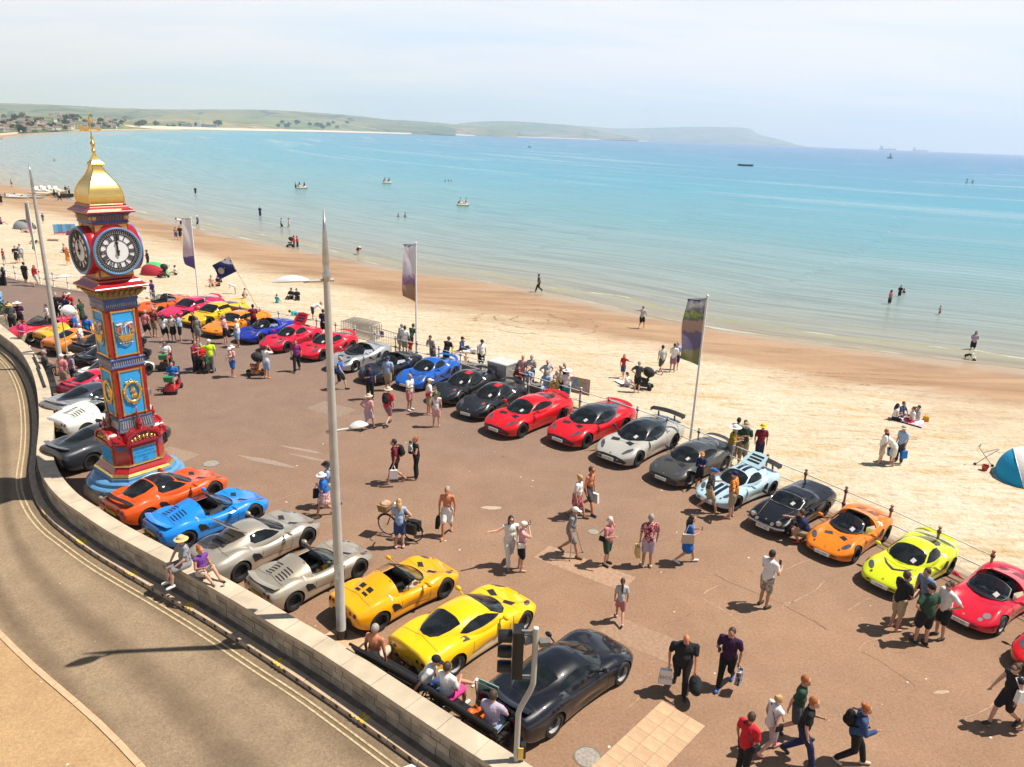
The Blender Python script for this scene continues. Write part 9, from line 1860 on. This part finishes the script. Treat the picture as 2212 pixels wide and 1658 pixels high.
# ---- beach and water
BE = [
 ('R1', 230, 1640, 80, 'stand', 'dd', 't.k S.k h.short.k', 'man in black shirt and shorts at the far end of the promenade', 1.8), ('R1', 315, 1648, 80, 'walk', 'dd', 'v.r S.w h.long.gi', 'woman in red top and white shorts at the far end of the promenade', 1.66), ('R1', 42, 1640, 60, 'stand', 'dd', 't.k J.k h.long.k', 'long haired person in black at the frame edge on the promenade', 1.72), ('R1', 8, 1640, 80, 'stand', 'dd', 't.w J.k h.short.k', 'person in white and black cut by the frame edge on the promenade', 1.74),
 ('R1', 40, 1448, 250, 'stand', 'cd', 't.r S.g h.short.br', 'child in red top standing on the sand near the frame edge', 1.35), ('R1', 150, 1452, 300, 'walk', 'cd', 'd.k h.short.br', 'woman in black dress walking on the sand', 1.68), ('R1', 192, 1443, 290, 'walk', 'dc', 't.lb/f/w S.g h.short.k', 'person wrapped in a pale towel beside the woman in black', 1.75), ('R1', 597, 1463, 250, 'walk', 'dd', 'd.o h.long.gi', 'woman in a long orange dress left of the clock', 1.68),
 ('R1', 555, 1355, 20, 'ground', 'pr', 'n. U.k h.short.gy', 'tanned sunbather sitting on a pale towel left of the clock', 1.75), ('R1', 290, 1280, 20, 'ground', 'pp', 'n. S.k h.short.br', 'bare chested man sitting on the sand by the banner pole', 1.75), ('R1', 230, 1183, 0, 'lie', 'dd', 'n. U.m h.short.br', 'sunbather lying in front of the dark tent', 1.7), ('R1', 376, 1105, 100, 'stand', 'dd', 't.db S.g h.short.k', 'child in dark blue behind the far lamp column on the sand', 1.35), ('R1', 15, 948, 90, 'stand', 'dd', 't.k S.k h.short.k', 'person in black on the wet sand at the frame edge', 1.74),
 ('R1', 10, 1112, 30, 'ground', 'pr', 'v.pu U.k h.short.br', 'person in purple sitting on the sand at the frame edge', 1.7), ('R1', 516, 908, 20, 'walk', 'ff', 't.w J.k h.short.wh', 'person in white top pulling at the black boat', 1.72), ('R1', 476, 883, 200, 'walk', 'ff', 't.k S.k c.cap.w', 'person in black with white cap behind the black boat', 1.7), ('R1', 571, 842, 90, 'stand', 'dd', 't.m S.k h.short.k', 'person in dark red paddling beyond the black boat', 1.74), ('R1', 598, 845, 90, 'stand', 'dd', 't.lg J.k h.short.br', 'person in grey paddling beyond the black boat', 1.72), ('R1', 104, 792, 90, 'stand', 'dd', 't.lg U.k h.short.br', 'small figure at the far left edge of the water', 1.6),
 ('R1', 1690, 850, 90, 'stand', 'dd', 't.k S.k h.short.gy', 'lone wader in black standing far out right of the dome', 1.74), ('R1', 1525, 1248, 280, 'walk', 'dd', 'n. S.db h.short.br', 'bare chested boy in dark blue shorts by the white banner', 1.6), ('R1', 1562, 1248, 280, 'walk', 'dd', 't.k S.k h.short.br', 'person in black walking on the wet sand by the white banner', 1.75), ('R1', 1565, 1118, 200, 'bend', 'gg', 't.w S.k h.short.k', 'person in white bending at the water edge behind the white banner', 1.72), ('R1', 1590, 1115, 20, 'bend', 'gg', 't.k S.k h.short.br', 'person in black stooping at the water edge', 1.6), ('R1', 1712, 1118, 200, 'walk', 'dd', 't.db S.db c.sun.w', 'person in dark blue and white hat at the water edge', 1.68),
 ('R1', 1285, 1490, 200, 'stand', 'ff', 't.k J.k h.short.br', 'person in black behind the green tent', 1.72), ('R1', 1520, 1548, 200, 'ground', 'pr', 'v.w U.k h.short.br', 'person sitting on the sand right of the green tent', 1.66), ('R1', 1828, 1645, 300, 'ground', 'rr', 'n. U.g h.short.br', 'sunbather sitting leftmost in the group before the club flag', 1.7), ('R1', 1888, 1645, 250, 'ground', 'rp', 't.k U.k h.short.k', 'person in black sitting in the group before the club flag', 1.7), ('R1', 1905, 1612, 250, 'ground', 'rr', 'n. U.n h.short.br', 'sunbather sitting furthest back in the group before the club flag', 1.7),
 ('R4', 72, 55, 200, 'bend', 'gg', 't.w U.w c.sun.w', 'child in white bending on the sand below the club flag', 1.2), ('R4', 145, 95, 0, 'crouch', 'gg', 'n. U.br h.short.br', 'child crawling on the sand beside the flag pole', 1.3), ('R4', 430, 133, 80, 'ground', 'rr', 't.t U.t h.short.br', 'child in teal sitting alone on the sand', 1.3), ('R4', 558, 98, 250, 'ground', 'rr', 't.k J.k h.short.br', 'person in black sitting on the sand, the one with brown hair', 1.7), ('R4', 603, 102, 290, 'ground', 'rr', 't.k J.k h.bun.k', 'person in black sitting on the sand with dark tied hair', 1.66), ('R4', 740, 280, 20, 'bend', 'gg', 't.w S.n h.short.gy', 'person in white bending over on the shingle behind the railing', 1.7), ('R4', 615, 240, 20, 'lie', 'dd', 't.t U.t h.short.br', 'person in turquoise lying on the sand behind the railing', 1.6),
 ('R4', 2025, 548, 330, 'ground', 'pr', 't.db J.db h.short.k c.cap.k', 'man in navy sitting on the sand above the concrete seat', 1.74), ('R4', 2060, 655, 300, 'ground', 'rr', 'n. U.r h.short.gi', 'child with reddish hair on the sand behind the concrete seat', 1.2), ('R4', 1945, 590, 20, 'ground', 'rp', 't.hv U.be h.short.br', 'child in yellow green sitting on the sand', 1.2), ('R4', 2090, 565, 180, 'lie', 'dd', 't.w S.w h.short.br', 'person in white lying beside the man in navy', 1.65),
 ('S7', 285, 775, 90, 'stand', 'ff', 't.n J.n h.short.gy', 'wader in dark blue standing alone in the shallows', 1.78), ('S7', 468, 880, 20, 'walk', 'dd', 'v.lg S.k h.short.br', 'wader in pale vest walking first of two near shore', 1.72), ('S7', 537, 882, 200, 'walk', 'dd', 'n. S.lg h.short.br', 'bare chested wader walking second of two near shore', 1.74), ('S7', 580, 1048, 200, 'stand', 'fd', 't.r J.dg h.short.k', 'person in red by the pushchair at the water edge, the dark haired one', 1.72), ('S7', 609, 1045, 180, 'stand', 'fd', 't.r J.k h.short.gi', 'person in red top and black trousers at the water edge, the ginger one', 1.66), ('S7', 1130, 1108, 300, 'bend', 'gg', 't.m U.k c.sun.w', 'person in dark red bending at the water edge', 1.74),
 ('S7', 592, 540, 90, 'stand', 'dd', 'n. S.k h.short.k', 'dark figure standing in the sea beside the nearest pedalo', 1.74),
 ('R7', 1395, 355, 60, 'walk', 'ws', 'v.lg S.k h.short.gi', 'man in pale vest and black shorts walking on the tracked sand', 1.78), ('R7', 1235, 780, 250, 'walk', 'wd', 't.r S.db h.long.gi', 'girl in red top and denim shorts on the sand', 1.45), ('R7', 1265, 850, 330, 'ground', 'rr', 't.w S.li h.bun.br', 'girl in white sitting on the sand by the pushchair', 1.5), ('R7', 1355, 905, 60, 'stand', 'hf', 't.dg S.k h.short.gy', 'man in dark grey with hand on hip at the beach pushchair', 1.76), ('R7', 1565, 745, 110, 'walk', 'dd', 't.lg S.dg h.short.k', 'man in pale grey shirt walking barefoot on the sand', 1.78), ('R7', 1662, 728, 60, 'stand', 'ff', 't.w S.mv h.short.br', 'man in white shirt and plum shorts standing on the sand', 1.78), ('R7', 1690, 710, 60, 'stand', 'ff', 't.lb S.n h.short.gy', 'man in pale blue close behind the man in plum shorts', 1.76), ('R7', 510, 40, 180, 'walk', 'dd', 't.dg J.k h.short.k', 'person in dark clothes walking at the water edge above the tracks', 1.74),
 ('S5', 1045, 448, 300, 'stand', 'dd', 't.pk S.k h.long.k', 'long haired woman in pink wading', 1.68), ('S5', 1133, 382, 250, 'stand', 'dd', 't.k S.k h.short.k', 'boy in black wading behind the woman in pink', 1.45), ('S5', 1180, 352, 180, 'crouch', 'ff', 't.m S.k h.short.k', 'child in dark red crouching in the shallows', 1.4), ('S5', 1480, 540, 200, 'walk', 'ff', 'v.p U.k h.short.k', 'small child in pink walking in the shallows', 1.15), ('S5', 1765, 838, 250, 'stand', 'ff', 't.li S.k h.long.br', 'woman in lilac shirt and black shorts at the water edge', 1.7), ('S5', 1700, 922, 330, 'bend', 'gg', 't.k U.k c.sun.w', 'child in white hat bending over the sand', 1.1), ('S5', 1782, 935, 200, 'ground', 'ff', 't.k U.k c.sun.w', 'child in white hat sitting at the water edge', 1.1),
 ('S3', 1090, 138, 340, 'cross', 'ff', 'v.w S.k h.long.k', 'long haired woman in white at the picnic blanket', 1.68), ('S3', 1145, 112, 300, 'cross', 'rr', 't.db S.db h.short.br', 'person in dark blue at the back of the picnic blanket', 1.6), ('S3', 1240, 165, 170, 'cross', 'ff', 't.w S.r h.bun.br', 'person in white with red shorts at the picnic blanket', 1.65), ('S3', 1285, 148, 170, 'cross', 'rr', 't.w/s/k S.g h.short.br', 'person in black and white stripes at the picnic blanket', 1.6),
 ('S3', 960, 522, 340, 'stand', 'of', 't.w S.be h.short.gi', 'woman in long white shirt with ginger hair on the sand', 1.66), ('S3', 1062, 535, 170, 'stand', 'gf', 't.w S.w h.short.k', 'dark haired person all in white stooping with a blue bucket', 1.66), ('S3', 1122, 508, 200, 'stand', 'dd', 't.lb J.dg c.sun.be', 'man in pale blue shirt and sun hat on the sand', 1.76)]
for (rg_, x, y, fc, ps, ar, sp_, lab, hh) in BE:
 D_ = q(rg_, x, y); pz = on_beach(*D_); wet_ = pz.z <= SEA_Z + .001
 P(rg_, x, y, fc, ps, ar, sp_, lab, hh, .85 if hh < 1.5 else 1.0, 2 if pz.length > 45 else 1, dz=(-.32 if wet_ else -.01) + (-.15 if wet_ and ps == 'crouch' else 0), beach=not (rg_ == 'R1' and y > 1600 and x < 400), lean=.7 if (ps == 'stand' and 'stooping' in lab) else 0, bags=(('hl', 'b', 'blue beach bag in the hand of the man in the sun hat'),) if 'sun hat on the sand' in lab else ())
p = bpos('S3', 1045, 500); ob = thing('sand_bucket', 'large blue bucket held between the women in white on the sand', 'bucket', p + Vector((0, 0, .3))); part('bucket_body', MB().lathe([(0, 0), (.14, 0), (.19, .32), (.18, .32), (.13, .02), (0, .02)], 14), mat((0.01, 0.15, 0.5), .4), ob, 40); part('handle', MB().tube([(-.18, 0, .3), (-.14, 0, .48), (.14, 0, .48), (.18, 0, .3)], .012, 5), WHITEP, ob)
# heads and shoulders of swimmers, crews afloat
for (rg_, x, y, lab) in (('S7', 1478, 783, 'swimmer up to the chest, the nearer shore of two'), ('S7', 1537, 787, 'swimmer standing waist deep beside the other swimmer'), ('S7', 1883, 478, 'swimmer far out, first of three heads'), ('S7', 1912, 478, 'swimmer far out, middle of three heads'), ('S7', 1935, 478, 'swimmer far out with a pale float'), ('R1', 462, 562, 'swimmer far out at the left, darker of the pair'), ('R1', 474, 562, 'swimmer far out at the left, paler of the pair'), ('S8x', 0, 0, '')):
 if rg_ == 'S8x': continue
 p = sea_at(*q(rg_, x, y)); P('D', 0, 0, 60, 'stand', 'dd', 'n. S.k h.short.k', lab, 1.74, 1.0, 2, at_=p + Vector((0, 0, -1.0 if 'waist' in lab else -1.2)))
for (dx, k, lab) in ((-.45, 0, 'rider in front'), (.45, 0, 'rider behind')):
 for i, nm in enumerate(('the nearest pedalo afloat', 'the pedalo beyond the white banner', 'the pedalo on the calm water')):
  P('D', 0, 0, 180 if i != 1 else 170, 'sit', 'rr', ('t.k S.k h.short.k', 't.m S.k h.short.br', 'n. S.g h.short.br')[(i + k) % 3], lab + ' on ' + nm, 1.7, 1.0, 2, at_=PEDALOS[i] + Vector((dx * 1.3, 0, .28)))
pg = sea_at(1610, 359)
for i in range(7): P('D', 0, 0, 177, 'ground', 'of', 't.k J.k h.short.k', 'rower in dark clothes in the black gig, %s from the bow' % ('first', 'second', 'third', 'fourth', 'fifth', 'sixth', 'seventh')[i], 1.8, 1.1, 2, at_=pg + Vector((-gk * .38 + gk * .125 * i, 0, .5)))
for (x, ps, lab) in ((2088, 'stand', 'paddler standing on the stand up board'), (2101, 'crouch', 'paddler kneeling on the second stand up board')):
 P('D', 0, 0, 180, ps, 'of', 't.k J.k h.short.k', lab, 1.9, 1.1, 2, at_=sea_at(x, 395.5) + Vector((0, 0, .22)))
run_queue()
